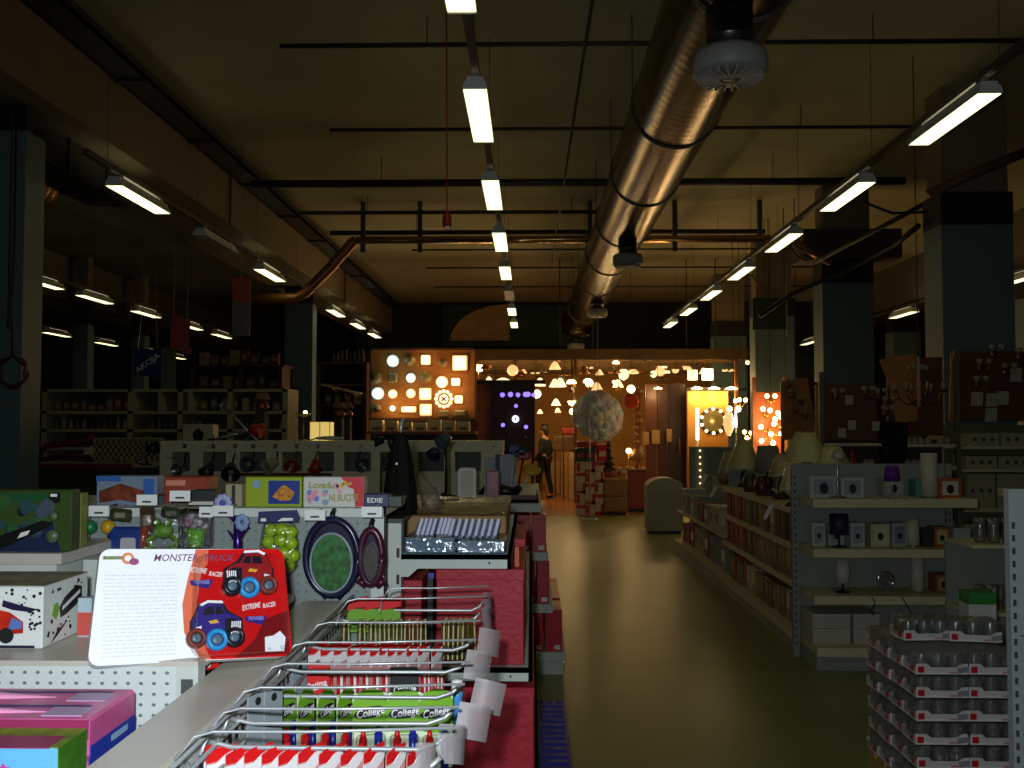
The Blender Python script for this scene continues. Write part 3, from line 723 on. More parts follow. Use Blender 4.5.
# ---- perforated end shelf crossing to the other side
PX1 = W(199, 660, 1.545).x; PX0 = -1.75
t = thing('perforated_shelf', 'low white perforated shelf end below the toy boxes', 'shelf', (PX0, 1.545, 0))
wP = PX1 - PX0; ZL = 1.232
MB().bx(0, wP, -.004, .02, ZL - .008, ZL, M['rail']).bx(0, wP, .02, .62, ZL - .016, ZL - .001, M['rail']).build('ledge', t)
perf = P('perforated_white', (206, 216, 214), .5)
# perforations as a procedural dot pattern
if True:
    nt = perf.node_tree; bs = nt.nodes['Principled BSDF']
    tc = nt.nodes.new('ShaderNodeTexCoord'); mp = nt.nodes.new('ShaderNodeMapping'); mp.inputs['Scale'].default_value = (1 / .0205, 0, 1 / .0165)
    nt.links.new(tc.outputs['Object'], mp.inputs[0])
    fr_ = nt.nodes.new('ShaderNodeVectorMath'); fr_.operation = 'FRACTION'; nt.links.new(mp.outputs[0], fr_.inputs[0])
    sb = nt.nodes.new('ShaderNodeVectorMath'); sb.operation = 'SUBTRACT'; sb.inputs[1].default_value = (.5, 0, .5); nt.links.new(fr_.outputs[0], sb.inputs[0])
    ln = nt.nodes.new('ShaderNodeVectorMath'); ln.operation = 'LENGTH'; nt.links.new(sb.outputs[0], ln.inputs[0])
    lt = nt.nodes.new('ShaderNodeMath'); lt.operation = 'LESS_THAN'; lt.inputs[1].default_value = .16; nt.links.new(ln.outputs['Value'], lt.inputs[0])
    mx = nt.nodes.new('ShaderNodeMix'); mx.data_type = 'RGBA'; mx.inputs[6].default_value = rgb(206, 216, 214); mx.inputs[7].default_value = rgb(112, 122, 126)
    nt.links.new(lt.outputs[0], mx.inputs[0]); nt.links.new(mx.outputs[2], bs.inputs['Base Color'])
MB().bx(0, wP - .035, 0, .012, .5, ZL - .008, perf).build('perforated_panel', t)
MB().bx(wP - .035, wP, -.003, .03, 0, ZL - .008, M['gond']).build('upright', t)
for z in (ZL - .05, ZL - .16): MB().bx(wP - .026, wP - .008, -.006, -.003, z, z + .022, M['slot']).build('slot', t)
MB().bx(0, wP, -.42, .6, .0, .12, M['gond']).build('base', t)
MB().bx(0, wP - .01, -.40, 0, 1.02, 1.05, M['gond']).build('lower_shelf', t)

# pink boxes on its lower shelf
def flatbox(name, lab, x0, x1, y0, y1, z0, z1, mats, extra=None, cat='box', group=None):
    t = thing(name, lab, cat, ((x0 + x1) / 2, (y0 + y1) / 2, z0), 0, group); w_, d_, h_ = (x1 - x0), (y1 - y0), (z1 - z0)
    MB().box((0, 0, h_ / 2), (w_, d_, h_), mats[0], None, .004).build('carton', t)
    if extra: extra(t, w_, d_, h_)
    return t
pink = P('toy_pink', (216, 96, 156), .3, 0, .12, 18); pk2 = P('toy_pink_dark', (150, 44, 92), .35); plb = P('toy_light_blue', (110, 190, 240), .35)
def pink_top(t, w_, d_, h_):
    for k in range(2):
        y = -d_ * .27 + k * d_ * .46
        b = MB(); n = 12; vs = []; fs = []
        for i in range(n + 1):
            s = i / n; x = -w_ / 2 + .01 + s * w_ * (.80 - .05 * k); r = .016 * math.sin(math.pi * min(1, .5 + s * .5)) + .001
            for j in range(7):
                a = math.pi * j / 6; vs.append((x, y - r * 1.4 * math.cos(a), h_ + r * .9 * math.sin(a)))
        for i in range(n):
            for j in range(6): fs.append((i * 7 + j, i * 7 + j + 1, i * 7 + j + 8, i * 7 + j + 7))
        b.add(vs, fs, P('bubble_pink', (244, 160, 206), .15), True); b.build('bubble', t)
        MB().bx(w_ * .33, w_ * .46, y - .02, y + .02, h_, h_ + .0012, P('print_lilac', (190, 160, 200), .4)).bx(-w_ * .1, w_ * .44, y + .022, y + .030, h_, h_ + .0012, P('print_navy', (60, 50, 100), .4)).build('label_print', t)
    MB().bx(w_ / 2 - .001, w_ / 2 + .0012, -d_ / 2 + .006, d_ / 2 - .004, .0, h_ * .30, P('print_blue', (40, 60, 170), .4)).bx(w_ / 2 - .001, w_ / 2 + .0016, -d_ * .05, d_ * .30, h_ * .03, h_ * .2, P('print_pale', (150, 190, 220), .4)).build('side_print', t)
    MB().bx(-w_ / 2, w_ / 2, -d_ / 2 - .0012, -d_ / 2, h_ * .5, h_, pk2).build('front_print', t)
bt = flatbox('pink_toy_box', 'glossy pink toy box with two pink bubbles on its lid', -1.02, -.592, 1.318, 1.475, 1.155, 1.207, (pink,), pink_top)
flatbox('pink_toy_box', 'pink toy box with a dark blue side, underneath the bubble lidded one', -1.02, -.592, 1.315, 1.475, 1.05, 1.154, (P('toy_pink_low', (214, 90, 160), .35),), lambda t, w_, d_, h_: MB().bx(w_ / 2 - .001, w_ / 2 + .0012, -d_ / 2 + .006, d_ / 2 - .004, h_ * .5, h_, P('print_blue', (40, 60, 170), .4)).build('side_print', t))
def blue_front(t, w_, d_, h_):
    b = MB().bx(-w_ / 2, w_ / 2 - .012, -d_ / 2 - .0012, -d_ / 2, 0, h_ - .014, plb)
    b.build('front_panel', t)
    fl_ = MB()
    for i, (x, z, m) in enumerate(((.13, .07, P('flower_lime', (170, 200, 60), .4)), (.05, .055, P('flower_pink', (210, 70, 160), .4)), (.20, .035, M['paper']), (.09, .02, M['paper']), (.005, .03, P('flower_lime', (170, 200, 60), .4)))):
        pts = [((.010 if k % 2 else .006) * math.cos(k * math.pi / 6), (.010 if k % 2 else .006) * math.sin(k * math.pi / 6)) for k in range(12)]
        fl_.prism(pts, (w_ / 2 - .022 - x * .9, -d_ / 2 - .0018, h_ - .055 + z * .5), (1, 0, 0), (0, 0, 1), .0005, m)
    fl_.build('flower_print', t)
    MB().bx(-w_ / 2, w_ / 2 + .001, -d_ / 2 + .002, d_ / 2, h_, h_ + .0012, P('print_leaf_green', (120, 150, 30), .4, 0, .4, 30)).bx(w_ / 2, w_ / 2 + .0015, -d_ / 2 + .002, d_ / 2, 0, h_, P('print_deep_green', (66, 120, 30), .4, 0, .3, 40)).build('green_trim', t)
    MB().bx(-w_ / 2, w_ / 2 - .01, -d_ / 2, -d_ / 2 + .046, h_, h_ + .0016, pk2).build('pink_band', t)
flatbox('light_blue_toy_box', 'light blue flowered toy box with green edges before the pink boxes', -1.02, -.594, 1.235, 1.315, 1.05, 1.196, (plb,), blue_front)

# toy car box on the ledge
c0 = W(42, 647, 1.62)
cw, cd, ch = .36, .165, .102
t = thing('toy_car_box', 'white toy car box printed with a red racing car and black scribbles', 'toy box', (c0.x - cw / 2, c0.y + cd / 2, ZL))
MB().box((0, 0, ch / 2), (cw, cd, ch), P('car_box_white', (222, 226, 224), .35), None, .002).build('carton', t)
carr = P('car_red', (190, 44, 24), .35, 0, .25, 25)
x0 = cw / 2; yf = -cd / 2 - .001
b = MB().prism([(x0 - .36, .020), (x0 - .36, .066), (x0 - .15, .074), (x0 - .10, .070), (x0 - .055, .060), (x0 - .032, .044), (x0 - .032, .026), (x0 - .09, .020), (x0 - .14, .010)], (0, yf, 0), (1, 0, 0), (0, 0, 1), .0015, carr)
b.prism([(x0 - .14, .058), (x0 - .12, .069), (x0 - .085, .064), (x0 - .075, .054)], (0, yf - .0006, 0), (1, 0, 0), (0, 0, 1), .001, P('car_window', (120, 70, 60), .3)); b.prism([(x0 - .058, .030), (x0 - .034, .034), (x0 - .034, .044), (x0 - .05, .052)], (0, yf - .0006, 0), (1, 0, 0), (0, 0, 1), .001, P('car_blue', (90, 120, 190), .3))
for xx in (.125, .06): b.prism(circ(.013, 14, x0 - xx, .022), (0, yf - .0007, 0), (1, 0, 0), (0, 0, 1), .001, M['ink'])
b.build('car_picture', t)
b = MB(); star = [((.011 if k % 2 else .0055) * math.cos(k * math.pi / 7 + .3), (.011 if k % 2 else .0055) * math.sin(k * math.pi / 7 + .3)) for k in range(14)]
b.prism([(x0 - .098 + x, .088 + y) for x, y in star], (0, yf - .0002, 0), (1, 0, 0), (0, 0, 1), .001, M['ink']); b.prism([(x0 - .098 + x * .7, .088 + y * .7) for x, y in star], (0, yf - .0008, 0), (1, 0, 0), (0, 0, 1), .001, M['red'])
random.seed(5)
b.prism([(x0 - .066, .080), (x0 - .03, .070), (x0 - .012, .066), (x0 - .018, .060), (x0 - .05, .064), (x0 - .068, .070)], (0, yf - .0003, 0), (1, 0, 0), (0, 0, 1), .001, P('scribble_navy', (34, 30, 58), .4))
for k in range(34):
    x = x0 - random.uniform(.004, .08); z = random.choice((random.uniform(.068, .098), random.uniform(.03, .066))); 
    if z < .066: x = x0 - random.uniform(.003, .022)
    b.prism(circ(random.uniform(.001, .0032), 7, x, z), (0, yf - .0002, 0), (1, 0, 0), (0, 0, 1), .0008, M['ink'])
b.bx(-cw / 2, x0 - .012, yf - .0006, yf, .0015, .006, P('scribble_navy', (34, 30, 58), .4)); b.build('front_print', t)
xs = cw / 2 + .001
b = MB(); sd = lambda pts, m, o=0: b.prism(pts, (xs + o, -cd / 2, 0), (0, 1, 0), (0, 0, 1), .001, m)
sd([(.062, .040), (.058, .058), (.075, .072), (.118, .086), (.138, .082), (.140, .062), (.118, .052), (.080, .042)], M['ink'])
sd([(.030, .050), (.036, .066), (.050, .068), (.056, .056), (.044, .040)], P('splash_green', (120, 170, 40), .4), .0004)
for k in range(26): sd(circ(random.uniform(.001, .004), 7, random.uniform(.015, .15), random.choice((random.uniform(.006, .04), random.uniform(.082, .096)))), M['ink'], .0003)
sd([(.03, .004), (.05, .020), (.085, .030), (.05, .012)], M['ink'], .0005); b.build('side_print', t)
b = MB().prism([(.066, -.006), (.13, .013), (.13, .019), (.066, 0)], (xs + .001, -cd / 2, .058), (0, 1, 0), (0, 0, 1), .0006, wht); b.build('lettering', t)
MB().bx(-cw / 2, cw / 2, -cd / 2 + .004, cd / 2, ch, ch + .001, P('car_box_top', (150, 140, 120), .4, 0, .4, 25)).build('top_print', t)
# narrow upright card next to it
b = MB().bx(-.012, .012, 0, .02, 0, .085, P('card_pale_blue', (170, 190, 200), .5)).bx(-.0125, .0125, -.001, 0, .02, .06, P('card_coral', (200, 80, 70), .5))
tag(b.build('card_pack', None, W(84, 647, 1.72)), 'narrow white and coral card pack wedged beside the toy car box', 'toy pack')
p = W(207, 668, 1.66); b = MB().prism([(-.014, -.008), (.02, .002), (.02, .012), (-.01, .012)], (0, 0, 0), (1, 0, 0), (0, 0, 1), .01, M['red']).prism(circ(.005, 10, .002, .006), (0, -.001, 0), (1, 0, 0), (0, 0, 1), .002, wht).prism(circ(.005, 10, -.012, .006), (0, -.001, 0), (1, 0, 0), (0, 0, 1), .002, P('splash_green', (120, 170, 40), .4))
tag(b.build('small_toy', None, p), 'small red toy peeping out under the truck box', 'toy')
# ================================================================== PEGBOARD WITH TOYS (faces the camera)
YP = 2.32
xa, xb = -2.3, W(384, 560, YP).x
zt = W(300, 508, YP).z
t = thing('pegboard_shelf', 'white perforated toy wall behind the truck box with a shelf on top', 'shelf', (xa, YP, 0))
peg = P('peg_white', (150, 158, 156), .55, 0, .03, 8)
pegm = perf.copy(); pegm.name = 'peg_small'
for n_ in pegm.node_tree.nodes:
    if n_.type == 'MIX': n_.inputs[6].default_value = rgb(132, 142, 140); n_.inputs[7].default_value = rgb(108, 118, 116)
    if n_.type == 'MAPPING': n_.inputs['Scale'].default_value = (1 / .02, 0, 1 / .02)
MB().bx(0, xb - xa, 0, .02, .1, zt - .02, pegm).build('perforated_panel', t)
MB().bx(0, xb - xa, -.01, .42, zt - .02, zt, M['gond']).build('top_shelf', t)
MB().bx(0, xb - xa, -.1, .42, 0, .1, M['gond']).build('base', t)
MB().bx(xb - xa - .03, xb - xa, -.004, .03, 0, zt, M['gond']).build('upright', t)
# stepped shelf carrying the big green toy set
zb = W(30, 553, 2.04).z; x1 = W(64, 555, 2.04).x
t = thing('shelf_board', 'grey shelf board carrying the big green toy set', 'shelf', (x1 - .9, 2.03, zb - .022))
MB().bx(0, .9, 0, .28, .0, .022, M['rail']).build('board', t); MB().bx(.02, .88, .02, .27, ZL - zb + .022, 0, M['gond']).build('support', t)
MB().bx(.9, .935, .1, .27, ZL - zb + .022, -.004, M['gond']).build('end_bracket', t)
p1 = W(72, 490, 2.06); hT = p1.z - zb; wT = .95
t = thing('toy_set_box', 'big green and blue toy set in a box with a black bow', 'toy box', (p1.x - wT / 2, 2.06 + .02, zb))
MB().box((0, 0, hT / 2), (wT, .04, hT), P('set_lime', (52, 72, 28), .4, 0, .1, 8), None, .003).build('carton', t)
xr = wT / 2; yf = -.0215
b = MB().prism([(xr - .20, .0), (xr - .02, .0), (xr - .05, .095), (xr - .11, .055)], (0, yf, 0), (1, 0, 0), (0, 0, 1), .002, P('set_navy', (26, 36, 70), .4)); 
b.prism([(xr - .15, .105), (xr - .03, .105), (xr - .03, hT - .008), (xr - .15, hT - .008)], (0, yf - .0002, 0), (1, 0, 0), (0, 0, 1), .001, P('set_green', (24, 76, 44), .4))
b.prism([(xr - .14, .004), (xr - .07, .0), (xr - .02, .04), (xr - .14, .055)], (0, yf + .0003, 0), (1, 0, 0), (0, 0, 1), .001, P('set_blue', (26, 44, 80), .4)); b.build('picture', t)
random.seed(9); b = MB()
for k in range(16):
    b.prism(circ(random.uniform(.007, .017), 10, xr - random.uniform(.05, .17), random.uniform(.045, .11)), (0, yf - .0006 - k * .0001, 0), (1, 0, 0), (0, 0, 1), .0008, random.choice([P('blob_teal', (40, 70, 76), .4), P('blob_grey', (70, 78, 92), .4), P('blob_dark', (20, 34, 34), .4), P('blob_leaf', (46, 84, 40), .4)]))
b.build('figure_print', t)
MB().prism([(xr - .17, .006), (xr - .155, .002), (xr - .05, .05), (xr - .04, .062), (xr - .06, .066), (xr - .15, .034), (xr - .172, .03)], (0, yf - .003, 0), (1, 0, 0), (0, 0, 1), .003, M['black']).prism([(xr - .112, .028), (xr - .09, .036), (xr - .085, .046), (xr - .105, .040)], (0, yf - .004, 0), (1, 0, 0), (0, 0, 1), .001, M['tagp']).build('bow', t)
for k, (xx, zz, r) in enumerate(((.038, .033, .0145), (.036, .075, .010))):
    MB().lathe([(r, 0), (r * .9, .006), (.001, .009)], (xr - xx, yf, zz), P('cap_sage', (84, 100, 66), .4), 16, Matrix(((1, 0, 0), (0, 0, -1), (0, 1, 0)))).build('round_cap', t)
MB().prism(rrect(.024, .022, .004, 2, xr - .036, hT - .016), (0, yf - .001, 0), (1, 0, 0), (0, 0, 1), .004, M['black']).prism([(xr - .044, hT - .014), (xr - .03, hT - .014), (xr - .03, hT - .008), (xr - .044, hT - .008)], (0, yf - .0022, 0), (1, 0, 0), (0, 0, 1), .001, M['tagp']).build('hang_tab', t)
MB().box((-.1, 0, hT + .012), (wT - .28, .03, .024), M['black'], None, .004).build('top_pack', t)
p = W(78, 556, 2.16)
b = MB().box((0, 0, .07), (.026, .03, .135), P('spine_lime', (120, 128, 56), .4)).bx(-.0155, .0155, -.041, -.0395, .0, .105, P('set_navy', (26, 36, 70), .4)).bx(-.012, .014, -.042, -.0395, .128, .139, M['tagp'])
tag(b.build('toy_set_spine', None, (p.x, 2.16, zb - .02)), 'narrow lime and navy toy box upright beside the big toy set', 'toy box')

# ---- things hanging on the pegboard: each on its own hook
def peghook(t, x, z, L=.09):
    MB().tube([(x, 0, z), (x, -L, z), (x, -L - .006, z + .012)], .0025, M['chrome'], 6).build('hook', t)
    MB().box((x, -L - .01, z + .004), (.045, .002, .026), M['tagp']).build('price_tag', t)
ti = 0
for (u, v) in ((99, 511), (147, 500), (180, 496), (206, 512), (223, 511), (315, 515), (372, 512)):
    p = W(u, v, YP - .1); b = MB().box((0, 0, 0), (.047 if u not in (206,) else .03, .002, .024), M['tagp']).box((0, -.0014, -.004), (.02, .0008, .004), M['ink']).tube([(0, .002, .008), (0, .098, .008)], .002, M['chrome'], 6)
    tag(b.build('price_tag', None, p), f'{nth(ti)} white price tag on its hook along the pegboard from the toy set', 'price tag', 'price tags on the pegboard'); ti += 1
def hung(name, lab, cat, u, v, dy=.06, group=None): return thing(name, lab, cat, W(u, v, YP - dy), 0, group)
# balls in nets
k = 0
for (u, v, col, nm) in ((90, 527, (24, 110, 66), 'green'), (108, 527, (190, 150, 24), 'yellow'), (89, 547, (24, 110, 66), 'green'), (107, 545, (190, 150, 24), 'yellow')):
    t = hung('toy_ball', f'{"upper" if k < 2 else "lower"} {nm} toy ball hanging on the pegboard', 'ball', u, v, .04)
    MB().ball((0, 0, 0), .0165, P('ball_' + nm, col, .35), 18).build('ball', t)
    MB().tube([(0, 0, .015), (0, .005, .04 if k < 2 else .03)], .001, M['ink'], 5).build('string', t); k += 1
t = hung('toy_pack', 'blue and red toy pack with pale card beside the balls', 'toy pack', 128, 545, .04)
MB().box((0, 0, 0), (.09, .02, .085), P('toy_blue', (24, 50, 120), .35, 0, .2, 30), None, .006).build('blue_part', t)
MB().prism(rrect(.036, .052, .006, 3, .004, -.008), (0, -.0105, 0), (1, 0, 0), (0, 0, 1), .003, P('card_lilac', (170, 166, 176), .5)).build('card', t)
MB().box((.04, -.004, .008), (.022, .02, .075), P('toy_rust', (130, 46, 24), .4, 0, .3, 40), None, .005).build('red_part', t)
for (lab, u, v, w_, h_, col, rot) in (('dark olive toy pack hung above the yellow ball', 121, 515, .05, .03, (50, 56, 30), .1), ('brown toy pack hung between the toy ball and the frog', 148, 520, .034, .06, (70, 48, 30), -.1),
        ('murky green toy pack hung just above the frog', 172, 513, .05, .026, (44, 60, 34), .15), ('dull violet toy pack hung behind the lime cup', 205, 528, .03, .07, (76, 70, 96), 0)):
    t = hung('toy_pack', lab, 'toy pack', u, v, .025)
    MB().box((0, 0, 0), (w_, .014, h_), P('pack_' + str(col), col, .35, 0, .35, 40), Euler((0, rot, 0)).to_matrix(), .004).build('carton', t); MB().prism(rrect(w_ * .5, h_ * .4, .002, 2), (0, -.0075, 0), (1, 0, 0), (0, 0, 1), .001, P('pack_label_dull', (120, 116, 100), .5)).build('label_print', t); MB().tube([(0, 0, h_ * .45), (0, .025, h_ * .45 + .01)], .0015, M['chrome'], 5).build('hook', t)
t = hung('plush_frog', 'green toy frog in a clear pack on the pegboard', 'toy', 163, 531, .05)
random.seed(4); b = MB()
fg = P('frog_green', (86, 130, 30), .5, 0, .3, 40)
b.ball((0, 0, 0), .022, fg, 14, (1.1, .7, .8)).ball((-.012, -.004, .02), .009, fg, 10).ball((.012, -.004, .02), .009, fg, 10)
for sx_ in (-1, 1): b.tube([(sx_ * .015, 0, -.008), (sx_ * .035, -.006, -.022), (sx_ * .022, -.012, -.036), (sx_ * .04, -.014, -.042)], .006, fg, 7)
b.build('body', t); e = MB(); [e.ball((s_ * .012, -.012, .022), .004, M['paper'], 8) for s_ in (-1, 1)]; e.build('eye', t)
MB().box((0, 0, 0), (.10, .05, .10), M['film'], None, .012).build('film_bag', t)
t = hung('toy_bucket_pack', 'lime cup and pink toys in a shiny clear bag on the pegboard', 'toy', 196, 531, .05)
MB().lathe([(.016, -.036), (.022, .004), (.020, .004), (.015, -.034), (.001, -.034)], (0, 0, 0), P('cup_lime', (120, 200, 40), .3), 18).build('cup', t)
b = MB(); [b.ball((random.uniform(-.018, .018), random.uniform(-.01, .01), random.uniform(.012, .036)), random.uniform(.006, .011), random.choice([P('toy_rose', (190, 130, 160), .4), P('toy_pale', (190, 180, 190), .4)]), 9) for _ in range(9)]; b.build('toys', t)
MB().box((0, 0, .004), (.072, .054, .098), CLEAR('film_bright', .3, .1, crinkle=1.2, scale=45), None, .01).build('film_bag', t)
t = hung('toy_wand', 'glittering purple star wand with a pale blue flower', 'toy', 238, 535, .07)
gl_p = P('glitter_purple', (58, 26, 110), .2, .6, .4, 90)
b = MB().tube([(0, 0, -.09), (0, 0, -.02), (-.004, 0, .045)], [.012, .011, .006], gl_p, 9)
for (dx, dz, x0_, z0_) in ((-.024, .02, -.004, .03), (.022, .026, .004, -.006), (-.018, .022, -.006, -.01), (.024, -.004, .004, .02)): b.tube([(x0_, 0, z0_), (x0_ + dx, -.004, z0_ + dz)], [.006, .0015], gl_p, 6)
b.build('wand', t)
b = MB()
for k in range(8):
    a = k * math.pi / 4; b.ball((.010 * math.cos(a) + .012, -.012, .03 + .012 * math.sin(a)), .008, P('petal_blue', (120, 140, 190), .5), 8, (1, .4, 1))
b.build('flower', t)
t = hung('toy_flower', 'pale lilac toy flower head above the pegboard tag', 'toy', 223, 503, .08)
b = MB()
for k in range(9):
    a = k * 2 * math.pi / 9; b.ball((.013 * math.cos(a), 0, .013 * math.sin(a)), .009, P('petal_lilac', (150, 156, 196), .5), 8, (1, .5, 1))
b.build('petals', t); MB().ball((0, -.006, 0), .007, P('flower_heart', (90, 80, 150), .5), 8).build('heart', t); MB().tube([(0, .004, -.005), (0, .05, -.02)], .0015, M['chrome'], 5).build('stem', t)
# bag of green balls
t = hung('ball_bag', 'clear bag of lime green balls with a dark blue header card', 'toy bag', 279, 545, .055)
ball_l = P('ball_lime', (150, 180, 30), .35)
for k, (x, z) in enumerate(((-.020, .034), (.006, .036), (.028, .030), (-.024, .008), (.004, .010), (.030, .004), (-.018, -.02), (.012, -.018), (.034, -.024), (-.002, -.044), (.024, -.048))):
    MB().ball((x, -.004 * (k % 2), z), .0155, ball_l, 14).build('ball', t)
MB().prism([(-.045, .052), (.048, .055), (.050, .068), (.044, .082), (-.044, .078)], (0, -.018, 0), (1, 0, 0), (0, 0, 1), .004, P('header_navy', (44, 48, 92), .35)).prism([(-.038, .056), (-.026, .056), (-.026, .063), (-.038, .063)], (0, -.0225 + .004, 0), (1, 0, 0), (0, 0, 1), .0006, M['tagp']).prism([(.0, .056), (.036, .058), (.036, .064), (.012, .064)], (0, -.0225 + .004, 0), (1, 0, 0), (0, 0, 1), .0006, M['tagp']).build('header_card', t)
b = MB(); b.lathe([(.03, -.066), (.044, -.05), (.046, 0), (.04, .04), (.034, .055)], (0, 0, 0), M['film'], 18, None, .5); b.build('film_bag', t)
# toy rackets
def racket(lab, u, v, rx, rz, frame, face, sp):
    t = hung('toy_racket', lab, 'racket', u, v, .05)
    b = MB(); pts = [(rx * math.cos(2 * math.pi * k / 40), 0, rz * math.sin(2 * math.pi * k / 40)) for k in range(41)]
    b.tube(pts, .009, frame, 8); b.build('frame', t)
    b = MB().prism(circ(rx * .98, 32, 0, 0, rz / rx), (0, .004, 0), (1, 0, 0), (0, 0, 1), .006, P('racket_pack_navy', (22, 22, 50), .3)); b.build('back_card', t)
    b = MB().prism(circ(rx * .76, 32, 0, -.012, rz / rx * .98), (0, -.004, 0), (1, 0, 0), (0, 0, 1), .004, face); b.build('face', t)
    e = MB().tube([(rx * .80 * math.cos(2 * math.pi * k / 40), -.008, -.012 + rz * .78 * math.sin(2 * math.pi * k / 40)) for k in range(41)], .003, sp, 6); e.build('rim', t)
    MB().tube([(0, 0, rz), (0, .002, rz + .014), (0, .02, rz + .02)], .006, M['black'], 8).build('hanger', t)
    MB().tube([(-.03, .004, -rz * .85), (-.012, .006, -rz * 1.08)], .009, frame, 7).tube([(.03, .004, -rz * .85), (.012, .006, -rz * 1.08)], .009, frame, 7).build('throat', t)
racket('round navy toy racket with a mottled green face on the pegboard', 332, 557, .060, .086, P('racket_navy', (28, 28, 60), .25), P('racket_green', (34, 96, 36), .4, 0, .7, 70), P('racket_rim', (140, 150, 160), .3))
racket('dark plum toy racket half hidden behind the white upright', 371, 557, .025, .062, P('racket_plum', (70, 20, 44), .3), P('racket_murky', (50, 46, 40), .4, 0, .6, 50), P('racket_rim2', (60, 40, 60), .3))
# games standing on the pegboard's shelf
YG = YP + .03
def game(lab, u0, u1, v0, v1, body, fn, name='board_game_box', Yg=YG, d=.05):
    a, bq = W(u0, v1, Yg), W(u1, v0, Yg); w_, h_ = bq.x - a.x, bq.z - zt
    t = thing(name, lab, 'board game', ((a.x + bq.x) / 2, Yg + d / 2, zt))
    MB().box((0, 0, h_ / 2), (w_, d, h_), body, None, .002).build('carton', t)
    if fn: fn(t, w_, h_, -d / 2 - .0008)
    return t
def g1(t, w_, h_, y):
    MB().bx(-w_ * .09, w_ * .46, y, y + .001, h_ * .10, h_ * .88, P('game_blue', (22, 50, 130), .35)).build('picture', t)
    b = MB().prism([(-w_ * .02, h_ * .35), (w_ * .12, h_ * .66), (w_ * .2, h_ * .74), (w_ * .38, h_ * .48), (w_ * .3, h_ * .22), (w_ * .12, h_ * .2)], (0, y - .0005, 0), (1, 0, 0), (0, 0, 1), .001, P('game_amber', (190, 120, 24), .4, 0, .5, 120)); b.build('pyramid_print', t)
    MB().prism(circ(h_ * .14, 12, -w_ * .30, h_ * .76), (0, y - .0003, 0), (1, 0, 0), (0, 0, 1), .001, P('game_sky', (120, 150, 180), .4)).build('badge', t)
game('lime green game box with an amber pyramid on blue', 245, 302, 477, 508, P('game_lime', (140, 160, 26), .35), g1)
def g2(t, w_, h_, y):
    MB().prism([(w_ * .12, h_), (w_ * .5, h_), (w_ * .5, h_ * .02), (w_ * .36, h_ * .02), (w_ * .33, h_ * .6), (w_ * .24, h_ * .66)], (0, y, 0), (1, 0, 0), (0, 0, 1), .001, P('game_red', (190, 24, 40), .35)).build('red_corner', t)
    ol = P('game_olive', (140, 140, 20), .4); b = MB().text('Lovadu', (-w_ * .2, y - .0008, h_ * .72), (1, 0, 0), (0, 0, 1), .016, ol, .1, True, w_ * .42); b.text('NI BUCITE', (w_ * .17, y - .0012, h_ * .30), (1, 0, 0), (0, 0, 1), .016, ol, 0, True, w_ * .48); b.build('lettering', t)
    b = MB(); random.seed(2)
    for k in range(14): b.prism(circ(random.uniform(.004, .008), 9, -w_ * .32 + random.uniform(-.02, .03), h_ * .36 + random.uniform(-.016, .012)), (0, y - .0003 - k * .00004, 0), (1, 0, 0), (0, 0, 1), .0006, random.choice([P('game_sky', (120, 150, 180), .4), P('game_periwinkle', (110, 120, 200), .4), P('game_rose', (220, 140, 160), .4)]))
    for k in range(8): b.prism(circ(random.uniform(.003, .006), 9, w_ * .15 + random.uniform(-.02, .02), h_ * .7 + random.uniform(-.014, .014)), (0, y - .0013, 0), (1, 0, 0), (0, 0, 1), .0006, random.choice([P('game_rose', (220, 140, 160), .4), P('game_gold', (210, 160, 40), .4)]))
    b.build('figure_print', t)
game('white and red game box with olive lettering beside the lime box', 303, 364, 477, 508, P('game_white', (196, 198, 192), .35), g2)
game('small navy game box with white letters next to the white game', 364, 389, 494, 508, P('game_navy', (24, 34, 84), .35), lambda t, w_, h_, y: MB().text('EDIE', (-.004, y - .0006, h_ * .5), (1, 0, 0), (0, 0, 1), .011, M['tagp'], 0, True, w_ * .62).build('lettering', t))
game('dark green box leaning at the umbrella foot', 388, 402, 496, 520, P('box_deep_green', (24, 44, 24), .35), None, 'toy_box', YG, .04)
game('white and blue picture toy box laid on the shelf behind the balls', 96, 157, 476, 506, P('box_sky', (110, 126, 146), .4), lambda t, w_, h_, y: MB().prism([(-w_ * .45, h_ * .1), (-w_ * .1, h_ * .2), (w_ * .2, h_ * .1), (w_ * .3, h_ * .5), (-w_ * .1, h_ * .75), (-w_ * .45, h_ * .5)], (0, y, 0), (1, 0, 0), (0, 0, 1), .001, P('print_brown', (110, 50, 30), .4, 0, .5, 60)).bx(w_ * .28, w_ * .46, y, y + .001, h_ * .1, h_ * .9, P('print_cobalt', (50, 90, 160), .4)).bx(-w_ * .5, -w_ * .1, y - .0003, y + .001, h_ * .82, h_, P('print_cobalt', (50, 90, 160), .4)).build('picture', t), 'toy_box', YG + .02)
game('flat orange red game box on top of a dark box', 161, 208, 477, 488, P('box_orange', (140, 54, 32), .4), lambda t, w_, h_, y: MB().bx(-w_ * .4, w_ * .02, y, y + .001, h_ - .022, h_ - .008, P('print_salmon', (200, 130, 100), .4)).build('lettering', t), 'toy_box', YG + .12, .08)
game('dark grey box standing below the flat orange red game', 187, 215, 490, 508, P('box_charcoal', (40, 44, 42), .4), lambda t, w_, h_, y: MB().bx(-w_ * .45, w_ * .45, y, y + .001, h_ * .1, h_ * .3, M['rail']).build('band', t), 'toy_box', YG + .01)
game('narrow beige box beside the lime green game', 225, 242, 484, 508, P('box_beige', (150, 140, 110), .5), lambda t, w_, h_, y: MB().bx(-w_ * .1, w_ * .1, y, y + .001, h_ * .05, h_ * .95, M['dark']).build('band', t), 'toy_box', YG + .01)

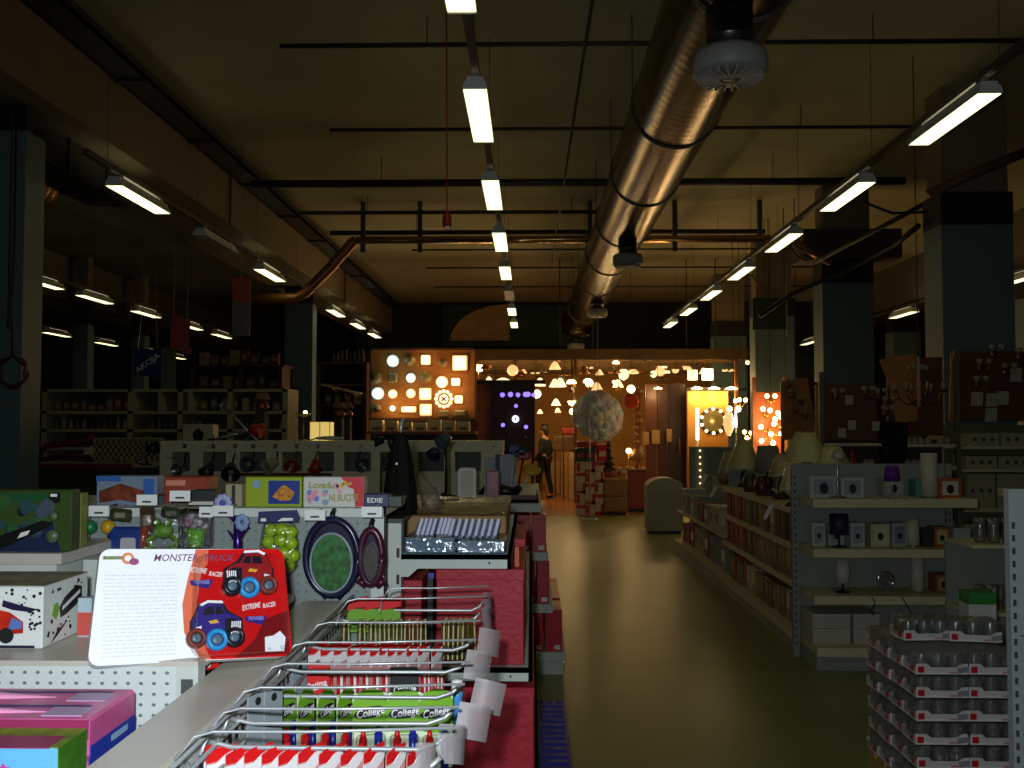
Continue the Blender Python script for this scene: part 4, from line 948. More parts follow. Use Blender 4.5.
# ================================================================== SECOND RUN: RED BOXES AND BLUE PACKS
xg0 = W(383, 560, 2.62).x; xg1 = W(401, 560, 2.62).x
zt2 = W(390, 523, 2.62).z
t = thing('shelf_gondola', 'white shelf gondola holding red boxes below and blue packs on top', 'shelf', (xg0, 2.62, 0))
b = MB().bx(0, xg1 - xg0, 0, .05, 0, zt2, M['gond'])
for k in range(16): b.bx(xg1 - xg0 - .012, xg1 - xg0 - .004, -.002, 0, .2 + k * .07, .225 + k * .07, M['dark'])
b.build('upright', t)
MB().bx(.005, xg1 - xg0 - .005, .05, 2.6, .1, W(450, 555, 2.62).z - .06, M['dark']).build('back_panel', t)
MB().bx(-.01, xg1 - xg0 + .005, -.01, .30, zt2, zt2 + .012, P('cover_deep_green', (60, 64, 48), .5)).build('top_cover', t)
def gshelf(z, dx, y0=0, y1=2.5, th=.035):
    s0 = xg1 - xg0
    b = MB().bx(s0, s0 + dx, y0, y1, z - .012, z, M['gond'])
    b.prism([(0, 0), (dx, 0), (dx, -th), (.045, -th), (.02, -th - .022), (0, -th - .022)], (s0, y0, z), (1, 0, 0), (0, 0, 1), .012, M['gond'])
    b.bx(s0 + dx - .01, s0 + dx, y0, y1, z - th, z, M['gond']); b.bx(s0 + dx - .06, s0 + dx - .055, y0 - .001, y0, z - .024, z - .018, M['ink'])
    b.build('shelf_board', t)
d1 = W(511, 560, 2.62).x - xg1; z1 = W(450, 555, 2.62).z
d2 = W(532, 672, 2.66).x - xg1; z2 = W(510, 668.5, 2.66).z
gshelf(z1, d1, 0, 1.2, .036); gshelf(z2, d2, .04, 2.5, .034); gshelf(.52, d2 + .02, .04); 
MB().bx(0, d2 + .02 + xg1 - xg0, .04, 2.5, 0, .12, M['gond']).build('base', t)
redb = P('fabric_red_box', (176, 24, 44), .55, 0, .10, 60, bump=.15); redd = P('red_dark', (96, 12, 22), .5)
def redbox(lab, x0, x1, y0, y1, z0, z1, group='red boxes in the second run', label=True, mat=None, name='red_box'):
    t = thing(name, lab, 'box', ((x0 + x1) / 2, (y0 + y1) / 2, z0), 0, group); w_, d_, h_ = x1 - x0, y1 - y0, z1 - z0
    MB().box((0, 0, h_ / 2), (w_, d_, h_), mat or redb, None, .003).build('carton', t)
    MB().box((0, 0, h_ - .002), (w_ + .003, d_ + .003, .03), mat or redb, None, .002).build('lid', t)
    if label: MB().bx(w_ / 2 - .05, w_ / 2 - .012, -d_ / 2 - .001, -d_ / 2, .012, .04, M['tagp']).build('label_sticker', t)
    return t
Yb = 2.70
for i, (u0, u1, v0, y) in enumerate(((402, 421, 586, Yb + .02), (436, 524, 574, Yb))):
    a, c = W(u0, 668, Yb), W(u1, v0, Yb)
    redbox(('narrow red box beside the white upright on the upper shelf', 'big red box on the upper shelf under the blue packs')[i], a.x, c.x, y, y + .5, z2, c.z, label=False)
redbox('second big red box behind the first on the upper shelf', W(440, 668, Yb).x, W(524, 668, Yb).x, Yb + .52, Yb + 1.0, z2, z2 + .27, label=False)
a, c = W(420, 768, Yb), W(534, 683, Yb)
redbox('big red box on the middle shelf below the shelf edge', a.x, c.x, Yb - .02, Yb + .5, .52, c.z - .02, label=False)
redbox('red box on the middle shelf behind the first one', a.x, c.x, Yb + .52, Yb + 1.0, .52, c.z - .02, label=False)
o = MB().bx(-.006, .006, 0, .02, 0, .085, P('orange_card', (200, 74, 30), .5)); tag(o.build('shelf_sign', None, (W(517, 560, 2.75).x, 2.75, W(517, 578, 2.75).z)), 'small orange card strip at the shelf corner above the red box', 'shelf sign')
o = MB().bx(-.007, .007, 0, .02, 0, .25, M['black']).bx(-.004, .010, -.002, .02, .235, .25, P('clip_blue', (40, 60, 170), .4)); tag(o.build('black_strip', None, (W(430, 660, 2.69).x, 2.69, z2)), 'black upright strip between the two red boxes', 'strip')
# blue packs in film on the top shelf
a = W(404, 553, 2.64)
packb = P('pack_blue_grey', (92, 124, 150), .3, 0, .12, 20, stretch=(1, 1, 30)); cds = P('case_white', (214, 216, 236), .3); cdl = P('case_lilac', (120, 126, 190), .3)
for i, (u0, u1, v0, v1) in enumerate(((403, 456, 538, 553), (456, 506, 541, 553))):
    p0, p1 = W(u0, v1, 2.63), W(u1, v0, 2.63); w_ = p1.x - p0.x; h_ = p1.z - z1
    t = thing('blue_pack', ('blue grey shrink wrapped pack beside the upright', 'blue shrink wrapped pack with a bright shine at the shelf corner')[i], 'pack', (p0.x + w_ / 2, 2.64, z1), 0, 'blue packs on the top shelf')
    MB().bx(-w_ / 2 + .002, w_ / 2 - .002, 0, .16, 0, h_, packb, .002).build('carton', t)
    MB().bx(-w_ / 2, w_ / 2, -.004, .163, -.0, h_ + .003, CLEAR('shrink_film', .16, .15, crinkle=.6, scale=22), .006).build('film', t)
k = 0
for (u0, n_, y, v, st, zz) in ((417, 4, 2.70, 521, 4.6, 0), (437, 3, 2.72, 526, 4, 0), (449, 8, 2.69, 532, 6.4, 0)):
    for i in range(n_):
        p = W(u0 + i * st, v, y)
        b = MB(); R_ = Euler((-.5, .35, .2)).to_matrix(); b.box((0, 0, 0), (.0085, .05, .052), cds, R_, .001); b.box((.0052, -.0, 0), (.0016, .048, .05), cdl, R_)
        tag(b.build('slim_case', None, (p.x, y + .02, z1 + .056)), f'white slim case, {nth(k)} of the tilted row on the blue packs from the upright', 'case', 'tilted slim cases'); k += 1
t = thing('film_wrapped_tray', 'brown cardboard tray wrapped in shiny clear film behind the slim cases', 'tray', (W(460, 520, 2.95).x, 2.82, z1))
w_ = W(508, 520, 2.9).x - W(412, 520, 2.9).x
MB().bx(-w_ / 2, w_ / 2, 0, .50, 0, .085, M['card'], .004).build('tray', t)
b = MB(); n = 14; vs = []; random.seed(8)
for i in range(n + 1):
    for j in range(9):
        x = -w_ / 2 - .004 + (w_ + .008) * i / n; y = -.06 + .58 * j / 8; vs.append((x, y, .09 + random.uniform(0, .012) + .018 * math.sin(j / 8 * math.pi)))
fs = [(i * 9 + j, (i + 1) * 9 + j, (i + 1) * 9 + j + 1, i * 9 + j + 1) for i in range(n) for j in range(8)]
b.add(vs, fs, CLEAR('film_gold', .13, .2, (1, .95, .8), crinkle=1.0, scale=24), True); b.build('film', t)
# foil cone
p = W(424, 508, 2.9)
b = MB().tube([(.03, 0, 0), (.012, 0, .05), (-.012, 0, .095), (-.018, 0, .105)], [.034, .026, .010, .002], CLEAR('film_bag', .22, .14, crinkle=1.5, scale=60, body=.08, bodycol=(150, 130, 90)), 14)
tag(b.build('film_cone', None, p), 'crumpled clear film cone beside the folded umbrella', 'film bag')
# umbrella
p = W(400, 520, 2.75); zu = W(402, 438, 2.75).z - p.z
t = thing('folded_umbrella', 'tall black folded umbrella standing behind the white upright', 'umbrella', (p.x, 2.75, zt2 + .012))
b = MB(); n = 24; prof = [(.040, 0), (.043, .02), (.039, zu * .3), (.032, zu * .6), (.021, zu * .86), (.013, zu * .96), (.005, zu * 1.0)]; vs = []
for i, (r, z) in enumerate(prof):
    for k in range(n):
        a = 2 * math.pi * k / n; rr = r * (1 + (.16 if k % 3 == 0 else -.08)); vs.append((rr * math.cos(a), rr * .7 * math.sin(a), z))
fs = [(i * n + k, i * n + (k + 1) % n, (i + 1) * n + (k + 1) % n, (i + 1) * n + k) for i in range(len(prof) - 1) for k in range(n)] + [tuple(range((len(prof) - 1) * n, len(prof) * n)), tuple(reversed(range(n)))]
b.add(vs, fs, P('umbrella_black', (15, 11, 8), .8, spec=.15), True); b.build('canopy', t)
MB().cyl((0, 0, zu * .98), (.003, 0, zu + .03), .004, M['chrome'], 8).ball((.006, 0, zu + .035), .007, M['glass'], 8).build('tip', t)
MB().box((-.006, -.030, zu * .62), (.005, .003, .006), M['steel']).build('clasp', t)

# ================================================================== THIRD RUN further down the aisle
Y3 = 6.4
t = thing('shelf_gondola', 'stepped shelf unit of red boxes further down the aisle', 'shelf', (-.40, Y3, 0))
lv = [(W(560, 652, Y3).z, W(566, 652, Y3).x), (W(550, 604, Y3).z, W(553, 604, Y3).x), (W(548, 552, Y3).z, W(548, 552, Y3).x), (W(540, 503.5, Y3).z, W(541, 504, Y3).x)]
for (z, x) in lv: MB().bx(0, x + .40, -.02, 2.2, z - .055, z, M['gond'], .003).build('shelf_board', t)
MB().bx(0, lv[0][1] + .38, 0, 2.2, 0, lv[0][0] - .055, M['gond']).build('base', t)
MB().bx(0, .05, 0, 2.2, 0, lv[3][0], M['gond']).build('back_panel', t)
Yr = Y3 + .02; redm = P('maroon_box', (196, 22, 50), .4, 0, .15, 20)
sets = [(0, ((506, 524), (526, 543), (545, 562)), 612), (1, ((500, 521), (523, 535), (537, 549)), 563), (2, ((497, 512), (514, 530), (532, 546)), 517)]
for li, us, v0 in sets:
    for k, (u0, u1) in enumerate(us):
        a, c = W(u0, 600, Yr), W(u1, v0, Yr)
        redbox(f'maroon red box, {nth(k)} from the hooks on the {("lowest", "middle", "upper")[li]} step of the stepped shelf', a.x, c.x, Yr, Yr + .35, lv[li][0], c.z, 'maroon boxes on the stepped shelf', True, redm)
        redbox(f'maroon red box behind the {nth(k)} one on the {("lowest", "middle", "upper")[li]} step', a.x, c.x, Yr + .5, Yr + 1.4, lv[li][0], c.z - .01, 'maroon boxes on the stepped shelf', False, redm) if k == 2 else None
a, c = W(513, 553, Y3 - .1), W(521, 535, Y3 - .1)
tag(MB().bx(-.02, .02, 0, .03, 0, .1, P('pack_slate', (70, 76, 100), .4)).build('small_pack', None, ((a.x + c.x) / 2, Y3 - .02, lv[2][0])), 'small slate blue pack before the upper maroon boxes', 'pack')
# basket of cleaning things on its top
t = thing('red_tray', 'dark red tray with rim on the stepped shelf top', 'tray', (W(520, 500, 6.6).x, 6.45, lv[3][0]))
MB().bx(-.16, .12, 0, .4, 0, .02, redd).bx(-.16, -.15, 0, .4, 0, .06, redd).bx(.11, .12, 0, .4, 0, .06, redd).bx(-.16, .12, 0, .01, 0, .05, redd).build('tray', t)
mop = [((518, 497), (532, 469), (200, 200, 196), 'white'), ((505, 500), (520, 455), (150, 150, 140), 'grey'), ((510, 500), (514, 452), (190, 196, 200), 'pale'), ((516, 500), (524, 458), (90, 40, 30), 'brown')]
for i, (a, c, col, nm) in enumerate(mop):
    p0, p1 = W(a[0], a[1], 6.65), W(c[0], c[1], 6.75); d = p1 - p0
    t = thing('cleaning_brush', f'{nm} handled cleaning brush leaning up from the red tray', 'brush', (p0.x, p0.y, lv[3][0] + .02))
    MB().cyl((0, 0, 0), d, .008, P('handle_' + nm, col, .4), 8).build('handle', t)
    hd = MB()
    if i == 0: hd.lathe([(.001, .02), (.05, .016), (.065, 0), (.06, -.012), (.001, -.012)], d, P('brush_yellow', (200, 160, 50), .5), 18, Euler((.5, .1, 0)).to_matrix())
    else: hd.box(d, (.09, .05, .06), (P('brush_blue', (26, 40, 90), .5), P('brush_navy', (30, 50, 100), .5), P('brush_red', (150, 24, 34), .5))[i - 1], None, .012)
    hd.build('brush_head', t)
p = W(497, 470, 7.0)
b = MB().bx(-.09, -.01, 0, .02, 0, .28, P('panel_pale', (150, 156, 170), .5)).bx(.02, .14, .01, .03, 0, .30, P('panel_pale', (150, 156, 170), .5)).bx(-.012, .02, -.004, .03, 0, .30, M['dark'])
tag(b.build('display_card', None, (p.x, 7.0, lv[3][0])), 'pale display card with dark strip behind the brushes', 'display card')
b = MB().tube([(-.08, 0, .03), (-.03, -.02, .08), (.04, 0, .06), (.08, .02, .1)], [.03, .045, .04, .02], M['black'], 9); tag(b.build('black_bundle', None, (W(508, 500, 6.5).x, 6.5, lv[3][0])), 'black crumpled bundle at the red tray edge', 'bundle')
# blue crate on the floor
t = thing('plastic_crate', 'blue slatted plastic crate on the floor by the red boxes', 'crate', (.03, 3.7, 0))
bc = P('crate_blue', (28, 40, 140), .45); MB().bx(0, .13, 0, 1.15, 0, .02, bc).build('floor_panel', t)
b = MB()
for x in (0, .12): 
    for k in range(16): b.bx(x, x + .01, k * .072, k * .072 + .045, .02, .26, bc)
    b.bx(x - .002, x + .012, 0, 1.15, .25, .27, bc)
for k in range(3): b.bx(k * .045, k * .045 + .03, 1.14, 1.15, .02, .26, bc); b.bx(k * .045, k * .045 + .03, 0, .01, .02, .26, bc)
for k in range(14): b.bx(.01, .12, k * .08 + .02, k * .08 + .06, .245, .262, bc)
b.build('slatted_wall', t)
# ================================================================== DESK-LAMP DISPLAY STAND
YS = 8.9
QS = 1.02
def zs(v): return W(400, v, YS).z
xs0, xs1 = W(160, 460, YS).x, W(503, 460, YS).x
std = P('stand_cream', (222, 216, 184), .55, 0, .05, 5)
t = thing('lamp_stand', 'cream display stand with a row of square openings for desk lamps', 'display stand', (xs0, YS, 0))
w_ = xs1 - xs0
MB().bx(0, w_, 0, .5, zs(452), zs(441), std, .004).build('top_board', t)
MB().bx(0, w_, 0, .04, 0, zs(471.5), std).bx(0, w_, .3, .34, 0, zs(441), P('stand_back', (96, 104, 92), .6)).build('lower_panel', t)
us = [160, 173, 200, 204, 226, 236, 266, 272, 291, 304, 334, 342, 371, 377, 391, 414, 446, 452, 482, 488, 503]
us = [(160, 172), (190, 203), (226, 240), (266, 282), (302, 318), (334, 344), (371, 380), (398, 418), (444, 455), (481, 503)]
for (u0, u1) in us: MB().bx(W(u0, 460, YS).x - xs0, W(u1, 460, YS).x - xs0, 0, .3, zs(471.5), zs(452), std).build('divider', t)
for u in (208, 234, 262, 309, 340, 376, 414, 450, 494):
    MB().ball((W(u, 446, YS).x - xs0, -.001, zs(446.5)), .008, M['dark'], 6).build('screw', t)
MB().bx(W(238, 470, YS).x - xs0, W(332, 470, YS).x - xs0, -.012, 0, zs(476), zs(473), P('rail_maroon', (110, 24, 24), .5)).build('red_edge', t)
# desk lamps clipped in the openings
def lathe_dir(d):
    d = V(d).normalized(); return d.to_track_quat('Z', 'Y').to_matrix()
def clip_lamp(lab, u, v, col, d, size=.075, arm=None, metal=0):
    p = W(u, v, YS - .14)
    t = thing('desk_lamp', lab, 'desk lamp', p, 0, 'desk lamps on the cream stand')
    m = P('lamp_' + str(col), col, .3, metal); R_ = lathe_dir(d); s = size * QS
    MB().lathe([(s * .42, -s * .85), (s * .5, -s * .8), (s * .62, -s * .2), (s * .95, s * .6), (s, s * .62), (s * .9, s * .58), (s * .55, -s * .15), (.001, -s * .2)], (0, 0, 0), m, 20, R_).build('lamp_shade', t)
    MB().lathe([(.001, s * .5), (s * .30, s * .4), (s * .34, s * .2), (s * .2, -s * .1)], (0, 0, 0), M['milk'], 12, R_).build('bulb', t)
    back = R_ @ V((0, 0, -s * .8))
    MB().tube([back, back + V((0, .05, .05)), V((back.x * .5, .16, zs(446) - p.z - .04)), V((back.x * .3, .145, zs(446) - p.z))] if not arm else [back] + [V(a) for a in arm], .008, M['dark'], 7).build('arm', t)
    MB().bx(back.x * .3 - .015, back.x * .3 + .015, .115, .15, zs(446) - p.z - .02, zs(446) - p.z + .02, M['steel']).build('clamp', t)
clip_lamp('dark navy desk lamp in the opening beside the arched box', 208, 470, (22, 26, 50), (-.2, -.7, -.7))
clip_lamp('black desk lamp with pinkish bulb on the cream stand', 231, 471, (24, 26, 40), (.2, -.8, -.6), .085)
clip_lamp('slate grey desk lamp facing outward on the cream stand', 249, 464, (70, 84, 96), (-.1, -1, -.1), .07)
clip_lamp('cream and grey desk lamp tilted over the lime game box', 270, 465, (170, 168, 140), (-.6, -.6, -.45), .085)
clip_lamp('red and grey desk lamp next to the cream one', 293, 464, (160, 36, 34), (-.1, -.8, -.5), .065)
clip_lamp('small red desk lamp under a wire arm on the cream stand', 315, 466, (170, 24, 26), (.1, -.5, -.9), .065)
clip_lamp('blue grey desk lamp inside the opening by the umbrella', 360, 464, (50, 66, 90), (.5, -.6, -.3), .065)
clip_lamp('chrome ringed grey desk lamp near the flat orange game', 179, 470, (120, 124, 124), (-.3, -.9, -.1), .06, None, .6)
def arm_lamp(lab, base, elbow, head, col, d, size=.05, thick=.006):
    Y = YS + .12; p = W(*base, Y); e = W(*elbow, Y - .05) - p; h = W(*head, Y - .1) - p
    t = thing('desk_lamp', lab, 'desk lamp', p, 0, 'arm lamps on top of the cream stand')
    MB().lathe([(.05, 0), (.05, .012), (.012, .02), (.008, .05)], (0, 0, 0), M['dark'], 16).build('base', t)
    MB().cyl((0, 0, .03), e, thick * 1.6, M['chrome'], 7).cyl(e, h, thick * 1.6, M['chrome'], 7).ball(e, .014, M['dark'], 8).build('arm', t)
    m = P('lamp_' + str(col), col, .3); R_ = lathe_dir(d); s = size * QS
    MB().lathe([(s * .42, -s * .85), (s * .6, -s * .7), (s * .72, -s * .1), (s * .95, s * .7), (s * .86, s * .66), (.001, -s * .1)], h, m, 18, R_).build('lamp_shade', t)
    MB().ball(h, s * .45, M['glass'], 10).build('bulb', t)
arm_lamp('desk lamp with chrome ring head high on a long arm over the arched box', (262, 448), (262, 446), (225, 407), (120, 120, 122), (-.2, -.9, .2), .045)
arm_lamp('red tube headed desk lamp slanting over the cream stand', (246, 444), (248, 438), (256, 430), (180, 26, 26), (1, -.1, -.15), .075)
arm_lamp('thin armed desk lamp reaching sideways from the arched box', (213, 440), (214, 439), (240, 433), (90, 90, 88), (1, -.3, .2), .02)
arm_lamp('chrome ringed desk lamp with a slanted arm behind the orange game', (158, 471), (160, 470), (172, 456), (150, 150, 150), (-.2, -1, .5), .04)
arm_lamp('black box headed desk lamp beside the arched box', (146, 465), (137, 462), (152, 448), (18, 18, 18), (.9, -.2, .15), .06)
arm_lamp('dark curved desk lamp lying on the stand by the umbrella', (396, 446), (390, 444), (379, 441), (16, 16, 16), (-1, -.2, -.1), .06)
p = W(328, 441, YS + .05); t = thing('desk_lamp', 'pale flat dish desk lamp lying before the glowing cube', 'desk lamp', (p.x, YS + .1, zs(441)), 0, 'arm lamps on top of the cream stand')
MB().lathe([(.001, .006), (.11, .012), (.135, .022), (.12, .034), (.05, .044), (.001, .046)], (0, 0, 0), P('dish_pale', (190, 196, 186), .4), 24, None, .6).build('lamp_shade', t); MB().tube([(-.1, 0, .03), (-.16, .04, .012), (-.2, .06, .006)], .006, M['dark'], 6).build('arm', t)
arm_lamp('blue desk lamp leaning on the stand past the umbrella', (445, 442), (444, 440), (435, 452), (30, 50, 84), (-.3, -.7, -.6), .07)
p = W(446, 500, 5.6)
t = thing('desk_lamp', 'black gooseneck desk lamp on a round foot past the umbrella', 'desk lamp', p)
MB().lathe([(.08, 0), (.08, .015), (.03, .035), (.012, .045)], (0, 0, 0), M['black'], 20).build('base', t)
MB().tube([(0, 0, .03), (.002, 0, .22), (-.006, 0, .30)], .009, M['black'], 8).build('stem', t)
MB().lathe([(.02, -.05), (.03, -.04), (.045, .03), (.04, .03), (.001, -.02)], (-.012, -.01, .34), P('lamp_smoke', (60, 74, 80), .3), 16, lathe_dir((-.4, -.7, -.5))).build('lamp_shade', t)
p = W(381, 497, 5.7)
t = thing('desk_lamp', 'thin black bent wire lamp standing by the umbrella', 'desk lamp', p)
MB().tube([(0, 0, 0), (0, 0, .17), (.02, 0, .22), (.06, -.01, .26), (.062, -.01, .30)], .007, M['black'], 8).build('stem', t); MB().lathe([(.05, -.0), (.05, .012), (.001, .014)], (0, 0, 0), M['black'], 14).build('base', t)
MB().lathe([(.012, -.03), (.03, .03), (.001, .0)], (.06, -.01, .31), M['dark'], 12, lathe_dir((.5, -.6, -.4))).build('lamp_shade', t)
# table under those things
zt3 = W(446, 500, 5.6).z
t = thing('display_table', 'grey display shelf in front of the cream stand behind the blue packs', 'shelf', (-1.25, 5.4, 0))
MB().bx(0, 1.13, 0, .6, zt3 - .03, zt3, M['gond']).build('top_board', t); MB().bx(.02, .93, .05, .55, 0, zt3 - .03, M['gond']).build('body', t)
a, c = W(458, 500, 5.6), W(476, 468, 5.6)
t = thing('white_lamp_box', 'white box with rounded top edge beside the gooseneck lamp', 'box', ((a.x + c.x) / 2, 5.6, zt3)); wz = c.x - a.x
MB().prism(rrect(wz, c.z - zt3, .02, 4, 0, (c.z - zt3) / 2), (0, 0, 0), (1, 0, 0), (0, 0, 1), .08, M['paper']).build('body', t); MB().prism(rrect(wz * .7, (c.z - zt3) * .84, .015, 3, 0, (c.z - zt3) / 2), (0, -.002, 0), (1, 0, 0), (0, 0, 1), .004, P('warm_white', (206, 200, 186), .5)).build('front_panel', t)
a, c = W(486, 501, 5.6), W(499, 471, 5.6)
t = thing('maroon_book_box', 'plum red upright box beside the white rounded box', 'box', ((a.x + c.x) / 2, 5.6, zt3)); wz = c.x - a.x
MB().box((0, .05, (c.z - zt3) / 2), (wz, .1, c.z - zt3), P('plum_box', (120, 24, 50), .35), None, .004).build('carton', t); MB().prism(rrect(wz * .5, .10, .004, 2, 0, .11), (0, -.001, 0), (1, 0, 0), (0, 0, 1), .001, P('plum_pale', (170, 90, 110), .4)).build('label_print', t)
# things on top of the stand
zt4 = zs(441)
a, c = W(183, 441, YS + .1), W(213, 424, YS + .1)
t = thing('arched_lamp_box', 'cream box with an onion arch opening on the lamp stand', 'lamp box', ((a.x + c.x) / 2, YS + .1, zt4)); wz = c.x - a.x; hz = c.z - zt4
arch = [(.028, 0), (.034, .03), (.040, .05), (.034, .068), (.016, .078), (.0, .098), (-.016, .078), (-.034, .068), (-.040, .05), (-.034, .03), (-.028, 0)]
ap = [(x * 1.4, z * 1.22) for x, z in arch]
MB().prism([(-wz / 2, 0), (-wz / 2, hz), (wz / 2, hz), (wz / 2, 0)] + ap, (0, 0, 0), (1, 0, 0), (0, 0, 1), .02, P('arch_cream', (176, 166, 130), .5)).bx(-wz / 2, wz / 2, .02, .16, hz - .01, hz, P('arch_cream', (176, 166, 130), .5)).bx(-wz / 2, -wz / 2 + .01, .02, .16, 0, hz, P('arch_cream', (176, 166, 130), .5)).bx(wz / 2 - .01, wz / 2, .02, .16, 0, hz, P('arch_cream', (176, 166, 130), .5)).build('body', t)
MB().bx(-wz / 2 + .01, wz / 2 - .01, .12, .14, 0, hz - .01, M['black']).build('back_panel', t)
p = W(320, 441, YS + .2)
t = thing('cube_lamp', 'glowing yellow fabric cube lamp on the lamp stand', 'lamp', (p.x, YS + .28, zt4))
MB().box((0, 0, .088), (.185, .185, .17), G('cube_glow', (1, .72, .18), .55), None, .004).build('lamp_shade', t)
b = MB(); [b.cyl((x, y, 0), (x, y, .178), .004, M['lwood'], 5) for x in (-.094, 0, .094) for y in (-.094, .094)]; b.build('frame', t)
p = W(302, 441, YS + .3)
t = thing('torch_lamp', 'slim uplighter with a lit dish behind the lamp stand', 'lamp', (p.x, YS + .35, zt4))
MB().cyl((0, 0, 0), (0, 0, .23), .006, M['brass'], 7).lathe([(.04, 0), (.04, .008), (.006, .012)], (0, 0, 0), M['brass'], 14).build('stem', t)
MB().lathe([(.008, .22), (.065, .24), (.08, .255), (.074, .255), (.001, .235)], (0, 0, 0), M['milk'], 16).build('dish', t); MB().ball((.02, -.01, .262), .02, M['warm'], 8).build('bulb', t)

# ================================================================== DIM SHELVES FURTHER AWAY
YD = 11
def bay(lab, Y, u0, u1, vs_, mat, posts, depth=.5, back=None, name='shelf_unit'):
    """shelves facing the camera; vs_ = pixel heights of the boards"""
    x0, x1 = W(u0, 420, Y).x, W(u1, 420, Y).x
    t = thing(name, lab, 'shelf', (x0, Y, 0)); zz = [W(u0, v, Y).z for v in vs_]
    for z in zz: MB().bx(0, x1 - x0, 0, depth, z - .035, z, mat).build('shelf_board', t)
    for u in posts:
        x = W(u, 420, Y).x - x0; MB().bx(x - .03, x + .03, 0, depth, 0, max(zz), mat).build('upright', t)
    if back: MB().bx(0, x1 - x0, depth, depth + .02, .1, max(zz), back).build('back_panel', t)
    return t, x0, x1, zz
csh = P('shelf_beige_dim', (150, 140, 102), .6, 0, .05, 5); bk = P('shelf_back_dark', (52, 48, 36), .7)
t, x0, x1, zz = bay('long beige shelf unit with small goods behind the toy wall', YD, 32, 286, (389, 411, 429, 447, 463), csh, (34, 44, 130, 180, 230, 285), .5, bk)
for i, u in enumerate((131, 158, 188)):
    x = W(u, 400, YD).x - x0
    MB().prism([(0, 0), (.09, 0), (.10, .08), (.02, .24), (0, .24)], (x, -.002, zz[1]), (1, 0, 0), (0, 0, 1), .4, csh).build('curved_divider', t)
random.seed(21)
cols = [('amber', (120, 80, 40)), ('grey', (96, 96, 88)), ('olive', (84, 84, 50)), ('rust', (110, 50, 30)), ('cream', (150, 140, 104)), ('teal', (50, 80, 76)), ('brown', (80, 56, 36))]
def filler(src_z, ytop, Y, u0, u1, n, nm, labf, group, hmin, hmax, cat, glassy=False, yoff=.06):
    W0, W1 = W(u0, 420, Y).x, W(u1, 420, Y).x; pitch = (W1 - W0) / n
    for k in range(n):
        cn, cc = random.choice(cols); h = random.uniform(hmin, hmax); ww = pitch * random.uniform(.55, .85)
        b = MB(); m = P('goods_' + cn, cc, .35, 0, .15, 12)
        if glassy: b.lathe([(ww * .3, 0), (ww * .42, h * .2), (ww * .42, h * .6), (ww * .2, h * .8), (ww * .22, h)], (0, 0, 0), m, 10)
        else: b.box((0, 0, h / 2), (ww, .14, h), m, None, .006).bx(-ww * .35, ww * .35, -.0715, -.0695, h * .3, h * .7, M['card'])
        tag(b.build(nm, None, (W0 + (k + .5) * pitch, Y + yoff + .08, src_z)), labf(k, cn), cat, group)
filler(zz[1], 0, YD, 50, 128, 9, 'small_box', lambda k, c: f'{c} box, {nth(k)} from the pillar on the upper beige shelf', 'goods on the upper beige shelf', .08, .18, 'box')
filler(zz[1], 0, YD, 196, 280, 8, 'small_box', lambda k, c: f'{c} box, {nth(k)} after the curved dividers on the upper beige shelf', 'goods on the upper beige shelf', .08, .18, 'box')
filler(zz[2], 0, YD, 48, 282, 34, 'glass_jar', lambda k, c: f'small {c} jar, {nth(k)} from the pillar on the middle beige shelf', 'jars on the middle beige shelf', .09, .15, 'jar', True)
filler(zz[3], 0, YD, 48, 282, 30, 'glass_jar', lambda k, c: f'small {c} jar, {nth(k)} from the pillar on the lower beige shelf', 'jars on the lower beige shelf', .08, .14, 'jar', True)
# pigeonhole rack
a, c = W(94, 462, 10), W(160, 439, 10); wz, hz = c.x - a.x, c.z - a.z
t = thing('pigeonhole_rack', 'cream rack of small square holes on the table behind the toy wall', 'rack', (a.x, 10, a.z))
b = MB(); rk = P('rack_cream', (150, 138, 92), .6)
for k in range(13): b.bx(wz * k / 12 - .012, wz * k / 12 + .012, 0, .1, 0, hz, rk)
for k in range(4): b.bx(0, wz, 0, .1, hz * k / 3 - .014, hz * k / 3 + .014, rk)
b.build('grid', t); MB().bx(0, wz, .1, .11, 0, hz, bk).build('back_panel', t)
t = thing('display_table', 'long low cream table below the pigeonhole rack', 'table', (W(25, 464, 9.9).x, 9.9, 0)); zq = W(94, 462, 10).z
MB().bx(0, 3.0, 0, .6, zq - .05, zq, csh).build('table_top', t); MB().bx(.05, 2.95, .05, .55, 0, zq - .05, bk).build('body', t)
MB().bx(0, 1.1, -.012, 0, zq - .05, zq - .01, P('edge_red', (120, 24, 20), .5)).build('red_edge', t)
for i, (u, v, lab) in enumerate(((56, 446, 'dull red garland heaped on the long cream table'), (88, 446, 'red toy with chrome rings beside the pigeonhole rack'))):
    p = W(u, v, 9.9); b = MB()
    if i == 0: b.tube([(-.28, 0, -.12), (-.22, .02, -.02), (0, 0, .0), (.2, 0, .04), (.3, 0, .08)], [.03, .03, .022, .03, .03], P('garland_red', (110, 20, 20), .6, 0, .4, 50), 8).tube([(-.28, .02, -.16), (.1, 0, -.1), (.2, 0, -.12)], .02, P('garland_red', (110, 20, 20), .6, 0, .4, 50), 7)
    else: b.box((.03, 0, -.02), (.12, .06, .08), P('toy_red', (140, 24, 26), .4), None, .02).lathe([(.025, 0), (.035, .006), (.035, .014), (.025, .02)], (-.02, -.05, .05), M['chrome'], 14, Matrix(((1, 0, 0), (0, 0, -1), (0, 1, 0)))).lathe([(.02, 0), (.03, .006), (.02, .014)], (-.02, -.05, -.01), M['chrome'], 14, Matrix(((1, 0, 0), (0, 0, -1), (0, 1, 0))))
    tag(b.build('garland' if i == 0 else 'small_toy', None, (p.x, 10.1, zq + (.18 if i == 0 else .08))), lab, 'garland' if i == 0 else 'toy')
p = W(86, 468, 8.0)
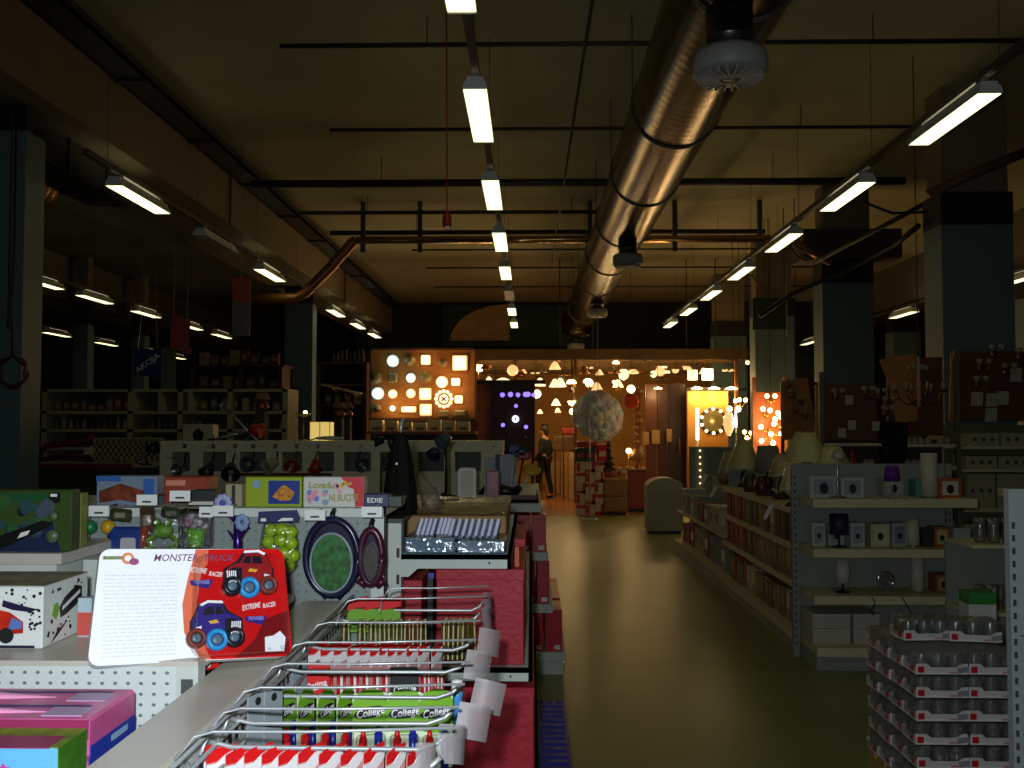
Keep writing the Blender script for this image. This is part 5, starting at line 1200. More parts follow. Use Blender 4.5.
t = thing('table_lamp', 'small lamp with pale square shade before the pigeonhole rack', 'lamp', (W(88, 470, 9.95).x, 9.97, zq))
MB().lathe([(.05, 0), (.05, .02), (.015, .04), (.012, .08)], (0, 0, 0), M['black'], 12).build('base', t); MB().box((0, 0, .11), (.08, .08, .07), P('shade_pale', (190, 170, 130), .6), None, .004).build('lamp_shade', t)
p = W(118, 460, 9.9); tag(MB().lathe([(.05, 0), (.07, .02), (.001, .03)], (0, 0, 0), M['brass'], 14).build('brass_dish', None, (p.x, 9.98, zq)), 'small shiny brass dish under the pigeonhole rack', 'dish')
# dark wooden shelving on the back wall of the bay
t, x0, x1, z2_ = bay('dark wooden shelf unit beside the second pillar', 17.2, 190, 284, (365, 388, 412), P('wood_dim', (84, 52, 28), .6), (192, 240, 280), .6, P('wood_back', (40, 28, 18), .8))
filler(z2_[0], 0, 17.2, 196, 278, 8, 'storage_box', lambda k, c: f'{c} box, {nth(k)} along the top of the dark shelf beside the second pillar', 'boxes on the dark wooden shelf', .15, .3, 'box')
filler(z2_[1], 0, 17.2, 196, 278, 7, 'storage_box', lambda k, c: f'{c} box, {nth(k)} along the middle of the dark shelf beside the second pillar', 'boxes on the dark wooden shelf', .12, .25, 'box')
t, x0, x1, z3_ = bay('dark wooden shelf unit between the second pillar and the lamp board', 19.6, 317, 366, (362, 384, 404), P('wood_dim', (84, 52, 28), .6), (318, 365), .6, P('wood_back', (40, 28, 18), .8))
filler(z3_[0], 0, 19.6, 330, 364, 8, 'bottle', lambda k, c: f'{c} bottle, {nth(k)} along the shelf top next to the lamp board', 'bottles on the dark shelf', .18, .26, 'bottle', True)
filler(z3_[2], 0, 19.6, 322, 362, 4, 'storage_box', lambda k, c: f'{c} box, {nth(k)} on the lower dark shelf next to the lamp board', 'boxes on the dark shelf', .15, .3, 'box')
for i, (u, v, lab) in enumerate(((331, 388, 'first'), (352, 393, 'second'))):
    p = W(u, v, 18.9); b = MB().prism([(-.2, .05), (.18, -.04), (.2, 0), (-.16, .09)], (0, 0, 0), (1, 0, 0), (0, 0, 1), .1, P('lamp_pale', (150, 140, 110), .5)).cyl((0, .05, 0), (.02, .8, -.1), .02, M['brass'], 6)
    tag(b.build('picture_lamp', None, p), f'{lab} slim pale wall lamp arm before the dark shelf', 'lamp')
for i, (u, v, nm) in enumerate(((339, 414, 'first'), (347, 414, 'second'), (262, 407, 'third'))):
    p = W(u, v + 4, (12, 12.3, 10.6)[i]); t = thing('ceramic_lamp', f'{nm} small bronze table lamp shining behind the lamp stand', 'lamp', p)
    MB().lathe([(.05, 0), (.08, .05), (.04, .1), (.02, .14)], (0, 0, 0), P('bronze', (150, 96, 60), .25, .6), 14).build('body', t); MB().lathe([(.10, .12), (.05, .2)], (0, 0, 0), P('shade_tan', (130, 96, 60), .6), 14).build('lamp_shade', t)
    MB().bx(-.05, .05, -.08, .08, -p.z, 0, bk).build('pedestal', t)
# ================================================================== RIGHT-HAND GONDOLA RUN
GX0, GX1, GY0, GY1 = 1.83, 2.93, 6.95, 9.9
t = thing('shelf_gondola', 'long grey shelf gondola along the aisle with an end shelf facing the camera', 'shelf', (GX0, GY0, 0))
w_ = GX1 - GX0; L = GY1 - GY0
lz = [.135, .465, .735, 1.0]; ez = [.15, .477, .785, 1.115]; ETOP = 1.335
panel_m = P('panel_blue_grey', (136, 142, 132), .5, 0, .04, 4); board_m = P('shelf_cream_board', (204, 192, 150), .5, 0, .05, 6)
MB().bx(0, w_, 0, .03, .1, ETOP, panel_m).build('end_panel', t)
MB().bx(w_ / 2 - .02, w_ / 2 + .02, .03, L, .1, 1.18, panel_m).build('back_panel', t)
for x in (-.005, w_ - .035):
    b = MB().bx(x, x + .04, -.035, 0, 0, ETOP, panel_m)
    s_ = b
    for k in range(24): s_.bx(x + .012, x + .026, -.0365, -.0345, .08 + k * .05, .105 + k * .05, M['slot']); s_.bx(x - .0012, x + .001, -.028, -.012, .08 + k * .05, .105 + k * .05, M['slot'])
    b.build('upright', t)
for i, z in enumerate(ez):
    d = .44 if i == 0 else .38
    b = MB().bx(.04, w_ + .02, -d, 0, z - .02, z, board_m).bx(.04, w_ + .02, -d - .006, -d, z - .055, z, board_m)
    b.prism([(0, 0), (d, 0), (d, -.05), (.05, -.055), (0, -.09)], (.046, 0, z), (0, -1, 0), (0, 0, 1), .004, board_m); b.build('end_shelf', t)
MB().bx(.04, w_, -.42, 0, 0, .10, panel_m).build('end_base', t)
for i, z in enumerate(lz):
    d = .50 if i == 0 else .44
    b = MB().bx(w_ / 2 - d - .02, w_ / 2 - .02, .03, L, z - .02, z, board_m).bx(w_ / 2 - d - .026, w_ / 2 - d - .02, .03, L, z - .045, z + .004, board_m); b.build('side_shelf', t)
MB().bx(w_ / 2 - .50, w_ / 2 - .02, .03, L, 0, .115, panel_m).build('side_base', t)
MB().bx(w_ / 2 - .4, w_ / 2 - .02, L - .03, L, .1, 1.2, panel_m).build('rear_panel', t)
# cartons on the side shelves
cart = [('khaki', (122, 100, 56)), ('brown', (98, 64, 36)), ('tan', (140, 112, 70)), ('cream', (170, 156, 116)), ('dark', (62, 44, 28)), ('olive', (96, 90, 50))]
random.seed(33); proto = {}
def carton(cn, cc):
    if cn in proto: return None
    t = thing('upright_carton', 'x', 'carton'); proto[cn] = t
    MB().box((.06, 0, .10), (.12, .086, .20), P('carton_' + cn, cc, .45, 0, .12, 20), None, .003).build('carton', t)
    MB().bx(-.0012, 0, -.028, .028, .08, .17, P('carton_label_' + cn, tuple(min(255, int(x * 1.25 + 16)) for x in cc), .4, 0, .3, 40)).build('label_print', t)
    return t
redc_ = [('crimson', (132, 24, 20)), ('scarlet', (150, 40, 30))]
rown = ['lowest', 'middle', 'upper']
for si in range(3):
    n = 54; y = GY0 + .09; k = 0
    while y < GY1 - .1:
        far = (y - GY0) / L
        cn, cc = random.choice(redc_ + cart[:1]) if far > .7 and random.random() < .75 else random.choice(cart)
        new = carton(cn, cc); z = lz[si]; lab = f'{cn} upright carton, {nth(k)} from the end shelf on the {rown[si]} side shelf'
        o = new or dup(proto[cn]); o.location = (GX0 + w_ / 2 - .02 - .44 + random.uniform(.0, .03), y, z); o['label'] = lab; o['group'] = f'cartons on the {rown[si]} side shelf'
        sc = random.uniform(1.02, 1.2); o.scale = (1, random.uniform(.9, 1.05), sc)
        y += .099; k += 1
# shelf labels sticking out
for i, (u, v, Y) in enumerate(((772, 512, 7.5), (716, 492, 9.8), (707, 480, 10.4))):
    p = WX(u, v, GX0 + .04); b = MB().box((-.03, 0, 0), (.03, .004, .12), M['tagp'], Euler((0, .5, .2)).to_matrix()).bx(-.02, .04, -.004, .004, .05, .06, M['gond'])
    tag(b.build('shelf_flag', None, p), f'{nth(i)} white shelf flag along the side shelves from the end', 'shelf flag', 'white shelf flags')
# ---- lower unit continuing the run
t = thing('shelf_gondola', 'lower stretch of the gondola run carrying grey and white goods', 'shelf', (GX0, 9.92, 0)); L2 = 2.95
MB().bx(.03, .53, 0, L2, 0, .115, panel_m).build('side_base', t)
MB().bx(.53, .57, 0, L2, 0, .95, panel_m).build('back_panel', t)
for z in (.135, .5): MB().bx(.03 + (.05 if z > .2 else 0), .53, 0, L2, z - .02, z, board_m).build('side_shelf', t)
random.seed(51)
for r_, z in enumerate((.135, .5)):
    for k in range(9):
        cn, cc = random.choice([('white', (170, 170, 160)), ('grey', (120, 126, 126)), ('crimson', (130, 30, 30)), ('cream', (170, 156, 116))]); h = random.uniform(.18, .30); yy = 10.12 + k * .32
        b = MB().box((0, 0, h / 2), (.26, .24, h), P('lowbox_' + cn, cc, .5, 0, .08, 8), None, .004).bx(-.1315, -.1295, -.08, .08, h * .3, h * .7, M['tagp'] if k % 3 == 0 else M['card'])
        tag(b.build('goods_box', None, (GX0 + .26, yy, z)), f'{cn} box, {nth(k)} from the tall run on the {("lower", "upper")[r_]} shelf of the low stretch', 'box', 'boxes on the low stretch')
# ---- goods on the end shelf
YE = 6.76
def XE(u): return W(u, 540, YE).x
def ZE(v): return W(850, v, YE).z
def ebox(lab, u0, u1, vt, z, col, front=None, dy=0, d=.13, name='gift_box', grp='boxes on the end shelf', pr=None):
    x0, x1 = W(u0, 540, YE + dy).x, W(u1, 540, YE + dy).x; h = W(u0, vt, YE + dy).z - z
    t = thing(name, lab, 'box', ((x0 + x1) / 2, YE + dy + d / 2 - .06, z), 0, grp)
    MB().box((0, 0, h / 2), (x1 - x0, d, h), P('ebox_' + str(col), col, .4), None, .003).build('carton', t)
    if front:
        b = MB().prism(rrect((x1 - x0) * .7, h * .72, .004, 2, 0, h * .5), (0, -d / 2 - .0015, 0), (1, 0, 0), (0, 0, 1), .0014, P('print_' + str(front), front, .4))
        b.prism(circ((x1 - x0) * .16, 10, 0, h * .45, 1.3), (0, -d / 2 - .0022, 0), (1, 0, 0), (0, 0, 1), .0008, M['ink']); b.build('front_print', t)
    return t
wb_ = (176, 186, 184); wp = (140, 154, 162)
ebox('white box printed with a lamp, first on the top end shelf', 808, 836, 476, ez[3], wb_, wp)
ebox('white box printed with a lamp, second on the top end shelf', 839, 862, 477, ez[3], wb_, wp)
ebox('pale box behind the purple lamp on the top end shelf', 881, 902, 478, ez[3], (150, 156, 136), (170, 170, 150), .08)
ebox('teal box beside the tall white cylinder', 913, 922, 479, ez[3], (84, 140, 128), None, .05)
ebox('orange edged white box on the top end shelf', 936, 959, 478, ez[3], (170, 84, 40), (190, 186, 176))
ebox('white lamp box, first on the second end shelf', 810, 823, 522, ez[2], wb_, wp, .03)
ebox('white lamp box half behind the dark purple lamp', 826, 841, 524, ez[2], wb_, wp, .08)
ebox('white lamp box beside the dark purple lamp on the second end shelf', 848, 862, 522, ez[2], wb_, wp)
ebox('cream lamp box with dark picture midway on the second end shelf', 868, 887, 523, ez[2], (186, 180, 140), (200, 196, 160))
ebox('grey lamp box with dark picture next to the cream lamp box', 889, 904, 522, ez[2], (160, 164, 160), (120, 126, 140))
ebox('black box between the white cylinder and an orange box', 919, 931, 528, ez[2], (50, 48, 46), None)
ebox('orange box with white label on the second end shelf', 931, 946, 526, ez[2], (150, 90, 30), (190, 170, 110))
ebox('white box last on the second end shelf', 950, 967, 527, ez[2], (160, 170, 160), None)
ebox('orange brown box, first of two on the third end shelf', 931, 948, 573, ez[1], (140, 76, 34), (176, 130, 80))
ebox('orange brown box, second of two on the third end shelf', 950, 968, 573, ez[1], (140, 76, 34), (176, 130, 80))
for i, (u0, u1, vt, vb) in enumerate(((806, 843, 616, 630), (806, 843, 631, 645), (846, 872, 618, 630), (846, 872, 631, 645))):
    z = ez[0] + (.0 if i % 2 else .10); x0, x1 = XE(u0), XE(u1)
    t = thing('flat_white_box', f'flat white box on the bottom end shelf, {("upper", "lower")[i % 2]} of the {("first", "second")[i // 2]} pair', 'box', ((x0 + x1) / 2, 6.78, z), 0, 'flat white boxes at the bottom')
    MB().box((0, 0, .048), (x1 - x0, .30, .096), P('flat_box_white', (176, 172, 160), .5), None, .003).build('carton', t); MB().box((0, 0, .092), (x1 - x0 + .004, .304, .012), P('flat_box_lid', (186, 184, 172), .5)).build('lid', t)
def stand_lamp(lab, u, vt, vb, z, shade_w, shade, h_sh, stem=M['chrome'], dy=-.06, top=.8):
    p = W(u, 540, YE + dy); H = W(u, vt, YE + dy).z - z; k = (YE + dy) / F
    t = thing('table_lamp', lab, 'table lamp', (p.x, YE + dy, z), 0, 'lamps on the end shelf')
    r = shade_w * k / 2; hs = h_sh * k
    MB().lathe([(.05, 0), (.05, .008), (.01, .016), (.006, .03)], (0, 0, 0), stem, 18).build('base', t); MB().cyl((0, 0, .02), (0, 0, H - hs * .5), .006, stem, 8).build('stem', t)
    MB().lathe([(r, H - hs), (r * top, H), (r * top * .97, H), (r * .97, H - hs)], (0, 0, 0), shade, 22).build('lamp_shade', t)
pp = P('shade_purple', (92, 34, 130), .6); dpp = P('shade_dark_purple', (40, 26, 64), .6)
stand_lamp('purple shaded table lamp on the top end shelf', 893, 466, 498, ez[3], 16, pp, 15)
stand_lamp('dark purple shaded table lamp on the second end shelf', 839, 514, 546, ez[2], 19, dpp, 20, M['black'], -.08, .95)
stand_lamp('small table lamp with pale square shade on the third end shelf', 842, 561, 593, ez[1], 14, P('shade_ivory', (190, 188, 170), .6), 21, M['black'], -.04, 1.0)
p = W(838, 498, YE - .1)
t = thing('glass_lamp', 'clear glass candlestick lamp before the white boxes', 'lamp', (p.x, YE - .1, ez[3]))
MB().lathe([(.06, 0), (.06, .008), (.015, .02), (.008, .05), (.016, .09), (.006, .13), (.008, .25), (.012, .28)], (0, 0, 0), M['glass'], 16).build('stem', t); MB().ball((0, 0, .285), .045, CLEAR('frosted_globe', .15, .3, body=.3), 14, (1, 1, .8)).build('globe', t)
for (lab, u0, u1, vt, z) in (('tall white cylinder lamp on the top end shelf', 921, 937, 453, ez[3]), ('short white cylinder lamp on the second end shelf', 905, 918, 519, ez[2]), ('white cylinder lamp on the third end shelf', 909, 922, 557, ez[1])):
    r = (XE(u1) - XE(u0)) / 2; h = ZE(vt) - z
    t = thing('cylinder_lamp', lab, 'lamp', ((XE(u0) + XE(u1)) / 2, YE - .02, z), 0, 'white cylinder lamps'); MB().lathe([(r, .01), (r, h), (r * .9, h), (r * .9, h - .02), (.001, h - .02)], (0, 0, 0), P('paper_shade', (190, 186, 164), .6), 24).build('lamp_shade', t); MB().lathe([(r * .96, 0), (r * .96, .012)], (0, 0, 0), M['steel'], 20).build('base', t)
p = W(887, 590, YE); b = MB().lathe([(.058, -.006), (.064, 0), (.058, .006), (.03, .003), (.001, .003)], (0, 0, .07), M['glass'], 22, Matrix(((1, 0, 0), (0, 0, -1), (0, 1, 0)))).bx(-.02, .02, -.02, .02, 0, .012, M['glass'])
tag(b.build('glass_plate', None, (p.x, YE + .02, ez[1])), 'round clear glass plate standing on the third end shelf', 'plate')
for i, (u, v) in enumerate(((872, 600), (902, 600))):
    p = W(u, v, 6.56); b = MB().tube([(0, 0, .02), (.02, -.004, -.02), (.05 if i else -.01, -.004, -.07), (.07 if i else .01, -.004, -.10)], .004, M['black'], 6); tag(b.build('hanging_cable', None, p), ('first' if i == 0 else 'second') + ' black cord dangling from the third end shelf', 'cord', 'cords dangling from the end shelf')
# ---- lamps with film-wrapped shades on top of the run
wrap = CLEAR('shade_film', .12, .14, (1, 1, .94), crinkle=1.3, scale=18, body=.22, bodycol=(240, 236, 180))
def shade_lamp(lab, u, vt, vb, wpx, x, col, vbase=None, wrapped=True, top=.40):
    p = WX(u, vb, x); k = p.y / F; z = 1.0; hs = (vb - vt) * k; r = wpx * k / 2; zb_ = p.z - z
    t = thing('table_lamp', lab, 'table lamp', (p.x, p.y, z), 0, 'wrapped lamps along the run')
    m = P('shade_' + str(col), col, .6)
    MB().lathe([(.07, 0), (.075, .02), (.03, .05), (.04, .12), (.02, max(.15, zb_ * .8)), (.012, zb_ + hs * .4)], (0, 0, 0), P('lampfoot_dark', (50, 40, 34), .35), 16).build('base', t)
    MB().lathe([(r, zb_), (r * top, zb_ + hs), (r * top * .96, zb_ + hs), (r * .97, zb_)], (0, 0, 0), m, 26).build('lamp_shade', t)
    if wrapped:
        b = MB(); n = 26; prof = [(r * 1.03, zb_ - .02), (r * (1 - (1 - top) * .3) * 1.04, zb_ + hs * .3), (r * (1 - (1 - top) * .65) * 1.05, zb_ + hs * .65), (r * top * 1.1, zb_ + hs * 1.01), (r * top * .5, zb_ + hs * 1.04)]; vs = []
        for i, (rr, z_) in enumerate(prof):
            for q in range(n):
                a = 2 * math.pi * q / n; f = rr * random.uniform(.985, 1.06); vs.append((f * math.cos(a), f * math.sin(a), z_ + random.uniform(-.008, .008)))
        b.add(vs, [(i * n + q, i * n + (q + 1) % n, (i + 1) * n + (q + 1) % n, (i + 1) * n + q) for i in range(len(prof) - 1) for q in range(n)], wrap, True); b.build('film', t)
shade_lamp('film wrapped khaki shade lamp at the far stretch of the run', 744, 441, 468, 32, 2.1, (224, 212, 140))
shade_lamp('plain grey shade lamp between two wrapped ones', 768, 446, 472, 28, 2.05, (120, 116, 104), None, False, .7)
shade_lamp('gold shade lamp in crinkled film behind the end panel', 781, 454, 474, 24, 2.06, (186, 150, 66))
shade_lamp('tall film wrapped cream shade lamp highest on the run', 806, 433, 461, 46, 2.32, (236, 228, 160))
shade_lamp('film wrapped cream shade lamp low beside the end panel', 795, 462, 489, 30, 1.97, (232, 224, 154))
shade_lamp('film wrapped cream shade lamp behind the end panel top', 832, 447, 468, 40, 2.5, (232, 224, 154))
shade_lamp('dark footed lamp with olive shade beyond the wrapped khaki one', 729, 452, 472, 20, 2.05, (110, 104, 70))
for i, (u, v, col, lab) in enumerate(((762, 480, (90, 24, 24), 'dark red small pot'), (750, 476, (64, 64, 30), 'olive small pot'), (724, 478, (130, 110, 80), 'tan small pot'))):
    p = WX(u, v + 8, 2.0); tag(MB().lathe([(.05, 0), (.075, .06), (.06, .13), (.04, .16), (.045, .17), (.001, .165)], (0, 0, 0), P('pot_' + str(i), col, .4), 16).build('small_pot', None, (2.0, p.y, 1.0)), lab + ' between the lamps on the run', 'pot')

# ---- grey partitions and the white bin beyond the run
t = thing('grey_partition', 'grey free standing partition behind the end of the long gondola', 'partition', (W(690, 500, 13.6).x, 13.6, 0))
pz = W(690, 447, 13.6).z; MB().bx(0, .62, 0, .06, 0, pz, P('partition_grey', (130, 138, 132), .6, 0, .05, 4)).build('panel', t); MB().bx(.64, .95, .25, .32, 0, pz - .12, P('partition_grey', (130, 138, 132), .6)).build('side_panel', t)
b = MB(); 
for k in range(9): b.ball((.14, -.02, pz - .05 - k * .09), .014, M['warm2'], 8)
b.build('bulb_strip', t)
YB = 14.7; a, c = W(648, 532, YB), W(683, 478, YB); wz = c.x - a.x
t = thing('drawer_bin', 'white bin with a rounded top and drawer lines standing on the floor', 'bin', ((a.x + c.x) / 2, YB, 0)); hb = c.z
pts = [(-wz / 2, .04), (wz / 2, .04), (wz / 2, hb * .84)] + [(wz / 2 * math.cos(math.radians(q)), hb * .84 + hb * .16 * math.sin(math.radians(q))) for q in range(15, 180, 15)] + [(-wz / 2, hb * .84)]
MB().prism(pts, (0, 0, 0), (1, 0, 0), (0, 0, 1), .45, P('bin_white', (168, 168, 146), .5)).build('body', t); MB().bx(-wz / 2 + .02, wz / 2 - .02, .02, .43, 0, .04, M['dark']).build('plinth', t)
for z in (.28, .46, .64):
    MB().bx(-wz / 2 + .01, wz / 2 - .01, -.012, 0, z - .15, z - .012, P('bin_front', (160, 160, 140), .5), .004).build('drawer', t)

# ================================================================== TUMBLER PACKS stacked by the aisle
SX, SY, PW, PD, PH = 1.535, 4.0, .212, .142, .0925
t = thing('wooden_pallet', 'low wooden pallet under the stack of tumbler packs', 'pallet', (SX, SY, 0))
b = MB(); [b.bx(0, PW * 2, k * .12, k * .12 + .09, .118, .14, M['lwood']) for k in range(5)]; b.build('deck', t)
b = MB(); [b.bx(x, x + .09, 0, .57, 0, .118, M['lwood']) for x in (0, .17, .335)]; b.build('block', t)
def tumbler_pack():
    t = thing('tumbler_pack', 'x', 'tumbler pack')
    first = None
    for i in range(3):
        for j in range(2):
            x, y = (i - 1) * PW * .325, (j - .5) * PD * .48
            if first is None:
                r = .032; first = MB().lathe([(.001, .004), (r * .6, .002), (r * .8, .012), (r, .04), (r * .98, .056), (r * .82, .078), (r * .8, .086), (r * .76, .086), (r * .92, .05), (r * .7, .014), (.001, .012)], (0, 0, 0), M['glass'], 14).build('tumbler', t, (x, y, 0))
            else: o = first.copy(); COL.objects.link(o); o.parent = t; o.location = (x, y, 0)
    s = MB(); z0, z1 = .004, .046; w2, d2 = PW / 2 - .003, PD / 2 - .002
    pr = [(-w2, z0), (w2, z0), (w2, z1), (w2 - .02, z1), (w2 - .045, z1 - .014), (-w2 + .06, z1 - .014), (-w2 + .045, z1), (-w2, z1)]
    sl = P('sleeve_white', (214, 210, 208), .5)
    s.prism(pr, (0, -d2, 0), (1, 0, 0), (0, 0, 1), .0012, sl); pr2 = [(-d2, z0), (d2, z0), (d2, z1 - .014), (-d2, z1 - .006)]
    for x in (-w2, w2): s.bx(x - .0006, x + .0006, -d2, d2, z0, z1 - .012, sl)
    s.prism(pr, (0, d2, 0), (1, 0, 0), (0, 0, 1), .0012, sl)
    q = s.bx(-w2 + .006, -w2 + .032, -d2 - .001, -d2, .010, .035, P('logo_red', (180, 16, 30), .4)).bx(w2 - .075, w2 - .042, -d2 - .001, -d2, .008, .015, P('print_pinkish', (200, 120, 130), .4))
    q.bx(-w2 - .0014, -w2, -d2 * .6, -d2 * .2, .010, .032, P('logo_red', (180, 16, 30), .4))
    g = s
    for k in range(3): g.prism([(-.007, 0), (.007, 0), (.009, .022), (-.009, .022)], (w2 - .034 + k * .013, -d2 - .0012 - k * .0003, .008 + .002 * k), (1, 0, 0), (0, 0, 1), .0005, P('print_glass_grey', (130, 130, 140), .4))
    s.build('sleeve', t)
    MB().bx(-w2 + .002, w2 - .002, -d2 + .002, d2 - .002, .0865, .088, M['film']).box((0, 0, .046), (PW - .004, PD - .003, .084), CLEAR('pack_film', .14, .14, crinkle=1.5, scale=60), None, .01).build('film', t)
    return t
tp0 = None; tiers = 6; GT = 'tumbler packs in the stack'
side = ['first', 'second', 'third', 'fourth']
def tp(x, y, z, lab, rz=0):
    global tp0
    if tp0 is None: tp0 = tumbler_pack(); o = tp0; o.location = (x, y, z); o['label'] = lab; o['group'] = GT
    else: o = dup(tp0, (x, y, z), 0, lab, GT)
    o.rotation_euler = (0, 0, rz); return o
random.seed(6)
for k in range(tiers):
    z = .14 + k * PH
    for j in range(4):
        for i in range(2):
            if k < tiers - 1 and j > 0 and i > 0: continue
            jx = random.uniform(-.006, .006)
            where = ('front corner by the aisle' if i == 0 else 'front, second from the aisle') if j == 0 else (f'aisle side, {ORD[j]} from front' if i == 0 else f'inner side, {ORD[j]} from front')
            tp(SX + PW * (i + .5) + jx, SY + PD * (j + .5), z, f'tumbler pack, {ORD[tiers - 1 - k]} tier below the loose pair, {where}')
ztop = .14 + tiers * PH
tp(SX + PW * .62, SY + PD * 1.9, ztop, 'tumbler pack on top of the stack, nearer the aisle of the loose pair', .06); tp(SX + PW * 1.56, SY + PD * 1.7, ztop, 'tumbler pack on top of the stack, by the white panel of the loose pair', -.12)
# ---- white gondola end right beside it
px = W(1003, 600, 3.9).x
t = thing('shelf_gondola', 'white gondola end panel with a slotted post beside the tumbler stack', 'shelf', (px + .02, 3.9, 0)); zt6 = W(1008, 489, 3.9).z
b = MB().bx(0, .035, -.02, .02, 0, zt6, P('panel_pale_near', (190, 200, 204), .5, 0, .03, 4)); [b.bx(.010, .022, -.0215, -.0195, .05 + k * .05, .075 + k * .05, M['slot']) for k in range(24)]; b.build('upright', t)
near_m = P('panel_pale_near', (190, 200, 204), .5, 0, .03, 4)
MB().bx(.035, .9, 0, .02, 0, zt6, near_m).bx(.035, .9, -.002, 0, .78, .784, M['dark']).bx(.035, .9, -.002, 0, .40, .404, M['dark']).build('end_panel', t)
MB().bx(.0, .9, .02, .5, .1, .12, board_m).build('shelf_board', t); MB().bx(.0, .9, .02, .07, zt6 - .03, zt6, P('cover_beige', (150, 140, 104), .5)).build('top_cover', t)
a, c = W(1001, 648, 4.12), W(1014, 606, 4.12)
t = thing('upright_carton', 'green topped white carton tucked behind the slotted post', 'carton', ((a.x + c.x) / 2 + .04, 4.48, 0)); 
MB().bx(-.06, .06, -.05, .05, 0, c.z, P('carton_white', (180, 184, 176), .5)).build('carton', t); MB().bx(-.061, .061, -.051, .051, c.z - .05, c.z + .001, P('carton_green', (40, 120, 50), .4)).build('green_band', t)
# small glass shelf behind
t = thing('glassware_shelf', 'narrow shelf unit of glassware behind the tumbler stack', 'shelf', (W(972, 560, 5.6).x, 5.6, 0))
for v in (545, 613): MB().bx(0, .6, 0, .35, W(972, v, 5.6).z - .02, W(972, v, 5.6).z, board_m).build('shelf_board', t)
MB().bx(0, .6, .35, .37, 0, W(972, 548, 5.6).z, panel_m).bx(0, .6, 0, .35, 0, .1, board_m).build('back_panel', t)
g0_ = None
for r_, v in enumerate((545, 613)):
    for k in range(4):
        p = W(980 + k * 14, v, 5.72); lab = f'glass vase, {nth(k)} from the end shelf side on the {("upper", "lower")[r_]} glassware shelf'
        if g0_ is None: g0_ = MB().lathe([(.001, .004), (.03, .002), (.034, .05), (.026, .09), (.034, .14), (.030, .14), (.022, .09), (.028, .05), (.001, .012)], (0, 0, 0), M['glass'], 16).build('glass_vase'); o = g0_
        else: o = dup(g0_)
        o.location = (p.x, 5.72, W(972, v, 5.6).z); tag(o, lab, 'vase', 'glass vases on the glassware shelf')

# ================================================================== WALL-LAMP BOARDS on the right
YW = 9.2
brd = P('board_brown', (92, 54, 28), .6, 0, .12, 3); brl = P('board_orange', (170, 112, 52), .6, 0, .08, 3); post = P('post_grey', (96, 98, 80), .5)
def XW(u, Y=YW): return W(u, 420, Y).x
def ZW(v, Y=YW): return W(900, v, Y).z
t = thing('lamp_board_unit', 'brown lamp display boards with a small shelf beside the second pillar', 'display board', (XW(822), YW, 0))
x0 = XW(822)
MB().bx(.03, XW(888) - x0, .3, .33, ZW(440), ZW(383), brd).build('board', t); MB().prism([(.02, ZW(440)), (.07, ZW(440)), (.09, ZW(384)), (.02, ZW(384))], (0, .25, 0), (1, 0, 0), (0, 0, 1), .03, brl).build('side_board', t)
for u in (822, 958): MB().bx(XW(u) - x0 - .02, XW(u) - x0 + .02, .0, .04, 0, ZW(350 if u > 900 else 372), post).build('post', t)
MB().bx(0, XW(888) - x0, 0, .3, ZW(446), ZW(443.5), M['cream']).build('shelf_board', t); MB().bx(XW(897) - x0, XW(957) - x0, 0, .3, ZW(447), ZW(444), M['cream']).build('shelf_board', t); MB().bx(0, XW(957) - x0, 0, .35, ZW(470), ZW(466), M['cream']).build('shelf_board', t)
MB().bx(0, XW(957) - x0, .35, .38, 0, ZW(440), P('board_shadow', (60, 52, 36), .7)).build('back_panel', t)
MB().prism([(XW(889) - x0, ZW(358)), (XW(925) - x0, ZW(352)), (XW(927) - x0, ZW(420)), (XW(905) - x0, ZW(424)), (XW(899) - x0, ZW(385))], (0, .24, 0), (1, -.04, 0), (0, 0, 1), .02, brl).build('tilted_board', t)
MB().bx(XW(900) - x0, XW(957) - x0, .3, .33, ZW(436), ZW(355), brd).build('dark_board', t)
t2 = thing('lamp_board_unit', 'brown lamp display board hung with price tags above white lamp boxes', 'display board', (XW(962), YW, 0)); x2 = XW(962)
MB().bx(.04, 1.1, .3, .33, ZW(421), ZW(349), brd).build('board', t2); MB().prism([(0, ZW(421)), (.06, ZW(421)), (.11, ZW(351)), (.03, ZW(353))], (0, .27, 0), (1, 0, 0), (0, 0, 1), .03, brl).build('side_board', t2)
[MB().bx(0, 1.1, 0, .4, ZW(q0), ZW(q1), M['cream']).build('shelf_board', t2) for q0, q1 in ((449, 446), (472, 469), (512, 508))]; MB().bx(0, 1.1, .4, .42, 0, ZW(425), P('board_olive', (110, 106, 76), .7)).build('back_panel', t2)
for i, (u, v) in enumerate(((992, 400), (977, 399), (991, 415), (1003, 398), (1016, 375))):
    p = W(u, v, YW + .28); t = thing('price_card', f'white price card, {nth(i)} of those hung on the brown board above white boxes', 'price card', p, 0, 'price cards on the brown boards')
    MB().box((0, 0, 0), (.11, .004, .13), P('card_dim', (170, 168, 152), .6), Euler((.15, 0, 0)).to_matrix()).build('card', t); MB().tube([(0, .02, .12), (0, 0, .06)], .002, M['dark'], 5).build('string', t)
for i, (u, v) in enumerate(((849, 400), (852, 425), (876, 426), (842, 433))):
    p = W(u, v, YW + .28); t = thing('price_card', f'pale price card, {nth(i)} of those hung on the board beside the second pillar', 'price card', p, 0, 'price cards on the brown boards')
    MB().box((0, 0, 0), (.075, .004, .09), P('card_dim', (170, 168, 152), .6), Euler((.15, 0, 0)).to_matrix()).build('card', t); MB().tube([(0, .02, .08), (0, 0, .045)], .002, M['dark'], 5).build('string', t)
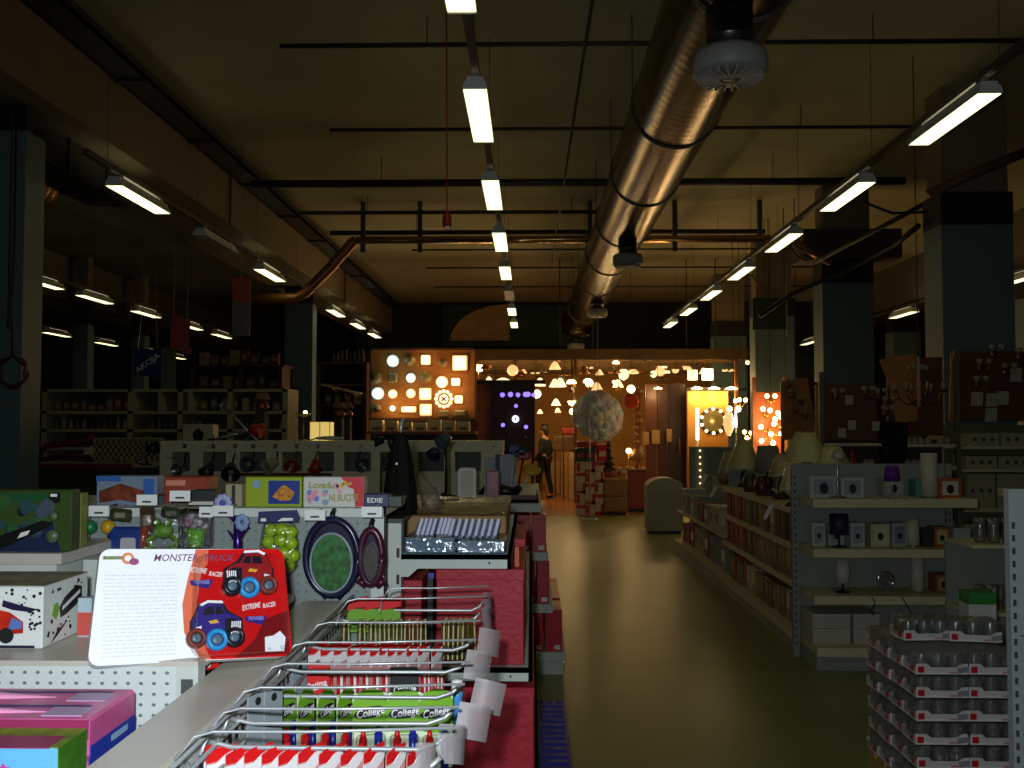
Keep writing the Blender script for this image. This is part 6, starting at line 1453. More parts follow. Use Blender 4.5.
def wall_lamp_off(lab, u, v, Y, s=1.0, grp='unlit wall lamps on the brown boards'):
    p = W(u, v, Y); t = thing('wall_lamp', lab, 'wall lamp', p, 0, grp)
    MB().lathe([(.04 * s, 0), (.04 * s, .012), (.01, .016)], (0, .01, 0), M['brass'], 14, Matrix(((1, 0, 0), (0, 0, -1), (0, 1, 0)))).build('wall_plate', t)
    MB().tube([(0, 0, 0), (0, -.06 * s, -.03 * s), (-.05 * s, -.08 * s, .0), (-.05 * s, -.08 * s, .03 * s)], .006 * s, M['brass'], 7).tube([(0, -.06 * s, -.03 * s), (.05 * s, -.08 * s, 0), (.05 * s, -.08 * s, .03 * s)], .006 * s, M['brass'], 7).build('arm', t)
    for x in (-.05, .05): MB().lathe([(.012 * s, .03 * s), (.03 * s, .05 * s), (.038 * s, .09 * s), (.034 * s, .09 * s), (.001, .04 * s)], (x * s, -.08 * s, 0), M['milk'], 14).build('lamp_shade', t)
for i, (u, v) in enumerate(((836, 396), (866, 394), (879, 396), (887, 404), (886, 413))): wall_lamp_off(f'small unlit two armed wall lamp, {nth(i)} on the board beside the second pillar', u, v, YW + .27, .8)
for i, (u, v) in enumerate(((981, 368), (994, 354), (1006, 372), (978, 385), (1020, 357))): wall_lamp_off(f'small unlit two armed wall lamp, {nth(i)} on the board with white boxes below', u, v, YW + .27, .9)
# unlit chandelier with candle arms
p = W(919, 405, YW + .02)
t = thing('chandelier', 'unlit candle armed chandelier before the tilted orange board', 'chandelier', p, 0)
MB().lathe([(.02, -.02), (.026, .05), (.016, .1), (.026, .2), (.018, .25), (.012, .45)], (0, 0, 0), P('candle_cream', (176, 150, 100), .5), 12).build('column', t)
for k in range(8):
    a = 2 * math.pi * k / 8; d = V((math.cos(a), math.sin(a) * .8, 0)); R1 = .235
    MB().tube([(0, 0, .06), d * .1 + V((0, 0, .0)), d * .19 + V((0, 0, .06)), d * R1 + V((0, 0, .14))], .008, M['brass'], 7).build('arm', t)
    MB().cyl(d * R1 + V((0, 0, .14)), d * R1 + V((0, 0, .21)), .012, P('candle_cream', (176, 150, 100), .5), 8).lathe([(.024, .13), (.028, .142)], d * R1, M['brass'], 10).build('candle', t)
MB().cyl((0, 0, .45), (0, 0, CZ - p.z), .005, M['dark'], 6).build('rod', t)
for k in range(5):
    u = 909 + 4.3 * k; q = W(u, 371 - (k % 2), YW + .06); tag(MB().lathe([(.012, 0), (.02, .02), (.022, .05), (.001, .055)], (0, 0, 0), M['milk'], 10).cyl((0, 0, .05), (0, .12, .055), .003, M['brass'], 5).build('candle_bulb', None, q), f'small pale candle bulb, {nth(k)} in the row above the unlit chandelier', 'bulb', 'candle bulbs above the chandelier')
# glass shades and boxes on the little shelves
for i, u in enumerate((902, 908, 915, 921, 928, 941, 947)):
    q = W(u, 444, YW + .1); tag(MB().lathe([(.012, .06), (.028, .045), (.036, .015), (.030, 0), (.001, .0)], (0, 0, 0), M['milk'], 14).build('glass_lampshade', None, (q.x, YW + .1, ZW(444))), f'cream glass shade, {nth(i)} in the row on the shelf under the chandelier', 'glass shade', 'glass shades under the chandelier')
for i, u in enumerate((902, 908, 914, 920, 866, 871, 885, 892)):
    q = W(u, 466, YW + .1); tag(MB().lathe([(.012, .06), (.028, .045), (.036, .015), (.030, 0), (.001, .0)], (0, 0, 0), M['milk'], 14).build('glass_lampshade', None, (q.x, YW + .1, ZW(466))), f'cream glass shade, {nth(i)} on the shelf lip behind the purple lamp', 'glass shade', 'glass shades behind the end shelf')
b = MB().prism([(-.0, 0), (.16, 0), (.20, .12), (.22, .40), (.0, .42), (-.03, .2)], (0, 0, 0), (1, 0, 0), (0, 0, 1), .12, M['black']); tag(b.build('black_cover', None, (XW(884), YW - .02, ZW(466))), 'tall black cloth covered stand between the brown boards', 'covered stand')
tag(MB().bx(-.012, .012, 0, .02, 0, .12, P('strip_red', (130, 20, 20), .5)).build('red_ribbon', None, (XW(914), YW + .1, ZW(434))), 'narrow dark red strip under the unlit chandelier', 'strip')
q = W(852, 460, YW + .05); tag(MB().lathe([(.035, 0), (.04, .05), (.03, .055), (.02, .12), (.028, .14), (.001, .15)], (0, 0, 0), P('red_lamp_glass', (150, 20, 20), .3), 14).build('red_lamp', None, (q.x, YW + .05, ZW(466))), 'small red lamp standing on the lower shelf beside the second pillar', 'lamp')
for i, (u0, u1, vt, vb) in enumerate(((968, 1000, 433, 446), (1001, 1034, 433, 446), (966, 998, 456, 469), (999, 1034, 456, 469), (968, 996, 474, 508), (998, 1030, 474, 508), (966, 1000, 515, 550))):
    a, c = W(u0, vb, YW + .04), W(u1, vt, YW + .04); zb_ = ZW((446, 446, 469, 469, 508, 508, 560)[i]); t = thing('lamp_box', f'white lamp box, {nth(i)} counting down from under the tagged brown board', 'box', ((a.x + c.x) / 2, YW + .2, zb_), 0, 'white lamp boxes under the tagged board')
    MB().box((0, 0, (c.z - a.z) / 2), (c.x - a.x - .01, .3, c.z - a.z), P('lampbox_white', (160, 156, 130), .6), None, .003).build('carton', t)
    [MB().prism(circ(.016, 10, x, (c.z - a.z) * .5, 1.2), (0, -.1515, 0), (1, 0, 0), (0, 0, 1), .001, P('lampbox_print', (60, 56, 46), .5)).build('lamp_print', t) for x in (-.08, .0, .08)]
# V boards by the lit chandeliers
Y5 = 13.2
t = thing('lamp_board_unit', 'pair of slanted brown boards with wall lamps beside the lit bulbs', 'display board', (W(782, 440, Y5).x, Y5, 0))
x0 = W(782, 440, Y5).x; zf = lambda v: W(800, v, Y5).z
MB().prism([(0, zf(440)), (W(818, 440, Y5).x - x0, zf(440)), (W(808, 440, Y5).x - x0, zf(377)), (W(784, 440, Y5).x - x0, zf(380))], (0, 0, 0), (1, 0, 0), (0, 0, 1), .03, brl).build('board', t)
MB().prism([(W(801, 440, Y5).x - x0, zf(378)), (W(821, 440, Y5).x - x0, zf(382)), (W(823, 440, Y5).x - x0, zf(440)), (W(817, 440, Y5).x - x0, zf(440))], (0, -.05, 0), (1, .3, 0), (0, 0, 1), .03, brd).build('dark_board', t)
for u in (784, 820): MB().bx(W(u, 440, Y5).x - x0 - .02, W(u, 440, Y5).x - x0 + .02, .05, .09, 0, zf(382), post).build('post', t)
for i, (u, v) in enumerate(((788, 386), (793, 396), (801, 402), (795, 412), (806, 416))): wall_lamp_off(f'small unlit two armed wall lamp, {nth(i)} from the top of the slanted boards', u, v, Y5 - .03, .9)
# ================================================================== LAMP DEPARTMENT
# ---- wooden board with wall lamps
YL = 19.0
a, c = W(371, 418, YL), W(475, 350, YL)
t = thing('lamp_board', 'orange wooden board full of lit wall lamps', 'display board', (a.x, YL, a.z)); wB, hB = c.x - a.x, c.z - a.z
MB().bx(0, wB, 0, .06, 0, hB, P('board_lit_wood', (150, 92, 34), .5, 0, .15, 3, stretch=(1, 1, 5))).build('board', t)
MB().bx(-.03, 0, -.03, .08, -.05, hB + .04, M['dwood']).bx(wB, wB + .03, -.03, .08, -.05, hB + .04, M['dwood']).bx(-.03, wB + .03, -.03, .08, hB, hB + .04, M['dwood']).build('frame', t)
MB().bx(0, wB, -.1, .08, -.09, 0, M['dwood']).build('ledge', t)
for x in (.05, wB - .05): MB().bx(x - .04, x + .04, .06, .14, -a.z, hB, M['dwood']).build('post', t)
FYm = Matrix(((1, 0, 0), (0, 0, -1), (0, 1, 0)))      # lathe axis towards the camera
cnt = {}
def board_lamp(u, v, r, shape, mat, desc, w2=None):
    p = W(u, v, YL - .005); k = YL / F; r *= k
    t = thing('wall_lamp', desc, 'wall lamp', p, 0, 'wall lamps on the orange board')
    if mat is M['warm']: glow(t, (0, -.22, 0), 2.2)
    elif mat is M['warm2']: glow(t, (0, -.22, 0), 1.2)
    elif mat is M['cool']: glow(t, (0, -.22, 0), .8, (.7, 1, .9))
    if shape == 'round':
        MB().lathe([(r * 1.02, 0), (r * 1.02, .02)], (0, 0, 0), M['brass'], 22, FYm).build('base', t)
        rim = mat if mat is off else M['coolrim'] if mat is M['cool'] else M['rim']
        MB().lathe([(r, .02), (r * .97, .05), (r * .86, .072), (r * .72, .083)], (0, 0, 0), rim, 22, FYm).lathe([(r * .72, .083), (r * .35, .098), (.001, .1)], (0, 0, 0), mat, 22, FYm).build('lamp_shade', t)
    elif shape == 'square':
        rw = (w2 or r / k) * k
        MB().bx(-rw * 1.05, rw * 1.05, -.02, 0, -r * 1.05, r * 1.05, M['brass']).build('base', t); MB().box((0, -.05, 0), (rw * 2, .06, r * 2), mat if mat is off else M['rim'], None, .02).box((0, -.074, 0), (rw * 1.5, .03, r * 1.5), mat, None, .014).build('lamp_shade', t)
    else:
        MB().lathe([(r * .5, 0), (r * .5, .03)], (0, 0, 0), M['dark'], 16, FYm).build('base', t)
        b = MB().lathe([(r * .55, .03), (r * .5, .07), (.001, .08)], (0, 0, 0), M['warm2'], 16, FYm)
        for q in range(12): b.ball((r * .95 * math.cos(q * math.pi / 6), -.05, r * .95 * math.sin(q * math.pi / 6)), r * .22, M['warm2'], 8)
        b.build('lamp_shade', t)
        MB().box((0, -.085, 0), (r * .8, .012, r * .2), M['dark'], Euler((0, .78, 0)).to_matrix()).box((0, -.085, 0), (r * .8, .012, r * .2), M['dark'], Euler((0, -.78, 0)).to_matrix()).build('cross', t)
off = P('lamp_glass_off', (120, 104, 70), .25); w1, w2_, w3 = M['warm'], M['warm2'], M['warm3']
BL = [(393, 361, 6.3, 'round', M['cool'], 'big cool white round wall lamp in the top row of the orange board'), (410, 360, 6, 'round', off, 'unlit round wall lamp right of the cool white one in the top row'.replace('right of', 'after')),
      (426, 360, 5, 'square', w1, 'small lit square wall lamp in the top row of the orange board'), (443, 363, 4.5, 'round', off, 'unlit small round wall lamp in the top row before the largest lit one'),
      (460, 363, 7.6, 'square', w1, 'largest lit amber wall lamp at the top corner of the orange board'), (377, 378, 6, 'round', off, 'unlit round wall lamp starting the second row of the orange board'),
      (393, 378, 5, 'square', off, 'unlit square wall lamp in the second row of the orange board'), (411, 378, 5, 'round', M['cool'], 'small cool white round wall lamp in the second row'),
      (426, 377, 6, 'round', off, 'unlit round wall lamp over the lit square one in the second row'), (442, 382, 6.2, 'round', w1, 'lit round amber wall lamp above the star shaped one'),
      (456, 382, 4, 'square', w1, 'lit wide rectangular wall lamp above the small square one', 4.6), (378, 393.5, 6.4, 'round', M['cool'], 'cool white round wall lamp starting the third row'),
      (393, 394, 4.8, 'round', w2_, 'lit warm round wall lamp second in the third row'), (411, 393.5, 4.8, 'round', w2_, 'lit warm round wall lamp third in the third row'),
      (425.5, 394, 6, 'square', w2_, 'lit square amber wall lamp in the middle of the third row'), (444, 399, 8.2, 'star', w1, 'star shaped ring of bulbs with a dark cross on the orange board'),
      (459, 399.5, 4.2, 'square', w1, 'lit small square wall lamp beside the star shaped one'), (378, 408, 4, 'round', off, 'unlit small wall lamp starting the bottom row'),
      (393, 408.5, 3.2, 'round', w1, 'tiny lit round wall lamp in the bottom row'), (409, 409.5, 3, 'square', w2_, 'long low lit wall lamp in the bottom row', 7.5),
      (426, 410, 6, 'square', w2_, 'lit square wall lamp closing the bottom row beside the long one'), (444, 414, 4, 'square', off, 'unlit clear wall lamp under the star shaped one', 5.5), (460, 413.5, 3.4, 'square', off, 'unlit clear bar lamp at the bottom corner of the orange board', 6.5)]
for (u, v, r, sh, m, d, *w) in BL: board_lamp(u, v, r, sh, m, d, *w)
# low shelves of white boxes under the board
t = thing('shelf_unit', 'warm wood shelf of white boxes under the orange lamp board', 'shelf', (W(366, 430, 18.2).x, 18.2, 0)); x0 = W(366, 430, 18.2).x
for v in (431.5, 441): MB().bx(0, 2.05, 0, .5, W(400, v, 18.2).z - .05, W(400, v, 18.2).z, M['wood']).build('shelf_board', t)
MB().bx(0, 2.05, .5, .53, 0, W(400, 420, 18.2).z, M['dwood']).build('back_panel', t)
random.seed(15)
for i in range(7):
    u0 = 370 + i * 14.5; a, c = W(u0, 431.5, 18.3), W(u0 + 12.5, 420 + (i * 5 % 4), 18.3)
    tag(MB().bx(-(c.x - a.x) / 2, (c.x - a.x) / 2, 0, .25, 0, c.z - a.z, P('box_warm_white', (236, 222, 180), .6), .004).bx(-(c.x - a.x) * .3, (c.x - a.x) * .3, -.001, 0, .03, .08, M['card']).build('lamp_box', None, ((a.x + c.x) / 2, 18.3, a.z)), f'white lamp box, {nth(i)} in the row under the orange lamp board', 'box', 'white boxes under the lamp board')

# ---- canopy of beams from which the lamps hang
CY0, CY1 = 20.4, 26.4; cx0, cx1 = W(466, 352, CY0).x, W(748, 352, CY0).x; cz0, cz1 = W(600, 360, CY0).z, W(600, 349, CY0).z
t = thing('lamp_canopy', 'orange wooden canopy of beams carrying the hanging lamps', 'canopy', (cx0, CY0, cz0))
wC, hC = cx1 - cx0, cz1 - cz0
cw_ = P('canopy_wood', (128, 94, 48), .55, 0, .15, 3)
MB().bx(0, wC, 0, .08, 0, hC, cw_).build('front_beam', t)
for y in (1.2, 2.4, 3.6, 4.8, 5.9): MB().bx(0, wC, y, y + .06, .02, hC - .05, cw_).build('cross_beam', t)
for x in (0, wC * .33, wC * .66, wC - .06): MB().bx(x, x + .06, .08, 6, .03, hC - .04, cw_).build('side_beam', t)
for u in (477, 515, 575.5, 737): 
    x = W(u, 420, CY0).x - cx0; MB().bx(x - .03, x + .03, .01, .07, -cz0, 0, M['wood'] if u == 737 else cw_).build('post', t)
for u in (560, 593, 687, 716): 
    x = W(u, 350, CY0).x - cx0; MB().cyl((x, .04, hC), (x, .04, CZ - cz0), .012, M['pipe'], 6).build('hanger_rod', t)
ylev = [CY0 + .04, CY0 + 1.23, CY0 + 2.43, CY0 + 3.63, CY0 + 4.83]
glass_amb = P('amber_glass_off', (170, 110, 50), .2, 0, .2, 10); brs = M['brass']
def pendant(kind, u, v, lev, mat, lab, size=None):
    Y = ylev[lev]; p = W(u, v, Y); k = Y / F
    t = thing('pendant_lamp', lab, 'pendant lamp', p, 0, 'pendant lamps under the canopy')
    top = cz0 + .04 - p.z; s = (size or 7) * k
    if mat is M['warm']: glow(t, (0, 0, -s * 1.3), 8)
    elif mat is M['warm2']: glow(t, (0, 0, -s * 1.2), 2.4)
    MB().cyl((0, 0, s * .6), (0, 0, max(top, s * .6 + .04)), .006, M['dark'], 5).build('cord', t)
    if kind == 'bell':
        MB().lathe([(s * .2, s * .85), (s * .35, s * .7), (s * .7, s * .1), (s, -s * .5), (s * .94, -s * .5), (s * .6, .1 * s), (.001, s * .6)], (0, 0, 0), mat, 18).build('lamp_shade', t)
    elif kind == 'dome':
        MB().lathe([(.001, s * .5), (s * .5, s * .42), (s * .9, s * .1), (s, -s * .3), (s * .95, -s * .32), (.001, -s * .1)], (0, 0, 0), mat, 18).build('lamp_shade', t)
    elif kind == 'drum':
        MB().lathe([(s, -s), (s, s), (s * .9, s), (s * .9, -s)], (0, 0, 0), mat, 18).build('lamp_shade', t)
    elif kind == 'globe': MB().ball((0, 0, 0), s, mat, 16).build('globe', t)
    elif kind == 'dish':
        MB().lathe([(s * .3, s * .3), (s, 0), (s * .9, -s * .06), (.001, -s * .12)], (0, 0, 0), mat, 18).build('dish', t)
    elif kind == 'bowl':
        MB().lathe([(.001, -s * .6), (s * .6, -s * .4), (s, s * .4), (s * .94, s * .4), (.001, -s * .3)], (0, 0, 0), mat, 18).build('bowl', t)
    elif kind == 'arms':
        b = MB(); g = MB()
        for q in range(6):
            an = q * math.pi / 3; d = V((math.cos(an), math.sin(an), 0)) * s
            b.tube([(0, 0, 0), d * .5 + V((0, 0, -s * .25)), d], .008, brs, 6); MB().lathe([(s * .08, 0), (s * .24, -s * .2), (s * .28, -s * .4), (s * .25, -s * .4), (.001, -s * .1)], d, mat, 10).build('lampshade', t)
        b.ball((0, 0, 0), s * .15, brs, 10).build('arm', t); g.build('glass_shade', t)
    if kind in ('bell', 'drum', 'bowl') and mat in (glass_amb, M['milk']): MB().ball((0, 0, -.1 * s), s * .25, M['milk'], 8).build('bulb', t)
W1, W2, W3 = M['warm'], M['warm2'], M['warm3']
lit = [('drum', 479.5, 368, 0, W1, 3, 'tall narrow lit pendant at the canopy corner beside the orange board'), ('bell', 489, 381, 0, W2, 5, 'lit amber bell pendant above the violet lamp panel'), ('dish', 503, 380, 1, W2, 7, 'wide lit dish pendant above the violet lamp panel'),
       ('globe', 471.5, 381, 0, W1, 3.2, 'lit globe pendant touching the orange board edge'), ('bell', 470, 391, 0, W1, 4.5, 'bright bell pendant low beside the orange board'), ('bell', 480, 391, 0, W1, 3, 'small bright bell pendant low before the violet panel'),
       ('bell', 540, 383, 1, W2, 6, 'lit milk bell pendant first after the violet panel'), ('globe', 537, 394, 0, W1, 4, 'bright globe pendant at the violet panel edge'), ('bell', 555, 384, 2, W2, 6, 'lit milk bell pendant second after the violet panel'),
       ('bell', 556, 403, 1, W2, 5, 'lit amber bell pendant low over the person'), ('bell', 558, 411, 1, W3, 3.5, 'dim amber bell pendant lowest over the person'), ('bell', 540, 412, 1, W2, 3, 'small lit bell pendant beside the person'),
       ('dome', 571.5, 382, 0, W1, 5, 'bright dome pendant before the flower ball pole'), ('dome', 588, 381, 1, W1, 5, 'bright dome pendant touching the clear pole'), ('bowl', 572, 403, 0, W1, 4.5, 'bright bowl pendant beside the flower ball'), ('globe', 572.5, 411.5, 0, W1, 3.2, 'bright globe pendant under the bowl beside the flower ball'),
       ('dome', 616, 362.5, 0, W1, 3.6, 'small bright dome lamp high under the front beam'), ('globe', 614, 382, 0, W2, 2, 'tiny lit globe pendant above the orange paper globe'), ('globe', 631, 389, 1, W1, 4, 'bright globe pendant over the orange paper globe'),
       ('globe', 653.5, 374, 2, W2, 3.4, 'half lit globe pendant above the dark door panels'), ('drum', 692.5, 375, 0, W2, 5, 'lit ribbed drum pendant, the one with a dark spot'), ('drum', 707.5, 374.5, 0, W1, 5.4, 'brightest ribbed drum pendant above the round mirror'),
       ('dish', 658, 388.5, 0, W1, 4.5, 'lit ceiling dish above the dark door panels'), ('dish', 697, 388.5, 0, W1, 6, 'first lit ceiling dish above the round mirror'), ('dish', 714, 388.5, 0, W1, 6, 'second lit ceiling dish above the round mirror'), ('dish', 731.5, 388.8, 0, W1, 6.5, 'third lit ceiling dish above the round mirror'),
       ('globe', 747.5, 362.5, 0, W2, 2.2, 'tiny lit globe pendant at the canopy corner by the pillars')]
for (k, u, v, l, m, s, lab) in lit: pendant(k, u, v, l, m, lab, s)
random.seed(41); n_off = 0
for l in range(5):
    for j in range(11):
        u = 486 + j * 24 + random.uniform(-7, 7) + l * 3
        if u > 744 or W(u, 380, ylev[l]).x > cx1 - .06: continue
        v = random.uniform(366, 392 if l > 1 else 374); kind = random.choice(['bell', 'dome', 'arms', 'globe', 'bowl', 'arms', 'bell'])
        mat = random.choice([glass_amb, M['milk'], glass_amb, P('pendant_copper', (150, 76, 34), .3, .6), W3, W3, W2 if l > 1 else W3])
        pendant(kind, u, v, l, mat, f'{"dim" if mat is W3 else "lit" if mat is W2 else "unlit"} {kind if kind != "arms" else "many armed"} pendant, {nth(j)} from the violet panel along the {nth(l)} canopy beam', random.uniform(3.5, 6.5))
# ---- violet lamp panel
YV = 20.0
a, c = W(490, 455, YV), W(535, 384, YV)
t = thing('spot_lamp_display', 'dark panel with small violet lamps and a white ring lamp', 'display board', (a.x, YV, 0)); x0 = a.x
MB().bx(0, c.x - a.x, 0, .08, a.z, c.z, P('panel_plum', (44, 24, 30), .5)).build('panel', t); MB().bx(-.42, 0, .1, .14, a.z - .1, c.z, M['wood']).build('wood_side', t)
MB().bx(W(473, 382, YV).x - x0, W(545, 382, YV).x - x0, -.06, .1, c.z, c.z + .08, M['dark']).build('top_beam', t)
for x in (.05, c.x - a.x - .05): MB().bx(x - .03, x + .03, .08, .13, 0, c.z, M['dark']).build('post', t)
for i, (u, v, r, m) in enumerate(((502.5, 395, 2.6, 'violet'), (510.5, 394.6, 2.8, 'violet'), (518, 395, 2.4, 'violet'), (525.5, 394.6, 2.8, 'violet'), (528, 394.4, 2.8, 'violet'), (533.5, 395, 2.2, 'violet'), (516, 406, 2, 'violet'), (503, 425, 2.2, 'violet'), (526, 427, 2.2, 'violet'), (509, 435, 1.6, None), (525, 437, 1.6, None))):
    p = W(u, v, YV - .01); r *= YV / F; t = thing('spot_lamp', f'small {"violet" if m else "unlit"} spot lamp, {nth(i)} counting along and down the dark panel', 'lamp', p, 0, 'small lamps on the dark panel')
    MB().lathe([(r * 1.1, 0), (r * 1.1, .04), (r, .05)], (0, 0, 0), M['dark'], 14, FYm).build('housing', t); MB().lathe([(r, .045), (r * .7, .07), (.001, .075)], (0, 0, 0), M[m] if m else P('lens_off', (90, 70, 70), .3), 14, FYm).build('lens', t)
p = W(515.5, 419, YV - .01); t = thing('ring_lamp', 'bright white ring lamp in the middle of the dark panel', 'lamp', p); r = 3.4 * YV / F
MB().lathe([(r, .02), (r * .9, .05), (r * .55, .05), (r * .45, .02)], (0, 0, 0), M['ring'], 22, FYm).build('ring', t); MB().lathe([(r * .5, .0), (r * .4, .03), (.001, .03)], (0, 0, 0), P('lens_violet', (90, 80, 170), .3), 14, FYm).build('core', t)
# ---- brown door panels, mirror wall
YM = 20.9
t = thing('door_display', 'dark brown tall door panels standing in the lamp department', 'door display', (W(646, 440, YM).x, YM, 0)); x0 = W(646, 440, YM).x; zz = W(660, 384, YM).z
for i, (u0, u1, m) in enumerate(((646, 657, P('door_mid', (96, 52, 24), .4)), (658, 668, P('door_dim', (70, 38, 22), .4)), (669, 687, P('door_deep', (50, 30, 20), .4)))):
    MB().bx(W(u0, 440, YM).x - x0, W(u1, 440, YM).x - x0, .05 * i, .05 * i + .06, 0, zz, m, .006).build('door_panel', t)
for u in (664, 676): MB().cyl((W(u, 0, YM).x - x0, -.02, 1.0), (W(u, 0, YM).x - x0, -.02, 1.35), .014, M['brass'], 8).build('handle', t)
for i, (u0, u1, v0, v1) in enumerate(((643, 649, 432, 445), (652, 660, 430, 444), (667, 672, 429, 442))):
    a, c = W(u0, v1, YM - .1), W(u1, v0, YM - .1); tag(MB().bx(-(c.x - a.x) / 2, (c.x - a.x) / 2, 0, .06, 0, c.z - a.z, P('frame_cream', (170, 130, 80), .5), .006).bx(-(c.x - a.x) * .3, (c.x - a.x) * .3, -.002, 0, .06, c.z - a.z - .06, M['lwood']).build('framed_picture', None, ((a.x + c.x) / 2, YM - .08, a.z)), f'small cream frame, {nth(i)} of those before the brown door panels', 'frame', 'cream frames before the doors')
YR = 20.6; a, c = W(688, 470, YR), W(728, 391, YR)
t = thing('mirror_wall', 'yellow lit wall panel behind the round bulb mirror', 'display board', (a.x, YR, 0)); MB().bx(0, c.x - a.x, 0, .08, 0, c.z, P('panel_honey', (206, 140, 52), .6, 0, .06, 2)).build('panel', t); MB().bx(-.03, c.x - a.x + .4, -.05, .1, c.z, c.z + .07, M['dark']).build('top_beam', t)
p = W(713, 421, YR - .02); r = 12.5 * YR / F
t = thing('bulb_mirror', 'round mirror ringed by lit bulbs', 'mirror', p)
MB().lathe([(r * 1.08, 0), (r * 1.08, .03), (r, .04)], (0, 0, 0), M['dark'], 32, FYm).build('frame', t); MB().lathe([(r * .86, .043), (r * .84, .046), (.001, .048)], (0, 0, 0), P('mirror_glass', (120, 110, 70), .3, .4), 32, FYm).build('mirror_glass', t)
for k in range(10):
    an = 2 * math.pi * (k + .5) / 10; MB().ball((r * .97 * math.cos(an), -.06, r * .97 * math.sin(an)), .030, W1, 10).build('bulb', t)
glow(t, (0, -.3, 0), 3)
p0, p1 = W(697.5, 440, YR - .3), W(697.5, 408, YR - .3)
t = thing('tube_lamp', 'upright bright white tube lamp before the round mirror', 'lamp', p0); MB().cyl((0, 0, 0), (0, 0, p1.z - p0.z), .032, G('tube_white', (1, .86, .5), 4), 10).build('tube', t); MB().cyl((0, 0, -p0.z), (0, 0, -.005), .02, M['steel'], 8).lathe([(.12, -p0.z), (.12, -p0.z + .02), (.02, -p0.z + .03)], (0, 0, 0), M['steel'], 16).build('stand', t)
# ---- lit chandeliers against an orange board
YC = 16.6
a, c = W(752, 450, YC), W(787, 392, YC)
t = thing('lamp_board', 'orange board behind lit chandelier bulbs beside the pillars', 'display board', (a.x, YC, 0)); MB().bx(0, c.x - a.x, 0, .06, 0, c.z, P('board_lit_orange', (170, 78, 28), .5, 0, .1, 3)).build('board', t)
for x in (.04, c.x - a.x - .04): MB().bx(x - .03, x + .03, -.03, 0, 0, c.z + .25, M['wood']).build('post', t)
def bulbs(lab, pts, Y, hub, r=3):
    p = W(hub[0], hub[1], Y); t = thing('chandelier', lab, 'chandelier', p, 0, 'lit chandeliers')
    b = MB().ball((0, 0, 0), .04, brs, 10)
    for (u, v) in pts:
        q = W(u, v, Y - random.uniform(.02, .25)) - p; b.tube([(0, 0, 0), V((q.x * .5, q.y * .6, q.z * .5 - .05)), q + V((0, 0, -.04))], .010, brs, 6)
    b.build('arm', t)
    for (u, v) in pts:
        q = W(u, v, Y - .12) - p; g = MB().ball(q, r * .85 * Y / F, M['warm'], 10, (1, 1, 1.05)); g.build('bulb', t)
    glow(t, (0, -.15, -.1), 2.0 * len(pts))
    MB().cyl((0, 0, 0), (0, 0, 4.3 - p.z), .006, M['dark'], 5).cyl((0, 0, 4.3 - p.z), (0, 0, CZ - p.z), .006, M['dark'], 5).build('rod', t)
bulbs('chandelier with two bulbs high on the orange board', [(767, 396), (775, 396)], YC - .1, (771, 402), 2.6)
bulbs('chandelier with two bulbs midway on the orange board', [(763, 409), (770, 410.5)], YC - .1, (766.5, 416), 2.8)
bulbs('brightest chandelier, a crowded row of bulbs before the slanted boards', [(775, 419), (778, 413), (781, 417), (786, 416.5), (790, 416), (795, 417), (798, 416), (774, 424)], YC - .9, (786, 424), 2.8)
bulbs('chandelier with bulbs scattered low on the orange board', [(761, 427), (771, 434), (781, 434), (761.5, 441), (773, 443)], YC - .1, (770, 430), 2.9)
bulbs('chandelier of two big bulbs beside the slanted boards', [(793, 430), (801, 426)], YC - 1.6, (797, 436), 3.1)
bulbs('chandelier with three bulbs near the mirror wall', [(735.5, 401), (739.5, 399.8), (745.5, 400)], YC + 1.4, (740, 407), 2.4)
bulbs('chandelier with two large bulbs near the violet tube', [(729.5, 409), (738, 409)], YC + 1.4, (734, 417), 3.4)
bulbs('chandelier with two bulbs low near the violet tube', [(744.5, 432), (747, 438), (751, 433)], YC + 1.4, (748, 444), 2.4)
p0, p1 = W(736, 428, YC + 1.3), W(736, 411, YC + 1.3)
t = thing('tube_lamp', 'violet tube lamp between the mirror wall and the orange board', 'lamp', p0); MB().cyl((0, 0, 0), (0, 0, p1.z - p0.z), .022, G('tube_violet', (.55, .36, 1), 2.2), 8).build('tube', t); MB().cyl((0, 0, -p0.z), (0, 0, -.005), .02, M['dark'], 8).lathe([(.12, -p0.z), (.12, -p0.z + .02), (.02, -p0.z + .03)], (0, 0, 0), M['dark'], 14).build('stand', t)
p0 = W(729, 436, YC + 1.3); t = thing('fabric_lamp', 'glowing curved fabric lamp beside the violet tube', 'lamp', p0)
MB().lathe([(.03, 0), (.09, .14), (.10, .3), (.06, .42), (.001, .43)], (0, 0, 0), W3, 12).build('lamp_shade', t); MB().cyl((0, 0, -p0.z), (0, 0, 0), .015, M['dark'], 7).lathe([(.1, -p0.z), (.1, -p0.z + .02), (.02, -p0.z + .03)], (0, 0, 0), M['dark'], 14).build('stand', t)
